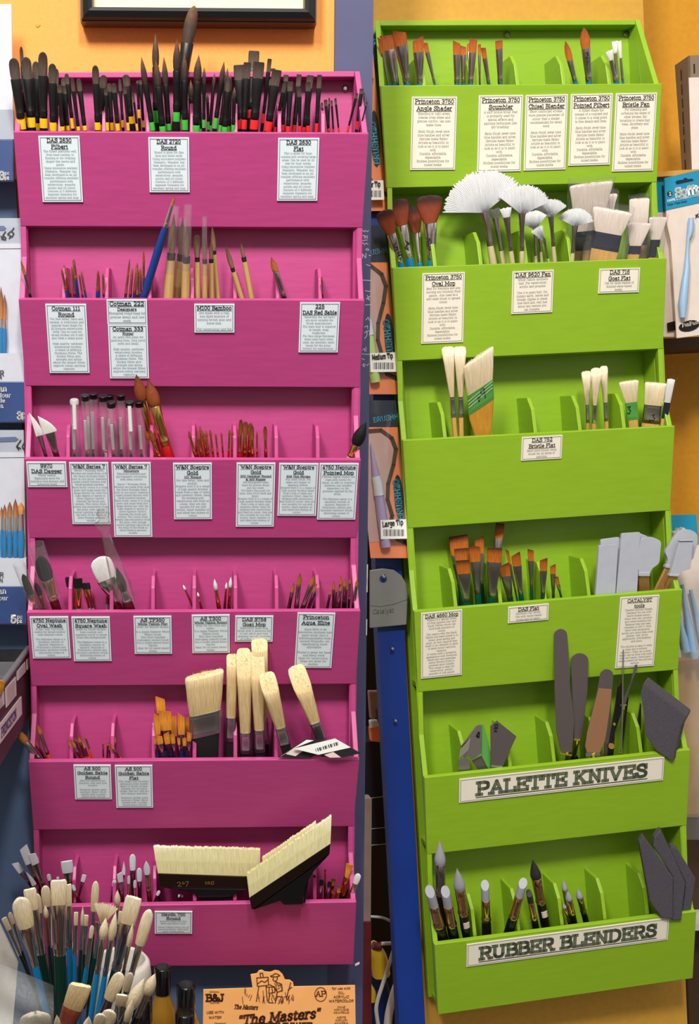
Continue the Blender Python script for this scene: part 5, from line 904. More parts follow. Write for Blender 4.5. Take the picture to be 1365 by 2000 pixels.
def fanbrush(cr, fx, fy, ey, bx, by, fw, rad, a0, a1, lay, lab, ha='beige_handle', rot=0, cv=1.0):
    """fx, fy: top of the ferrule; ey: ferrule end"""
    t = GT[1]; T, B = px(cr, fx, fy), px(cr, bx, by); Tl, Bl, ext = place(t, lay, T, B); M, L, m = axes(t.fr, Tl, Bl, ext); s = m / CR[cr][2]
    root = empty('fan_brush', M, lab, 'brush', FG); z = ext + L; ze = ext + L * (by - ey) / (by - fy); w = fw * s / 2
    if rad: fan(rad * s, a0, a1, z - .002, .07, 96, .0016).build('bristles', 'fan_white', root)
    else: bristles('splay', fw * s * 1.6, fw * s * 1.2, .2, z, rag=.2).build('bristles', 'fan_white', root)
    mb = MB(); mb.rev([(ze, w * .62), (ze + .0012, w * .7), (ze + .0024, w * .6), (ze + .004, w * .68), (ze + .006, w * .58), (lerp(ze, z, .55), w * .62), (lerp(ze, z, .85), w * .85, w * .45), (z - .0005, w, w * .3), (z + .002, w * .9, w * .25)], 16); mb.build('ferrule', 'dark_silver', root)
    mb = MB(); mb.rev([(0, w * .45), (ze * .5, w * .75), (ze * .9, w * .72), (ze, w * .6)], 14); mb.build('handle', ha, root)
fanbrush('S', 1030, 330, 600, 1098, 745, 80, 330, -78, 62, 1, 'largest white fan brush, spread wide at the left of the fans')
fanbrush('S', 1115, 385, 640, 1178, 742, 56, 0, 0, 0, 2, 'fan brush with dark ferrule hidden behind the largest fan')
fanbrush('S', 1202, 378, 640, 1247, 740, 56, 0, 0, 0, 0, 'fan brush with dark ferrule second behind the largest fan')
fanbrush('S', 1322, 345, 640, 1322, 740, 56, 235, -50, 68, 0, 'white fan brush with drooping hair in the middle of the fans')
fanbrush('T', 100, 460, 670, 106, 715, 36, 150, -60, 40, 2, 'narrow white fan brush behind the drooping fan')
fanbrush('T', 138, 540, 640, 150, 712, 36, 0, 0, 0, 3, 'short fan brush beside the third divider')
fanbrush('T', 168, 548, 690, 203, 712, 24, 130, -40, 6, 0, 'smallest white fan brush leaning left')
fanbrush('T', 220, 362, 595, 250, 710, 46, 142, -52, 62, 0, 'short spread white fan brush standing upright')
fanbrush('T', 408, 432, 648, 385, 705, 50, 142, -66, 74, 0, 'rightmost white fan brush beside the bagged goat brushes')
BG = 'goat hair flat brushes in clear bags'
def bagged(cr, tip, end, fer, base, wt, we, lay, lab, skew=0, bagw=None, ha='tan_wood'):
    root = paintbrush(GT[1], cr, tip, end, fer, base, wt, we, lay, lab, BG, hr='goat', fe='navy_ferrule', ha=ha, skew=skew, flat=.12, neck=.85, hw=.98, fuzz=80, name='goat_flat_brush')
    zs = [v.co.z for o in root.children for v in o.data.vertices]; xs = [abs(v.co.x) for o in root.children for v in o.data.vertices]; w = max(xs) * 1.07; zt = max(zs) + .003; z0 = zt * .25
    mb = MB(); rs = [[Vector((w * (1 + .02 * math.sin(3 * k + z * 300)) * math.copysign(abs(math.cos(k * .3927)) ** .3, math.cos(k * .3927)), .0075 * math.sin(k * .3927) * (1 - .6 * u) + .0012 * math.sin(k * 2 + u * 9), z + .002 * u * math.sin(5 * k))) for k in range(16)] for u, z in ((0, z0), (.3, lerp(z0, zt, .3)), (.6, lerp(z0, zt, .6)), (.85, lerp(z0, zt, .85)), (1, zt))]
    mb.loft(rs, 0, True, (0, 0)); mb.build('clear_bag', 'film', root)
bagged('T', (532,118), (520,470), (510,620), (500,700), 322, 200, 3, 'tallest goat hair brush in a clear bag, back of the group', skew=.1)
bagged('T', (572,215), (570,480), (565,620), (560,700), 312, 200, 2, 'goat hair brush in a clear bag, second tallest of the group', skew=.08)
bagged('T', (698,322), (657,494), (640,626), (622,700), 300, 212, 0, 'goat hair brush with navy ferrule and tan handle, front of the group', skew=-.05)
bagged('T', (905,236), (897,420), (895,590), (890,690), 150, 140, 2, 'tall narrow goat hair brush in a clear bag behind two others')
bagged('T', (905,425), (870,592), (862,660), (855,690), 180, 90, 0, 'short fluffy goat hair brush with navy ferrule, fourth compartment of wide row', skew=.1)
bagged('T', (1050,380), (1032,545), (1018,685), (1010,692), 136, 72, 0, 'goat hair brush in a clear bag at right end of second green tray', skew=.05)
# ---- third green tray
HB = 'hog flat brushes in the third green tray'
kw = dict(hr='bristle', fe='tin', ha='tan_wood', flat=1.5, cut=1.0, neck=.9, hw=.95, fuzz=160)
paintbrush(GT[2], 'U', (742,100), (778,450), (788,612), (800,772), 96, 40, 1, 'hog flat brush seen edge on, leftmost of three beside a green ferrule', HB, **kw)
paintbrush(GT[2], 'U', (835,100), (832,450), (840,612), (848,772), 96, 42, 1, 'hog flat brush seen edge on, between its twin and the green ferrule', HB, **kw)
g_ = paintbrush(GT[2], 'U', (980,150), (985,382), (998,535), (1015,770), 240, 212, 0, 'wide hog flat brush with green ferrule and amber handle', HB, hr='bristle', fe='green_metal', ha='amber_wood', flat=.2, skew=.62, neck=.58, hw=.97, fuzz=300)
paintbrush(GT[2], 'V', (495,280), (510,510), (512,650), (508,705), 72, 30, 2, 'slim hog brush edge on, leftmost of three by the fifth divider', HB, **kw)
paintbrush(GT[2], 'V', (572,262), (557,510), (556,650), (552,705), 84, 34, 0, 'slim hog brush edge on with ringed ferrule, middle of three', HB, **kw)
paintbrush(GT[2], 'V', (630,245), (626,490), (636,635), (652,700), 58, 34, 1, 'slim hog brush edge on, rightmost of three, tallest', HB, **kw)
paintbrush(GT[2], 'V', (822,340), (842,494), (852,630), (860,685), 146, 92, 1, 'hog flat brush with short green ferrule behind a divider', HB, hr='bristle', fe='green_metal', ha='tan_wood', flat=.25, neck=.6, hw=.8, fuzz=160)
paintbrush(GT[2], 'V', (1034,355), (1010,517), (998,660), (990,682), 166, 138, 1, 'hog flat brush with dark banded ferrule, right end of the third green tray', HB, hr='bristle', fe='dark_silver', ha='tan_wood', flat=.2, neck=.9, hw=.98, fuzz=200)
paintbrush(GT[2], 'V', (1150,325), (1116,495), (1098,620), (1088,682), 58, 48, 0, 'narrow white hog brush leaning right past the rack edge', HB, hr='white_hair', fe='navy_ferrule', ha='tan_wood', flat=.5, neck=.9, hw=.95, fuzz=60)
# ---- fourth green tray
cluster('dfl', GT[3], 'X', 715, 'dark tipped golden flat brush', 'at left of the fourth green tray', 'dark tipped flat brushes', [
 (822,187,335,600,872,150,3,{'skew':.05}),(848,287,392,640,885,116,2),(857,380,478,700,886,112,0),(985,205,322,560,1012,74,3,{'skew':.4}),(948,268,386,640,980,88,1,{'skew':-.2}),(1152,88,208,560,1085,68,3),(1108,282,388,660,1085,116,0),(1140,400,470,650,1130,44,2),
 (1182,412,500,690,1235,84,1,{'skew':.3}),(1206,300,410,640,1290,24,2,{'skew':-.8}),(1272,330,420,630,1322,72,0,{'skew':.5})])
cluster('dfl', GT[3], 'Y', 665, 'dark tipped golden flat brush', 'beside the small card', 'dark tipped flat brushes by the small card', [(64,292,376,578,72,46,1,{'skew':-.3}),(165,365,452,640,158,58,0,{'skew':.4}),(236,412,478,655,240,42,1,{'skew':.5}),(262,500,560,640,302,30,0,{'skew':-.3})])
def sil(poly, q, th, lab, hand=None, mat='silicone', ridge=None):
    """flexible blade drawn as a bevelled plate; hand: pixel corners of its wooden handle"""
    pts = [('Y', *p) for p in poly]; P = [GN.pt(*px(*p), q) for p in pts]; c = P[0].copy(); c = min(P, key=lambda p: p.z)
    root = empty('silicone_blade', GN.M @ Matrix.Translation(c), lab, 'painting tool', 'grey silicone tools in the fourth green tray'); I = Matrix.Translation(-c)
    mb = MB(); mb.prism(P, (0, th, 0)); mb.build('blade', mat, root, I, None, .0005)
    if ridge: mb = MB(); mb.prism([GN.pt(*px('Y', *p), q + .002) for p in ridge], (0, .004, 0)); mb.build('blade_edge', mat, root, I, None, .001)
    if hand:
        nk, h = hand; mb = MB(); a = [GN.pt(*px('Y', *p), q + .001) for p in nk]; mb.prism(a, (0, th + .002, 0)); mb.build('collar', mat, root, I, None, .001)
        mb = MB(); a = [GN.pt(*px('Y', *p), q - .0005 - (.02 if p[1] > 600 else 0)) for p in h]; mb.prism(a, (0, th - .001, 0)); mb.build('handle', 'spatula_wood', root, I, None, .0015)
def rr(pts, r=12, n=4):
    out = []
    for i, p in enumerate(pts):
        a, b = pts[i - 1], pts[(i + 1) % len(pts)]
        if len(p) > 2: out.append(p[:2]); continue
        la, lb = math.hypot(a[0]-p[0], a[1]-p[1]), math.hypot(b[0]-p[0], b[1]-p[1]); ra, rb = min(r, la * .48), min(r, lb * .48); s = (p[0]+(a[0]-p[0])*ra/la, p[1]+(a[1]-p[1])*ra/la); e = (p[0]+(b[0]-p[0])*rb/lb, p[1]+(b[1]-p[1])*rb/lb)
        for k in range(n + 1):
            t = k / n; out.append(((1-t)**2*s[0]+2*t*(1-t)*p[0]+t*t*e[0], (1-t)**2*s[1]+2*t*(1-t)*p[1]+t*t*e[1]))
    return out
sil(rr([(607,212),(752,192),(740,640,1),(600,650,1)], 16), .055, .004, 'straight grey blade behind the leftmost one')
sil(rr([(594,258),(742,246),(718,660,1),(566,668,1)], 16), .063, .005, 'straight grey blade at front left')
sil(rr([(770,165),(914,155),(886,650,1),(724,660,1)], 16), .061, .005, 'tallest straight grey blade, right of the shorter pair')
sil(rr([(880,152),(975,190),(952,330),(892,400),(880,620,1),(860,620,1)], 18), .052, .004, 'grey blade with rounded top behind the tallest one')
sil(rr([(914,205),(1000,190),(1076,225),(1060,400),(1000,440),(985,490),(905,490),(893,410)], 26), .061, .006, 'grey silicone spatula with rounded head and wooden handle', (((900,465),(990,465),(988,498),(903,498)), ((906,496),(984,496),(992,640),(896,640))))
sil(rr([(1210,150),(1290,132),(1352,165),(1360,225),(1320,370),(1155,432),(1112,428),(1130,370),(1102,310)], 26), .056, .006, 'large grey spatula with round head leaning right at the back', (((1112,405),(1165,412),(1150,440),(1108,432)), ((1110,430),(1152,440),(1104,640),(1005,640))))
sil(rr([(1217,220),(1322,218),(1300,440),(1235,455),(1215,495),(1142,490)], 8), .066, .006, 'rectangular grey spatula in front of the round headed one', (((1140,478),(1218,482),(1212,502),(1138,498)), ((1144,498),(1206,500),(1192,630),(1098,630))), ridge=[(1215,216),(1324,214),(1322,226),(1215,228)])
# ---- fifth green tray: palette knives
def knife(name, lab, blade, mat, q, th=.001, neck=None, scr=None, cr='a', extra=None, grp='palette knives and blades'):
    P = [GN.pt(*px(cr, *p[:2]), q + (p[2] if len(p) > 2 else 0)) for p in blade]; c = min(P, key=lambda p: p.z).copy(); root = empty(name, GN.M @ Matrix.Translation(c), lab, 'palette knife', grp); I = Matrix.Translation(-c)
    mb = MB(); mb.prism(P, (0, th, 0)); mb.build('blade', mat, root, I, None, .0003)
    for nm, mt, poly, dq, t2 in extra or []: mb = MB(); mb.prism([GN.pt(*px(cr, *p), q + dq) for p in poly], (0, t2, 0)); mb.build(nm, mt, root, I, None, .0003)
    if neck:
        mb = MB(); mb.tube([GN.pt(*px(cr, x, y), q + d) for x, y, d in neck[0]], neck[1]); mb.build('neck', 'gold', root, I)
        a, b = neck[0][-1], neck[0][-2]; mb = MB(); mb.tube([GN.pt(*px(cr, a[0], a[1]), q + a[2]), GN.pt(*px(cr, a[0] + 6, a[1] + 26), q + a[2] - .004), GN.pt(*px(cr, a[0] + 10, a[1] + 90), q + a[2] - .016)], [neck[1] * 1.2, neck[1] * 1.8, neck[1] * 1.6], 12); mb.build('handle', 'black', root, I)
    return root
def arcpts(cx, cy, rx, ry, a0, a1, n=9): return [(cx + rx * math.cos(math.radians(lerp(a0, a1, i / n))), cy + ry * math.sin(math.radians(lerp(a0, a1, i / n)))) for i in range(n + 1)]
knife('palette_knife','long dark palette knife, tallest blade in the fifth green tray', arcpts(296,80,51,48,180,360)+[(358,240),(372,500),(402,720),(392,900),(385,985),(302,985),(285,930),(262,820),(250,500)], 'blade_steel', .064, .0009, ([(345,985,0),(345,1040,-.006)], .0022), extra=[('ferrule','gold',[(300,990),(384,1004),(384,1016),(300,1002)],.001,.003)])
knife('palette_knife','dark palette knife half behind the tallest one', arcpts(443,278,68,58,180,360)+[(505,500),(472,800),(450,895),(402,890),(395,700)], 'blade_steel', .058, .0009, ([(425,890,0),(398,1010,-.012)], .003), extra=[('ferrule','gold',[(400,882),(450,884),(448,898),(400,896)],.001,.003)])
knife('palette_knife','palette knife with painted tan reflection and rounded end', arcpts(652,395,53,52,180,360)+[(690,560),(655,820),(640,900),(600,992),(498,992),(484,940),(500,830),(560,600),(592,450)], 'blade_steel', .067, .0009, ([(545,990,0),(550,1050,-.008)], .003), extra=[('painted_reflection','tan_reflection',[(592,492),(692,500),(684,600),(652,822),(638,900),(600,988),(500,988),(487,940),(503,832),(562,602)],.0004,.0005),('ferrule','steel',[(490,994),(600,990),(606,1012),(490,1020)],.001,.003)])  # tan overlay paints a reflection onto the lower blade
knife('palette_knife','thin dark knife edge right beside the tan one', [(680,560),(688,580),(682,860),(650,1040),(634,1040),(640,860)], 'blade_steel', .05, .002)
knife('palette_knife','narrow dark knife with a gold ring at its base', [(776,442),(780,560),(765,690),(716,830),(705,1020),(660,1015),(690,820),(740,490)], 'black', .052, .002, None, extra=[('ring','gold',arcpts(690,940,24,24,0,340,12),.002,.002),('rivet','gold',arcpts(712,770,11,13,0,340,10),.002,.002)])
knife('palette_knife','slender pointed knife leaning right over the tall card', [(872,312),(890,308),(884,352),(838,480),(800,612),(772,612),(790,560),(830,470)], 'blade_steel', .056, .0012, None, extra=[('ferrule','tin',[(756,618),(806,616),(806,628),(758,632)],.001,.003),('stem','black',[(806,590),(822,560),(800,760),(772,990),(764,990),(786,760)],-.006,.003)])
knife('palette_knife','hair thin upright blade tip in front of the tall card', [(778,190),(784,190),(782,600),(772,1000),(762,1000)], 'steel', .06, .0012, None, extra=[('ring','gold',arcpts(764,1000,14,11,0,340,10),.001,.002)])
knife('palette_knife','thin green reflecting blade beside the dark sponge', [(912,600),(920,620),(918,800),(866,965),(850,970),(870,870)], 'steel', .03, .0015)
z2 = knife('steel_scraper','flat grey six sided steel scraper with handwritten letters', [(1075,312),(1125,270),(1280,395),(1212,540),(1168,640),(1080,632)], 'blade_steel', .0655, .0012, cr='Z', extra=[('edge','tin',[(1080,622),(1170,628),(1168,642),(1080,636)],.0008,.001)], grp='steel scrapers')
scrib(None, .0662, [('Z',[(1112,325),(1108,303),(1130,300),(1132,322),(1112,325)]),('Z',[(1102,335),(1134,332)]),('Z',[(1106,362),(1118,345),(1124,360),(1110,350)])], .0005, 'lettering', 'black', z2, GN, kid(z2, GN))
z1 = knife('steel_scraper','folded grey steel scraper with bent flap', [(968,305),(1006,303),(1004,530),(930,580),(905,550),(880,552),(850,545),(845,470)], 'steel', .0645, .0012, cr='Z', extra=[('flap','blade_steel',[(1004,545),(1055,650),(985,665),(930,585)],-.006,.001),('edge_plate','silver',[(920,410),(905,500),(830,570),(838,500)],.004,.001),('side_plate','green_metal',[(1008,300),(1022,298),(1078,520),(1072,650),(1052,640),(1004,540)],-.004,.001),('lower_plate','steel',[(826,580),(880,552),(912,600),(925,690),(880,690),(822,690)],-.003,.001)], grp='steel scrapers')
scrib(None, .0652, [('Z',[(965,400),(985,360),(972,385),(985,405),(990,365)]),('Z',[(968,385),(980,408)])], .0006, 'lettering', 'black', z1, GN, kid(z1, GN))
def sponge(pts, q, depth, lab, cr, bend=0):
    P = [GN.pt(*px(cr, *p[:2]), q + (p[2] if len(p) > 2 else 0)) for p in pts]; mb = MB(); mb.prism(P, depth); o = mb.build('sponge', 'sponge', None, GN.M, None, .002); return tag(o, lab, 'sponge', 'dark grey foam sponges')
sponge([(935,450),(1275,710,.0),(1225,800),(1165,1064),(1040,985),(950,860),(912,530)], .075, Vector((.012, .01, .006)), 'large dark grey foam wedge sticking out at right of the fifth green tray', 'a')
sponge([(936,285),(1168,612),(1165,938),(1078,925),(1005,830),(985,790),(903,345)], .078, Vector((.003, .012, .001)), 'leftmost dark grey foam sponge in the bottom green tray', 'c')
sponge([(1070,235),(1262,655),(1230,945),(1158,945),(1166,610),(1012,370),(1020,300)], .074, Vector((.003, .012, .001)), 'middle dark grey foam sponge in the bottom green tray', 'c')
sponge([(1155,362),(1200,390),(1342,622),(1302,878),(1236,880),(1262,655),(1140,400)], .068, Vector((.003, .012, .001)), 'rightmost dark grey foam sponge in the bottom green tray', 'c')
# ---- bottom green tray: rubber blenders
RG = 'rubber blenders'
for a in [('rub','b',677,86,260,505,692,880,90,1,'tall grey cone tipped rubber blender with dark ferrule, at the far left',{'fe':'dark_silver'}),('rub','b',812,303,456,660,892,860,92,0,'large grey cone tipped rubber blender with copper ferrule',{}),('ruc','b',600,487,596,756,706,875,74,0,'grey slant tipped rubber blender, leftmost in the bottom green tray',{}),
 ('ruc','b',722,488,600,752,792,868,70,0,'grey slant tipped rubber blender between two cone tipped ones',{}),('ruc','b',1032,438,552,715,1046,838,64,1,'grey slant tipped rubber blender standing alone left of a divider',{}),('ruc','b',1330,422,522,692,1216,818,66,0,'grey slant tipped rubber blender leaning right',{}),
 ('rub','c',80,468,606,802,182,1002,86,1,'large black cone tipped rubber blender',{'hair':'rubber_black'}),('ruc','c',52,730,800,930,106,1006,46,0,'small black slant tipped rubber blender beside the large black one',{'hair':'rubber_black'}),
 ('rub','c',316,625,702,850,372,965,46,2,'small grey cone tipped rubber blender, tallest of four together',{}),('rub','c',346,712,778,890,404,968,54,0,'small grey cone tipped rubber blender in the middle of four together',{}),('rub','c',426,694,762,880,494,955,54,1,'small grey cone tipped rubber blender, rightmost of four together',{}),('rub','c',316,808,842,945,368,972,34,0,'tiniest grey rubber blender, lowest of four together',{})]:
    r = brush(a[0], GT[5], a[1], a[2], a[3], a[4], a[5], a[6], a[7], a[8], a[9], a[10], RG, **a[11])
    if 'large' in a[10]:
        zf = min(v.co.z for o in r.children if o.name.startswith('ferrule') for v in o.data.vertices); m = mpp(r.matrix_world.translation) / CR[a[1]][2]; w = a[8] * m * .49
        mb = MB(); mb.loft([[Vector((w * s * math.sin(k), -w * s * math.cos(k), z)) for s in (1.0, .92) for k in ((-.3, .1, .5, .9) if s == 1 else (.9, .5, .1, -.3))] for z in (zf - 110 * m, zf - 55 * m)]); mb.build('price_sticker', 'paper_pink', r)

mark('wide brown oval mop with silver ferrule, leftmost','S',[[(335,585),(318,600),(325,620),(345,610),(350,630),(330,640)],[(370,650),(350,660),(356,680),(376,672),(382,690),(366,705)],[(345,690),(385,668)]],7)
mark('wide brown oval mop with silver ferrule, second','S',[[(410,560),(425,590),(405,620),(430,635),(415,600),(440,590),(425,570)]],8)
mark('wide brown oval mop with silver ferrule, rightmost','S',[[(570,545),(600,560),(585,590),(612,580),(600,545),(575,570),(580,610),(612,615),(600,640),(585,625)]],7)
mark('orange pointed filbert brush, rightmost','R',[[(488,412),(505,405),(510,425),(490,450),(512,450)],[(495,480),(510,475),(498,500)]],7)
mark('wide hog flat brush with green','U',[[(975,470),(995,465),(985,500),(978,480)],[(1020,395),(1000,410),(1000,440),(1025,425),(1025,395),(1035,470)]],6)
mark('wide hog flat brush with green','U',[[(900,498),(1090,340)],[(904,522),(1090,366)],[(906,548),(1090,392)]],3,'print_white','ferrule_band')
mark('hog flat brush with short green','V',[[(812,535),(835,530),(822,550),(836,562),(828,585),(810,582)]],7)
mark('hog flat brush with dark banded','V',[[(1000,600),(1022,592),(1010,612),(1024,622),(1010,640),(998,634)],[(978,650),(985,632),(990,655)]],5,'black')
# ---------------- surroundings: left --------------------------------------
def thing_slab(fr, q, pts, th, name, mat, label, cat, group=None, bevel=0):
    return tag(slab(fr, pts, q, th, name, mat, None, bevel), label, cat, group)
def sub(par, fr, q, pts, th, name, mat, bevel=0):
    return slab(fr, pts, q, th, name, mat, par, bevel, par.matrix_world.inverted() if par.type == 'EMPTY' else Matrix.Translation(-par.location))
def words(par, fr, q, x, y, cap, text, mat, name='lettering', rot=0, hw=.8, serif=False, align='l', it=0, cr='_', maxw=None, z=.0006):
    """flat lettering on a surface facing the viewer; x, y, cap in pixels"""
    P = fr.pt(*px(cr, x, y), q + z); m = mpp(fr.M @ P) / CR[cr][2]; mb = MB(); write(mb, text, 0, 0, cap * m, maxw and maxw * m, hw, 0, 0, 3, serif, it, align)
    ca, sa = math.cos(math.radians(rot)), math.sin(math.radians(rot)); mb.v = [P + Vector((p.x * ca - p.y * sa, 0, p.x * sa + p.y * ca)) for p in mb.v]
    return mb.build(name, mat, par, par.matrix_world.inverted() @ fr.M if par.type == 'EMPTY' else Matrix.Translation(-par.location) @ fr.M)
def lines(par, fr, q, L, wpx, name, mat):
    m = mpp(fr.M @ fr.pt(*px(L[0][0], *L[0][1][0]), q)); return scrib(None, q, L, wpx * m / 2, name, mat, par, fr, par.matrix_world.inverted() @ fr.M if par.type == 'EMPTY' else Matrix.Translation(-par.location) @ fr.M)
# picture frame: four mitred mouldings swept around, print behind
fq = .012; o_ = [(163,-170),(618,-170),(612,30),(168,32)]
pf = empty('picture_frame', PK.M @ Matrix.Translation(PK.pt(390, 40, -.02)), 'black framed picture on the orange wall, only its lower edge in view', 'picture')
I_ = pf.matrix_world.inverted() @ PK.M
x0, z0 = (p := PK.pt(162, 51, -.016)).x, p.z; x1 = PK.pt(614, 46, -.016).x; zt_ = z0 + .3
prof = [(0, -.02), (0, -.004), (.001, .006), (.003, .010), (.009, .013), (.013, .0115), (.0145, .006), (.0145, -.02)]
def mould(mb, pr, c=((1, 1), (-1, 1), (-1, -1), (1, -1))):
    cs = [(x0, z0), (x1, z0), (x1, zt_), (x0, zt_)]
    rings = [[Vector((cx_ + d[0] * i, -h, cz + d[1] * i)) for i, h in pr] for (cx_, cz), d in zip(cs, c)]
    n = len(pr)
    for a in range(4):
        A, B = rings[a], rings[(a + 1) % 4]
        mb.add(A + B, [(k, (k + 1) % n, n + (k + 1) % n, n + k) for k in range(n)], 0)
mb = MB(); mould(mb, prof[1:-1]); mb.build('moulding', 'black_frame', pf, I_)
mb = MB(); mould(mb, [(-.0006, -.0195), (-.0006, .004), (.0015, .004), (.0015, -.0195)]); mb.build('moulding_side', 'brown_frame', pf, I_)
mb = MB(); mb.box((x0 + .013, .0, z0 + .013), (x1 - .013, .004, zt_ - .013)); mb.build('print', 'cream', pf, I_)
# hook and plaster chips on the wall
ch = slab(PK, [(69,48),(74,46),(79,49),(74,53),(71,52)], -.0212, .001, 'wall_chip', 'mustard_wall'); tag(ch, 'small chip in the orange wall above the yellow banded brushes', 'wall chip')
# three hanging packets of brushes at the left edge
def packet(y0, y1, xr, q, lab, header, blue, white, texts, brushes, hole, price):
    P0 = PK.pt(-60, y0, q); root = empty('brush_packet', PK.M @ Matrix.Translation(PK.pt(-10, y1, q)), lab, 'brush packet', 'hanging packets of brushes at the left edge'); t = .002
    if header: sub(root, PK, q, [(-90, y0), (xr - 6, y0), (xr - 5, header), (-90, header)], t, 'header', 'pack_grey'); sub(root, PK, q + .001, [(-90, header), (xr - 5, header), (xr - 4, header + 9), (-90, header + 10)], .001, 'seal', 'pack_white')
    hb = header + 10 if header else y0
    sub(root, PK, q, [(-90, hb), (xr - 5, hb), (xr - 1, blue), (-90, blue)], t, 'backing_card', 'pack_white')
    if white: sub(root, PK, q + .0075, [(-90, white), (xr - 1, white), (xr, blue), (-90, blue)], .006, 'card_band', 'pack_white' if header else 'pack_grey')
    sub(root, PK, q + .008, [(-90, blue), (xr - 1, blue), (xr, y1 - 4), (-90, y1)], .0075, 'card_foot', 'pack_navy', .001)
    for nm, x, y, cap, s, mt, hw in texts: words(root, PK, q + .0082, x, y, cap, s, mt, nm, 0, hw)
    if hole: sub(root, PK, q + .0008, hole, .0006, 'hang_hole', 'blue_board', 0)
    if price: lines(root, PK, q + .0012, price, 2.2, 'handwritten_price', 'black')
    for bx, tip, fe, ha, bot, hr, w in brushes:
        b = [PK.pt(bx, y, q + .005) for y in (tip, fe, ha, bot)]; m = mpp(PK.M @ b[0]); sb = MB()
        e = empty('packet_brush', PK.M @ Matrix.Translation(b[3]), '', ''); e.parent = root; e.matrix_world = PK.M @ Matrix.Translation(b[3]); II = Matrix.Translation(-b[3]); 
        e.matrix_parent_inverse = Matrix.Identity(4); e.matrix_basis = root.matrix_world.inverted() @ PK.M @ Matrix.Translation(b[3])
        sb.tube([b[0], b[0].lerp(b[1], .4), b[1]], [m * .3, m * w * .5, m * w * .45], 10); sb.build('bristles', hr, e, II)
        sb = MB(); sb.tube([b[1], b[1].lerp(b[2], .9), b[2]], [m * w * .42, m * w * .5, m * w * .5], 10); sb.build('ferrule', 'silver', e, II)
        sb = MB(); sb.tube([b[2], b[2].lerp(b[3], .4), b[3]], [m * w * .5, m * w * .65, m * w * .5], 10); sb.build('handle', 'teal_handle', e, II)
    mb = MB(); n = 9; V = []
    for j in range(n):
        for i in range(7):
            u, v = i / 6, j / (n - 1); p = PK.pt(lerp(-90, xr, u), lerp(y0 + 2, y1 - 2, v), q + .0095 + .004 * math.sin(math.pi * v) * math.sin(math.pi * min(1, u * 1.2)) + .0012 * math.sin(7 * v + 5 * u)); V.append(p)
    mb.add(V, [(j * 7 + i, j * 7 + i + 1, (j + 1) * 7 + i + 1, (j + 1) * 7 + i) for j in range(n - 1) for i in range(6)], 0, True); mb.build('clear_sleeve', 'film', root, root.matrix_world.inverted() @ PK.M)
    return root
packet(8, 357, 27, .016, 'white and navy brush packet at the top left edge', 0, 272, 214, [('lettering', -2, 350, 14, '3', 'print_white', 1.3), ('lettering', 9, 341, 6, 'pc', 'print_white', .9), ('lettering', 9, 350, 6, 'pz', 'print_white', .9)], [], None, None)
packet(426, 828, 50, .012, 'brush packet with a grey price header, middle of the three at left edge', 476, 745, 690, [('lettering', -1, 734, 10, 'R', 'ink', .8), ('lettering', -6, 741, 0.1, '.', 'ink', .8), ('lettering', -12, 740, 8, 'ON', 'ink', .8), ('lettering', -2, 764, 10, 'an', 'print_white', .9), ('lettering', -6, 776, 8, 'olour', 'print_white', .9), ('lettering', -3, 786, 8, 'lle', 'print_white', .9), ('lettering', -3, 796, 8, 'la', 'print_white', .9), ('lettering', 33, 818, 13, '3', 'print_white', 1.3), ('lettering', 43, 810, 6, 'pc', 'print_white', .9), ('lettering', 43, 818, 6, 'pz', 'print_white', .9)],
 [(2, 560, 622, 640, 692, 'sable', 8), (9, 575, 625, 642, 692, 'sable', 8)], [(-20,441),(8,441),(12,446),(8,450),(-20,450)], [('C',[(5,780),(25,790),(10,800)]),('C',[(40,745),(20,775),(42,790),(38,805),(18,800)]),('C',[(75,745),(55,765),(80,780),(65,795)]),('C',[(100,720),(82,745),(100,760),(85,785)])])
packet(840, 1222, 52, .014, 'brush packet with five teal handled brushes, lowest of the three at left edge', 884, 1145, 1090, [('lettering', -1, 1127, 9, 'R', 'ink', .8), ('lettering', -10, 1137, 8, 'ON', 'ink', .8), ('lettering', -3, 1159, 10, 'an', 'print_white', .9), ('lettering', -2, 1172, 8, 'our', 'print_white', .9), ('lettering', 21, 1216, 14, '5', 'print_white', 1.3), ('lettering', 33, 1208, 7, 'pc', 'print_white', .9), ('lettering', 33, 1216, 7, 'pz', 'print_white', .9)],
 [(3, 990, 1010, 1035, 1088, 'sable', 5), (9, 985, 1012, 1036, 1088, 'sable', 7), (19, 980, 1008, 1038, 1088, 'sable', 9), (30, 974, 1010, 1036, 1088, 'sable', 9), (41, 981, 1004, 1036, 1088, 'golden', 12)], [(-20,855),(30,853),(36,858),(30,862),(-20,864)], [('G',[(150,515),(120,560),(135,585),(118,560),(150,575)]),('G',[(185,515),(160,560),(180,590),(162,570)])])
# black divided crate at the left with price tags
zc = PK.pt(57, 1268, .0).z
A0 = PK.pt(57, 1268, .0); A1 = PK.ptz(-70, 1440, zc); dirc = (A1 - A0).normalized(); side = Vector((-dirc.y, dirc.x, 0)); side = side if side.x < 0 else -side
cr_ = empty('divided_crate', PK.M @ Matrix.Translation(Vector((A0.x - .05, A0.y - .1, zc - .09))), 'black divided crate with white price tags on its side, left of the pink rack', 'crate'); Ic = cr_.matrix_world.inverted() @ PK.M
def cp(u, s, z): return A0 + dirc * u + side * s + Vector((0, 0, z))
LC = (A1 - A0).length; dv = Vector((0, 0, -.08))
mb = MB(); mb.hexa([cp(0,0,-.08),cp(LC,0,-.08),cp(LC,.004,-.08),cp(0,.004,-.08)],[cp(0,0,0),cp(LC,0,0),cp(LC,.004,0),cp(0,.004,0)]); mb.build('side_wall', 'crate_side', cr_, Ic)
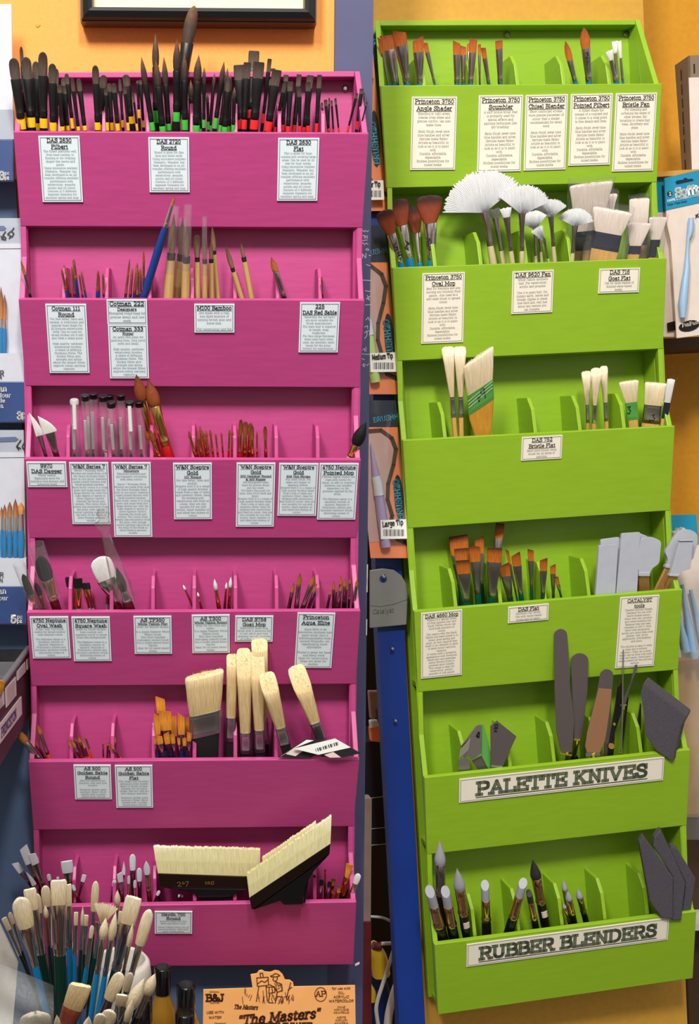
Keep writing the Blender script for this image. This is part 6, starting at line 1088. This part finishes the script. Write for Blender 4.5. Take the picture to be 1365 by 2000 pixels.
mb = MB(); mb.hexa([cp(0,.004,-.08),cp(LC,.004,-.08),cp(LC,.2,-.08),cp(0,.2,-.08)],[cp(0,.004,-.05),cp(LC,.004,-.05),cp(LC,.2,-.05),cp(0,.2,-.05)]); mb.build('crate_floor', 'crate_black', cr_, Ic)
mb = MB(); mb.hexa([cp(0,.004,-.08),cp(.004,.004,-.08),cp(.004,.2,-.08),cp(0,.2,-.08)],[cp(0,.004,0),cp(.004,.004,0),cp(.004,.2,0),cp(0,.2,0)]); mb.build('back_wall', 'crate_black', cr_, Ic)
mb = MB(); mb.tube([cp(-.001,.001,.001), cp(LC,.001,.001)], .0035); mb.build('rim', 'crate_rim', cr_, Ic)
for u in (.05, .11, .17):
    mb = MB(); mb.hexa([cp(u,.005,-.05),cp(u+.003,.005,-.05),cp(u+.003,.2,-.05),cp(u,.2,-.05)],[cp(u,.005,-.002),cp(u+.003,.005,-.002),cp(u+.003,.2,-.002),cp(u,.2,-.002)]); mb.build('divider', 'crate_rim', cr_, Ic)
no = side * -.0012
def ctag(c, name, mat, rows, label):
    """price tag on the crate side: four pixel corners (crop W)"""
    n = side; P = [PK.plane(*px('W', *p), A0 - side * .0015, n) for p in c]; mb = MB(); mb.prism(P, side * .0012); mb.build(name, mat, cr_, Ic)
    if rows:
        mb = MB()
        for i in range(rows):
            v = (i + 1.2) / (rows + 1.4); a, b = P[0].lerp(P[3], v), P[1].lerp(P[2], v); w = (P[3] - P[0]) / rows * .16; a2, b2 = a.lerp(b, .12 + .06 * R.random()), a.lerp(b, .8 + .1 * R.random())
            k = 7
            for j in range(k): p, q_ = a2.lerp(b2, j / k), a2.lerp(b2, (j + .75) / k); mb.add([p + no * .3, q_ + no * .3, q_ + w + no * .3, p + w + no * .3], [(0, 1, 2, 3)])
        mb.build('printed_lines', 'ink_soft', cr_, Ic)
    return P
ctag([(225,745),(330,618),(338,745),(232,862)], 'price_tag', 'tag_pink', 5, ''); ctag([(75,965),(208,812),(216,1052),(88,1212)], 'price_tag', 'tag_pink', 10, ''); ctag([(-90,1140),(52,1000),(60,1165),(-85,1330)], 'price_tag', 'tag_pink', 7, ''); ctag([(352,590),(382,560),(382,690),(360,722)], 'price_tag', 'tag_pink', 0, '')
P = ctag([(-120,1590),(280,1068),(288,1298),(-120,1850)], 'name_strip', 'tag_pink', 0, '')
mb = MB(); write(mb, 'PRINCETON', 0, 0, .010, None, .9, 0); ex = (P[1] - P[0]).normalized(); ez = Vector((0, 0, 1)); p0 = P[0].lerp(P[2], .545) - Vector((0, 0, .004)); mb.v = [p0 + ex * p.x + ez * p.y + no * .4 for p in mb.v]; mb.build('lettering', 'pack_navy', cr_, Ic)
gb = (PK, .2, .17, .05); brush('twf', gb, '_', -3, 1327, 1350, 1375, -14, 1420, 26, 0, 'golden brush tip poking from the black crate at left edge', None, hair='golden')
# clear bag, white pot, bottles and display box at the bottom
pot = empty('brush_pot', PK.M @ Matrix.Translation(PK.pt(150, 2080, .2)), 'pale plastic pot behind the bouquet, its rounded rim showing', 'pot'); Ip = pot.matrix_world.inverted() @ PK.M
c0 = PK.pt(236, 1872, .085); mb = MB(); rp_ = .035
mb.rev([(c0.z - .16, rp_ * .96), (c0.z - .02, rp_), (c0.z - .006, rp_ * .96), (c0.z, rp_ * .82), (c0.z - .004, rp_ * .8), (c0.z - .15, rp_ * .8)], 40, c=(c0.x, c0.y), caps=(1, 0)); mb.build('pot_body', 'pot_white', pot, Ip)
bag = MB(); n = 12; V = []
for j in range(n + 1):
    for i in range(n + 1):
        u, v = i / n, j / n; yt = lerp(1868, 1925, u ** 1.3); X = lerp(-60, 105, u) if v < .95 else lerp(-60, 103, u)
        V.append(PK.pt(X, lerp(yt, 2080, v), .335 + .006 * math.sin(9 * u + 3 * v) + .004 * math.sin(13 * v - 4 * u)))
bag.add(V, [(j * (n+1) + i, j * (n+1) + i + 1, (j+1) * (n+1) + i + 1, (j+1) * (n+1) + i) for j in range(n) for i in range(n)], 0, True)
tag(bag.build('clear_bag', 'bag', None, PK.M), 'crumpled clear plastic bag in the bottom left corner', 'bag')
wc = thing_slab(PK, .14, [(-40,1770),(0,1808),(35,1882),(20,2060),(-40,2060)], .004, 'white_card', 'pot_white', 'slanted white card behind the clear bag at bottom left', 'card')
def bottle(x, y0, y1, w, q, lab):
    a, b = PK.pt(x, y0, q), PK.pt(x, y1, q); m = mpp(PK.M @ a); r = w * m / 2; h = a.z - b.z; zb = b.z - .1
    root = empty('oil_bottle', PK.M @ Matrix.Translation(Vector((a.x, a.y, zb))), lab, 'bottle', 'amber bottles with black caps'); I = root.matrix_world.inverted() @ PK.M; c = (a.x, a.y)
    mb = MB(); mb.rev([(b.z, r), (a.z - r * .15, r * .97), (a.z - r * .04, r * .9), (a.z, r * .75)], 28, c=c); mb.build('cap', 'black_gloss', root, I)
    mb = MB(); mb.rev([(zb, r * 1.55), (b.z - .032, r * 1.55), (b.z - .02, r * 1.5), (b.z - .008, r * 1.05), (b.z - .0002, r * .85)], 28, c=c); mb.build('bottle_body', 'amber_liquid', root, I)
    mb = MB(); mb.rev([(zb + .015, r * 1.57), (b.z - .048, r * 1.57)], 28, c=c, caps=(0, 0)); mb.build('bottle_label', 'black_matte', root, I)
bottle(317, 1888, 1938, 33, .11, 'black capped amber bottle, back left of the group'); bottle(363, 1922, 1971, 37, .13, 'black capped amber bottle, right of the group'); bottle(277, 1946, 1994, 41, .17, 'black capped amber bottle, front left under the bouquet'); bottle(361, 1976, 2022, 40, .185, 'black capped amber bottle, lowest and nearest of the group')
bx = empty('display_box', PK.M @ Matrix.Translation(PK.pt(545, 2080, .11)), 'peach cardboard display box with an artist drawing at the bottom centre', 'box'); bq_ = .12
sub(bx, PK, bq_, [('P',410,427),('P',678,418),('P',667,345),('P',700,340),('P',712,324),('P',728,320),('P',745,330),('P',775,332),('P',800,322),('P',822,326),('P',842,345),('P',855,374),('P',880,375),('P',898,388),('P',902,411),('P',1235,404),('P',1242,850),('P',405,850)], .0015, 'front_panel', 'peach')
sub(bx, PK, bq_ - .0018, [('P',414,640),('P',1232,640),('P',1238,850),('P',408,850)], .05, 'box_body', 'peach')
tw = lambda x, y, cap, s, **k: words(bx, PK, bq_, x, y, cap, s, 'brown_ink', cr='P', align=k.pop('align', 'c'), **k)
tw(820,598,52,'"The Masters"',it=.28,hw=1.1,serif=True,rot=5,maxw=450); tw(640,532,24,'The Masters',it=.35,hw=.8,serif=True,rot=-3,maxw=130); tw(855,640,34,'BRUSH CLEANER',hw=1.2,serif=True,maxw=300); tw(474,556,14,'USE WITH'); tw(474,584,14,'WATER'); tw(500,616,12,'Original',it=.2)
tw(1160,425,13,'for use with'); tw(1160,450,14,'OIL'); tw(1160,472,14,'ACRYLIC'); tw(1160,494,14,'WATERCOLOR'); tw(1160,525,10,'HUILE'); tw(1160,540,10,'ACRYLIQUE'); tw(1160,555,10,'AQUARELLE'); tw(1160,582,10,'ACEITE'); tw(1160,597,10,'ACRILICO'); tw(1160,612,10,'ACUARELA'); tw(1048,462,30,'AP',serif=True); tw(470,442,8,'ORIGINAL'); tw(472,488,38,'B&J',serif=True,hw=1.3); tw(472,502,7,'PREPARED')
al = lambda pts, w=3: lines(bx, PK, bq_ + .0006, [('P', pts)], w / 2.786, 'drawing', 'brown_ink')
al([(1048 + 32 * math.cos(t * .42), 452 + 38 * math.sin(t * .42)) for t in range(16)], 4)
for pts in ([(700,362),(762,358),(764,402),(704,408),(700,362)],[(712,408),(698,490)],[(750,404),(758,490)],[(722,358),(718,336),(732,336),(736,358)],[(705,395),(725,378),(745,386),(762,370)],[(775,352),(790,346),(800,338),(815,342),(826,350),(808,356),(780,356),(775,352)],[(792,356),(788,372),(800,382),(812,370),(812,356)],[(800,382),(836,396),(840,430),(812,440),(796,412),(770,398)],[(796,412),(800,440),(770,446),(764,496),(790,498)],[(812,440),(808,462),(840,465),(836,500)],[(750,412),(790,412)],[(768,418),(766,446)],[(784,420),(786,440)],[(806,462),(800,500)],[(885,388),(862,470)],[(870,430),(890,412)]): al(pts, 5)
for i in range(34):
    x = R.uniform(615, 905); y = R.uniform(468, 505) if x > 690 else R.uniform(440, 505); al([(x, y), (x + R.uniform(-12, 12), y - R.uniform(15, 42))], 3)
for i in range(16): x = R.uniform(792, 834); y = R.uniform(385, 430); al([(x, y), (x + 6, y + R.uniform(4, 14))], 3)
# board below the pink rack and the purple post at its right
struct(slab(PK, [(660, -700), (737, -700), (700, 2700), (634, 2700)], -.0135, .03, 'trim_2', 'post_blue'))
pp = bpy.data.objects['trim_2']
def chalk(L, w=1.3): lines(pp, PK, -.0133, [('F', p) for p in L], w, 'chalk_writing', 'chalk')
chalk([[(1280,262),(1285,250),(1298,262),(1305,250),(1318,262),(1328,252)],[(1282,290),(1300,286),(1300,308)],[(1308,288),(1308,308),(1308,298),(1320,297),(1320,286),(1320,308)],[(1275,325),(1320,318)]])
chalk([[(1278,345),(1290,338),(1300,352),(1312,340),(1325,350)],[(1308,385),(1320,378),(1332,388),(1318,392),(1310,386)],[(1272,418),(1272,446)],[(1284,446),(1286,416),(1308,446),(1310,412)],[(1330,425),(1345,430)]])
chalk([[(1312,492),(1340,500)],[(1285,600),(1345,603)],[(1305,675),(1340,680)],[(1318,705),(1336,740),(1312,730),(1340,712)],[(1305,775),(1345,772)],[(1310,880),(1325,860),(1335,885)],[(1300,930),(1320,920),(1322,940)],[(1300,970),(1318,955),(1316,990),(1300,1010)],[(1325,960),(1338,950),(1334,990)]])
chalk([[(1285,1090),(1300,1080),(1302,1100)],[(1310,1070),(1310,1100)],[(1282,1118),(1342,1122)],[(1282,1150),(1300,1160)],[(1284,1195),(1300,1210),(1290,1185),(1318,1200),(1330,1185)]], 1.0)
for y, h in ((1103, 40), (1130, 26), (1210, 30)): lines(pp, PK, -.0133, [('_', [(720 - (y - 900) * .0125, y), (719.5 - (y - 900) * .0125, y + h)])], 2.2, 'paint_chip', 'scuff_white')
thing_slab(PK, .02, [(693,1884),(702,1880),(702,1883),(694,1887)], .002, 'hook', 'cable_white', 'small white hook beside the lower corner of the pink rack', 'hook')
# ---------------- surroundings: between the racks -------------------------
struct(slab(GN, [(700,-150),(716,-150),(725,500),(733,1100),(737,1229),(743,1340),(763,1680),(778,1969),(786,2150),(838,2150),(829,1969),(813,1664),(795,1340),(786,1140),(770,800),(750,400),(716,-150)], .012, .022, 'trim_3', 'royal_blue'))
struct(slab(GN, [(690,1000),(860,1000),(860,2700),(690,2700)], -.25, .01, 'trim_4', 'dark_navy'))
gp = slab(GN, [(700,1560),(726,1560),(724,1800),(700,1800)], -.05, .02, 'shelf_upright', 'grey_beige'); tag(gp, 'beige grey upright at the dark gap beside the blue purple post', 'upright')
gp = slab(GN, [(700,1802),(725,1802),(726,2150),(700,2150)], -.045, .02, 'red_panel', 'dark_red'); tag(gp, 'dark red scuffed panel below the beige upright', 'panel')
def nail(x, y, q, lab, par=None):
    p = GN.pt(x, y, q); mb = MB(); mb.tube([p + Vector((0, .006, 0)), p + Vector((0, -.006, 0)), p + Vector((0, -.0065, 0)), p + Vector((0, -.008, 0))], [.0008, .0008, .0026, .0016], 10); o = mb.build('nail', 'silver', None, GN.M); tag(o, lab, 'nail', 'bright nails in the blue post')
nail(764, 1265, .013, 'bright nail in the blue post below the grey scraper'); nail(770, 1405, .013, 'lower bright nail in the blue post, beside the fifth green tray')
for i, (a, b, x) in enumerate([(1450, 1558, 752), (1558, 1618, 758), (1618, 1650, 760)]):
    o = slab(GN, [(690, a), (x - 4, a - 2), (x, a + 8), (x, b - 6), (x - 3, b), (690, b + 2)], -.1, .1, 'black_box', 'box_black'); tag(o, 'black box in the gap, %s of three stacked' % ['top', 'middle', 'lowest'][i], 'box', 'black boxes stacked in the gap')
    lines(o, GN, -.0995, [('_', [(722, b + 1), (x - 5, b - 2), (x - 1, b - 12)])], 1.4, 'worn_edge', 'scuff_white')
for i, (pts, mt, lab) in enumerate([([(720,1350),(742,1350),(746,1400),(724,1405)], 'grey_beige', 'greyish packet high in the gap between the racks'), ([(722,1420),(750,1412),(754,1452),(724,1448)], 'orange_pack', 'orange packet lying on the black boxes in the gap'), ([(736,1388),(748,1384),(750,1402),(740,1410)], 'dark_red', 'small reddish packet above the orange one in the gap'), ([(722,1408),(738,1406),(740,1420),(724,1424)], 'pack_white', 'small white packet above the orange one in the gap')]):
    tag(slab(GN, pts, -.09 + i * .004, .01, 'packet', mt, None, .002), lab, 'packet')
def cable(pts, r, name, mat, lab, cat='cable', grp=None):
    mb = MB(); P = [GN.pt(x, y, q) for x, y, q in pts]; S = []
    for i in range(len(P) - 1):
        a, b = P[i], P[i + 1]; p, n = P[max(i - 1, 0)], P[min(i + 2, len(P) - 1)]
        for j in range(6):
            t = j / 6; S.append(.5 * (2 * a + (b - p) * t + (2 * p - 5 * a + 4 * b - n) * t * t + (3 * a - p - 3 * b + n) * t ** 3))
    mb.tube(S + [P[-1]], r, 8); return tag(mb.build(name, mat, None, GN.M), lab, cat, grp)
cable([(745,1843,-.08),(765,1842,-.08),(772,1840,-.08),(764,1870,-.08),(748,1920,-.08),(736,1960,-.08),(736,1985,-.08),(744,2030,-.08)], .0028, 'cable', 'cable_white', 'thin white cable curving down in the gap', 'cable', 'white cables in the gap')
cable([(780,1910,-.06),(768,1945,-.06),(758,1990,-.06),(755,2050,-.06)], .0058, 'cable', 'cable_white', 'thick white cable beside the blue post at the bottom', 'cable', 'white cables in the gap')
cable([(722,1790,-.1),(745,1792,-.1),(760,1798,-.1),(772,1806,-.1)], .002, 'cable', 'scuff_white', 'grey cable across the top of the dark gap')
cable([(728,1846,-.09),(735,1848,-.09),(744,1848,-.09)], .006, 'tube_cap', 'dark_red', 'red cap lying above the yellow tube in the gap', 'cap')
cable([(722,1850,-.1),(738,1870,-.1),(745,1905,-.1)], .013, 'paint_tube', 'tube_yellow', 'yellow tube in the dark gap', 'tube'); cable([(718,1925,-.1),(726,1940,-.1),(725,1955,-.1)], .006, 'paint_tube', 'tube_yellow', 'small yellow tube end at the seam low in the gap', 'tube')
tag(slab(GN, [(722,1905),(742,1902),(756,1915),(768,1960),(768,2050),(722,2050)], -.12, .05, 'blue_bag', 'royal_blue', None, .004), 'blue bag at the bottom of the gap behind the cables', 'bag')
# water brush packets hanging on the blue post
def wpack(y0, y1, xs, q, lab, pen, size, ly, tilt, hdr=None):
    """y0..y1 packet extent, xs = right edge (top, bottom)"""
    X = lambda v: lerp(xs[0], xs[1], v); W = 78
    root = empty('water_brush_packet', GN.M @ Matrix.Translation(GN.pt(X(1) - 40, y1, q)), lab, 'packet', 'water brush packets on the blue post'); H = y1 - y0
    R4 = lambda a, b, l=-W, r=0: [(X(a) + l, y0 + H * a), (X(a) + r, y0 + H * a), (X(b) + r, y0 + H * b), (X(b) + l, y0 + H * b)]
    h = .17 if hdr is None else hdr
    sub(root, GN, q, R4(0, h), .0015, 'header', 'pack_dark'); sub(root, GN, q, R4(h, 1), .0015, 'backing_card', 'orange_pack')
    pl = lambda L, nm, mt, w: lines(root, GN, q + .0008, [('_', [(X(v) + x, y0 + H * v) for x, v in P]) for P in L], w, nm, mt)
    cv = [(-W, h + .03), (-34, h + .02), (-14, h + .07), (-8, h + .14), (-16, h + .24), (-30, h + .36), (-34, h + .46), (-28, h + .56), (-34, .8), (-22, .88), (0, .915)]
    inner = [(X(v) + x, y0 + H * v) for x, v in [(-W, h + .05), (-34, h + .035), (-18, h + .08), (-13, h + .14), (-20, h + .24), (-33, h + .36), (-36, h + .48), (-32, h + .58), (-36, .76), (-30, .86), (-16, .89), (-W, .9)]]
    sub(root, GN, q + .0006, inner, .0006, 'inset', 'pack_inner'); pl([cv], 'brown_swoosh', 'dark_brown', 8)
    ov = [(X(h + .47) - 12 + 9 * math.cos(t) * 1 + 3 * math.sin(t), y0 + H * (h + .45 + .15 * math.sin(t))) for t in [i * .393 for i in range(16)]]
    sub(root, GN, q + .0012, ov, .0006, 'logo_oval', 'pack_dark')
    words(root, GN, q + .0014, X(h + .6) - 7, y0 + H * (h + .585), 11, 'BRUSHH2O', 'aqua', 'logo_lettering', 94, .9, maxw=H * .26)
    words(root, GN, q + .001, X(.1) - 46, y0 + H * (h * .82), 9, 'BRUSHH2O', 'aqua', 'logo_lettering', 5, .8)
    mb = MB(); P = [GN.pt(X(v) + x, y0 + H * v, q + .006) for x, v in ((-56, h + .1), (-54, h + .2), (-52, h + .32), (-50, h + .36), (-48, h + .6), (-46, .93))]; m = mpp(GN.M @ P[0]); mb.tube(P, [m, 4 * m, 8 * m, 9 * m, 10 * m, 10 * m], 12); mb.build('pen', pen, root, root.matrix_world.inverted() @ GN.M)
    mb = MB(); P = [P[2].lerp(P[3], -.2), P[3], P[3].lerp(P[4], .3)]; mb.tube(P, [8.5 * m, 10 * m, 10.5 * m], 12); mb.build('pen_collar', 'pack_white', root, root.matrix_world.inverted() @ GN.M)
    sub(root, GN, q + .0125, [(X(.9) - 56, ly), (X(.9) - 6, ly - 2), (X(.9) - 4, ly + 36), (X(.9) - 55, ly + 37)], .0008, 'price_sticker', 'print_white')
    words(root, GN, q + .0128, X(.9) - 52, ly + 13, 10, size, 'ink', 'sticker_lettering', 2, .8, maxw=42)
    for i in range(16): x = X(.9) - 50 + i * 2.6; sub(root, GN, q + .0128, [(x, ly + 18), (x + .7 + (i * 7 % 3) * .5, ly + 18), (x + .7 + (i * 7 % 3) * .5, ly + 31), (x, ly + 31)], .0002, 'barcode_bar', 'ink')
    mb = MB(); V = []; n = 14
    for j in range(n + 1):
        for i in range(7):
            u, v = i / 6, j / n; V.append(GN.pt(X(v) - W + (W + 1) * u, y0 + H * v, q + .003 + .010 * math.sin(math.pi * min(1, v * 1.05)) * math.sin(math.pi * min(1, .15 + u * .85)) ** .6 + .001 * math.sin(11 * v + 6 * u)))
    mb.add(V, [(j * 7 + i, j * 7 + i + 1, (j + 1) * 7 + i + 1, (j + 1) * 7 + i) for j in range(n) for i in range(6)], 0, True); mb.build('clear_sleeve', 'film', root, root.matrix_world.inverted() @ GN.M)
wpack(40, 412, (722, 758), .024, 'orange water brush packet beside the top green tray', 'tan_wood', 'Detailer Tip', 354, 0)
wpack(440, 770, (750, 782), .030, 'orange water brush packet with lime pen, middle of three', 'lime_pen', 'Medium Tip', 690, 0, .22)
wpack(782, 1090, (772, 802), .036, 'orange water brush packet with lilac pen, lowest of three', 'lilac', 'Large Tip', 1016, 0, .17)
# grey contour scraper on the blue post
cs = slab(GN, [('X',130,458),('X',230,442),('X',320,455),('X',380,500),('X',418,565),('X',430,640),('X',418,885),('X',130,912)], .022, .004, 'contour_scraper', 'silicone_dark', None, .0012); tag(cs, 'grey rounded contour scraper hanging on a nail of the blue post', 'painting tool')
sub(cs, GN, .0226, [('X',235 + 29 * math.cos(i * .4), 525 + 29 * math.sin(i * .4)) for i in range(16)], .0008, 'hang_hole', 'royal_blue'); lines(cs, GN, .0224, [('X',[(135,735),(220,742),(320,722),(425,685)])], 1, 'moulded_line', 'ink_soft')
words(cs, GN, .0222, 152, 800, 34, 'Catalyst', 'ink_soft', 'moulded_lettering', 0, .4, cr='X', it=.2, maxw=170)
p = GN.pt(*px('X', 230, 500), .022); mb = MB(); mb.tube([p + Vector((0, .01, 0)), p + Vector((0, -.006, 0)), p + Vector((0, -.007, 0)), p + Vector((0, -.008, 0))], [.0009, .0009, .0026, .0015], 10); tag(mb.build('nail', 'silver', None, GN.M), 'bright nail holding the grey contour scraper', 'nail', 'bright nails in the blue post')
# ---------------- surroundings: right edge --------------------------------
mu = empty('metal_rack_unit', GN.M @ Matrix.Translation(GN.pt(1345, 334, -.06)), 'grey brown slotted metal unit above the shelf at the right edge', 'rack unit')
ms = sub(mu, GN, -.03, [('R',1285,430),('R',1600,410),('R',1600,1330),('R',1305,1335)], .002, 'front_face', 'unit_grey'); a = [GN.pt(*px('R', *p), -.03) for p in ((1285,430),(1305,1335))]; b = [GN.pt(*px('R', *p), -.12) for p in ((1235,1340),(1178,505))]
mb = MB(); mb.prism([a[0], a[1], b[0], b[1]], (.002, 0, 0)); mb.build('side_face', 'unit_grey', mu, mu.matrix_world.inverted() @ GN.M)
sub(mu, GN, -.026, [('R',1287,600),('R',1600,590),('R',1600,1320),('R',1312,1325),('R',1300,1000)], .001, 'paper_sheet', 'paper_pink'); sub(mu, GN, -.0295, [('R',1323,495),('R',1334,493),('R',1336,565),('R',1325,567)], .0005, 'slot', 'black_matte')
for y0_, y1_ in ((535, 620), (650, 730), (760, 830), (860, 960), (975, 1040), (1075, 1180), (1230, 1330)):
    mb = MB(); f = lambda y: a[0].lerp(a[1], (y - 430) / 905).lerp(b[1].lerp(b[0], (y - 505) / 835), .5) + Vector((-.0006, 0, 0)); p, q_ = f(y0_), f(y1_); mb.add([p, q_, q_ + Vector((0, .003, 0)), p + Vector((0, .003, 0))], [(0, 1, 2, 3)]); mb.build('slot', 'black_matte', mu, mu.matrix_world.inverted() @ GN.M)
tag(slab(GN, [(1268,336),(1500,322),(1500,334),(1268,346)], -.01, .15, 'shelf_board', 'shelf_tan'), 'tan shelf board under the metal unit at the right edge', 'shelf')
tag(slab(GN, [(1288,662),(1500,650),(1500,674),(1288,684)], -.06, .12, 'shelf_board', 'dark_brown'), 'dark shelf edge below the blue headed packets at right', 'shelf')
def sofft(q, x0, pts, lab, main):
    hd, bd = pts; root = empty('tool_packet', GN.M @ Matrix.Translation(GN.pt(x0, bd[-1][1], q)), lab, 'packet', 'blue headed tool packets at the right edge'); sub(root, GN, q, bd, .003, 'packet_body', 'pack_cream', .001); sub(root, GN, q + .001, hd, .003, 'header', 'sofft_blue'); return root
r_ = sofft(-.02, 1330, ([('T',1035,70),('T',1100,60),('T',1110,330),('T',1050,330)],[('T',1035,75),('T',1110,65),('T',1160,560),('T',1185,1300),('T',1080,1300)]), 'packet half hidden behind the blue headed packet with a knife', 0)
sub(r_, GN, -.0165, [('T',1120,1190),('T',1180,1175),('T',1185,1245),('T',1125,1255)], .0008, 'oval_logo', 'black')
r_ = sofft(-.005, 1330, ([('T',1098,70),('T',1330,15),('T',1420,0),('T',1420,250),('T',1110,318)],[('T',1110,300),('T',1500,220),('T',1500,1270),('T',1195,1310),('T',1150,560),('T',1120,430)]), 'blue headed packet with a pale blue knife under the metal unit', 1)
words(r_, GN, -.0034, 1185, 215, 60, 'Sofft', 'print_white', 'lettering', 7, 1.5, cr='T'); sub(r_, GN, -.0036, [('T',1140 + 20 * math.cos(i * .4), 192 + 22 * math.sin(i * .4)) for i in range(16)], .0006, 'number_disc', 'black'); words(r_, GN, -.0028, 1133, 204, 24, '2', 'print_white', 'lettering', 0, 1.2, cr='T')
words(r_, GN, -.0034, 1120, 255, 16, 'KNIFE & COVERS / COUTEAU', 'print_white', 'lettering', 8, .9, cr='T'); words(r_, GN, -.0034, 1122, 283, 14, 'Paper Plate Blade', 'pack_navy', 'lettering', 8, .8, cr='T')
sub(r_, GN, -.0036, [('T',1182,100),('T',1200,88),('T',1245,82),('T',1250,70),('T',1270,68),('T',1275,78),('T',1315,75),('T',1325,90),('T',1195,120)], .0006, 'hang_hole', 'pack_dark')
P = [GN.pt(*px('T', x, y), .002) for x, y in ((1305,380),(1300,480),(1282,545),(1275,640),(1272,760),(1255,900),(1240,1040),(1240,1150))]; m = mpp(GN.M @ P[0]) / 3.957
mb = MB(); mb.tube(P, [22 * m, 24 * m, 12 * m, 12 * m, 22 * m, 30 * m, 34 * m, 22 * m], 12); mb.build('knife', 'knife_blue', r_, r_.matrix_world.inverted() @ GN.M)
sub(r_, GN, -.0038, [('T',1290 + 80 * math.cos(i * .4), 1212 - 14 * math.cos(i * .4) + 42 * math.sin(i * .4)) for i in range(16)], .0006, 'oval_logo', 'black'); words(r_, GN, -.003, 1235, 1222, 26, 'PanPastel', 'pack_cream', 'lettering', 8, .9, cr='T', serif=True); lines(r_, GN, -.0035, [('T',[(1340,380),(1350,350),(1345,370),(1362,345)]),('T',[(1338,355),(1365,372)])], 1.6, 'handwritten_price', 'ink')
r_ = sofft(-.03, 1340, ([('Y',1145,25),('Y',1345,20),('Y',1362,250),('Y',1145,270)],[('Y',1150,260),('Y',1500,240),('Y',1500,1130),('Y',1190,1130)]), 'lower blue headed packet half hidden behind the grey spatulas', 2)
words(r_, GN, -.0284, 1140, 195, 56, 'offt', 'print_white', 'lettering', 4, 1.5, cr='Y')
for x0_, x1_, y0_, y1_ in ((1235,1330,560,1130),(1300,1420,600,1130),(1215,1270,800,1080)):
    P = [GN.pt(*px('Y', lerp(x0_, x1_, u), lerp(y0_, y1_, u)), -.02) for u in (0, .3, .6, 1)]; mb = MB(); mb.tube(P, [14 * m, 16 * m, 28 * m, 32 * m], 10); mb.build('knife', 'knife_blue', r_, r_.matrix_world.inverted() @ GN.M)
mb = MB(); V = []; n = 10
for j in range(n + 1):
    for i in range(7):
        u, v = i / 6, j / n; V.append(GN.pt(lerp(lerp(1312, 1325, v), 1470, u), lerp(1270, 1640, v), -.03 + .02 * math.sin(math.pi * u) + .005 * math.sin(9 * v + 7 * u)))
mb.add(V, [(j * 7 + i, j * 7 + i + 1, (j + 1) * 7 + i + 1, (j + 1) * 7 + i) for j in range(n) for i in range(6)], 0, True)
tag(mb.build('clear_bag', 'bag', None, GN.M), 'cloudy clear bag at the right edge beside the fifth green tray', 'bag'); tag(slab(GN, [(1318,1290),(1500,1270),(1500,1600),(1330,1600)], -.06, .04, 'wrapped_goods', 'bag_tan', None, .008), 'tan goods inside the cloudy bag at the right edge', 'goods')
struct(slab(GN, [(1335,1600),(1500,1600),(1500,2150),(1350,2150)], -.07, .02, 'trim_5', 'dark_brown'))
tag(slab(GN, [(1352,1806),(1500,1796),(1500,1812),(1352,1818)], -.02, .08, 'shelf_edge', 'cable_white'), 'white shelf edge at the right beside the bottom green tray', 'shelf')
for i, (x, y) in enumerate([(990, 68), (1222, 67)]):
    p = GN.pt(x, y, .001); mb = MB(); mb.tube([p + Vector((0, .003, 0)), p, p + Vector((0, -.0012, 0)), p + Vector((0, -.002, 0))], [.002, .004, .004, .002], 12); tag(mb.build('screw', 'dark_silver', None, GN.M), 'screw head in the top green tray back, %s of two' % ('left' if i == 0 else 'right'), 'screw', 'screws in the top green tray')
p = PK.pt(674, 173, .001); mb = MB(); mb.tube([p + Vector((0, .003, 0)), p, p + Vector((0, -.0012, 0)), p + Vector((0, -.002, 0))], [.002, .0036, .0036, .002], 12); tag(mb.build('screw', 'dark_silver', None, PK.M), 'screw head in the top pink tray back near its right end', 'screw')
for o in COL.objects:
    if 'label' in o and o.parent is None and len(o['label'].split()) > 16: print('LONG', len(o['label'].split()), o['label'])
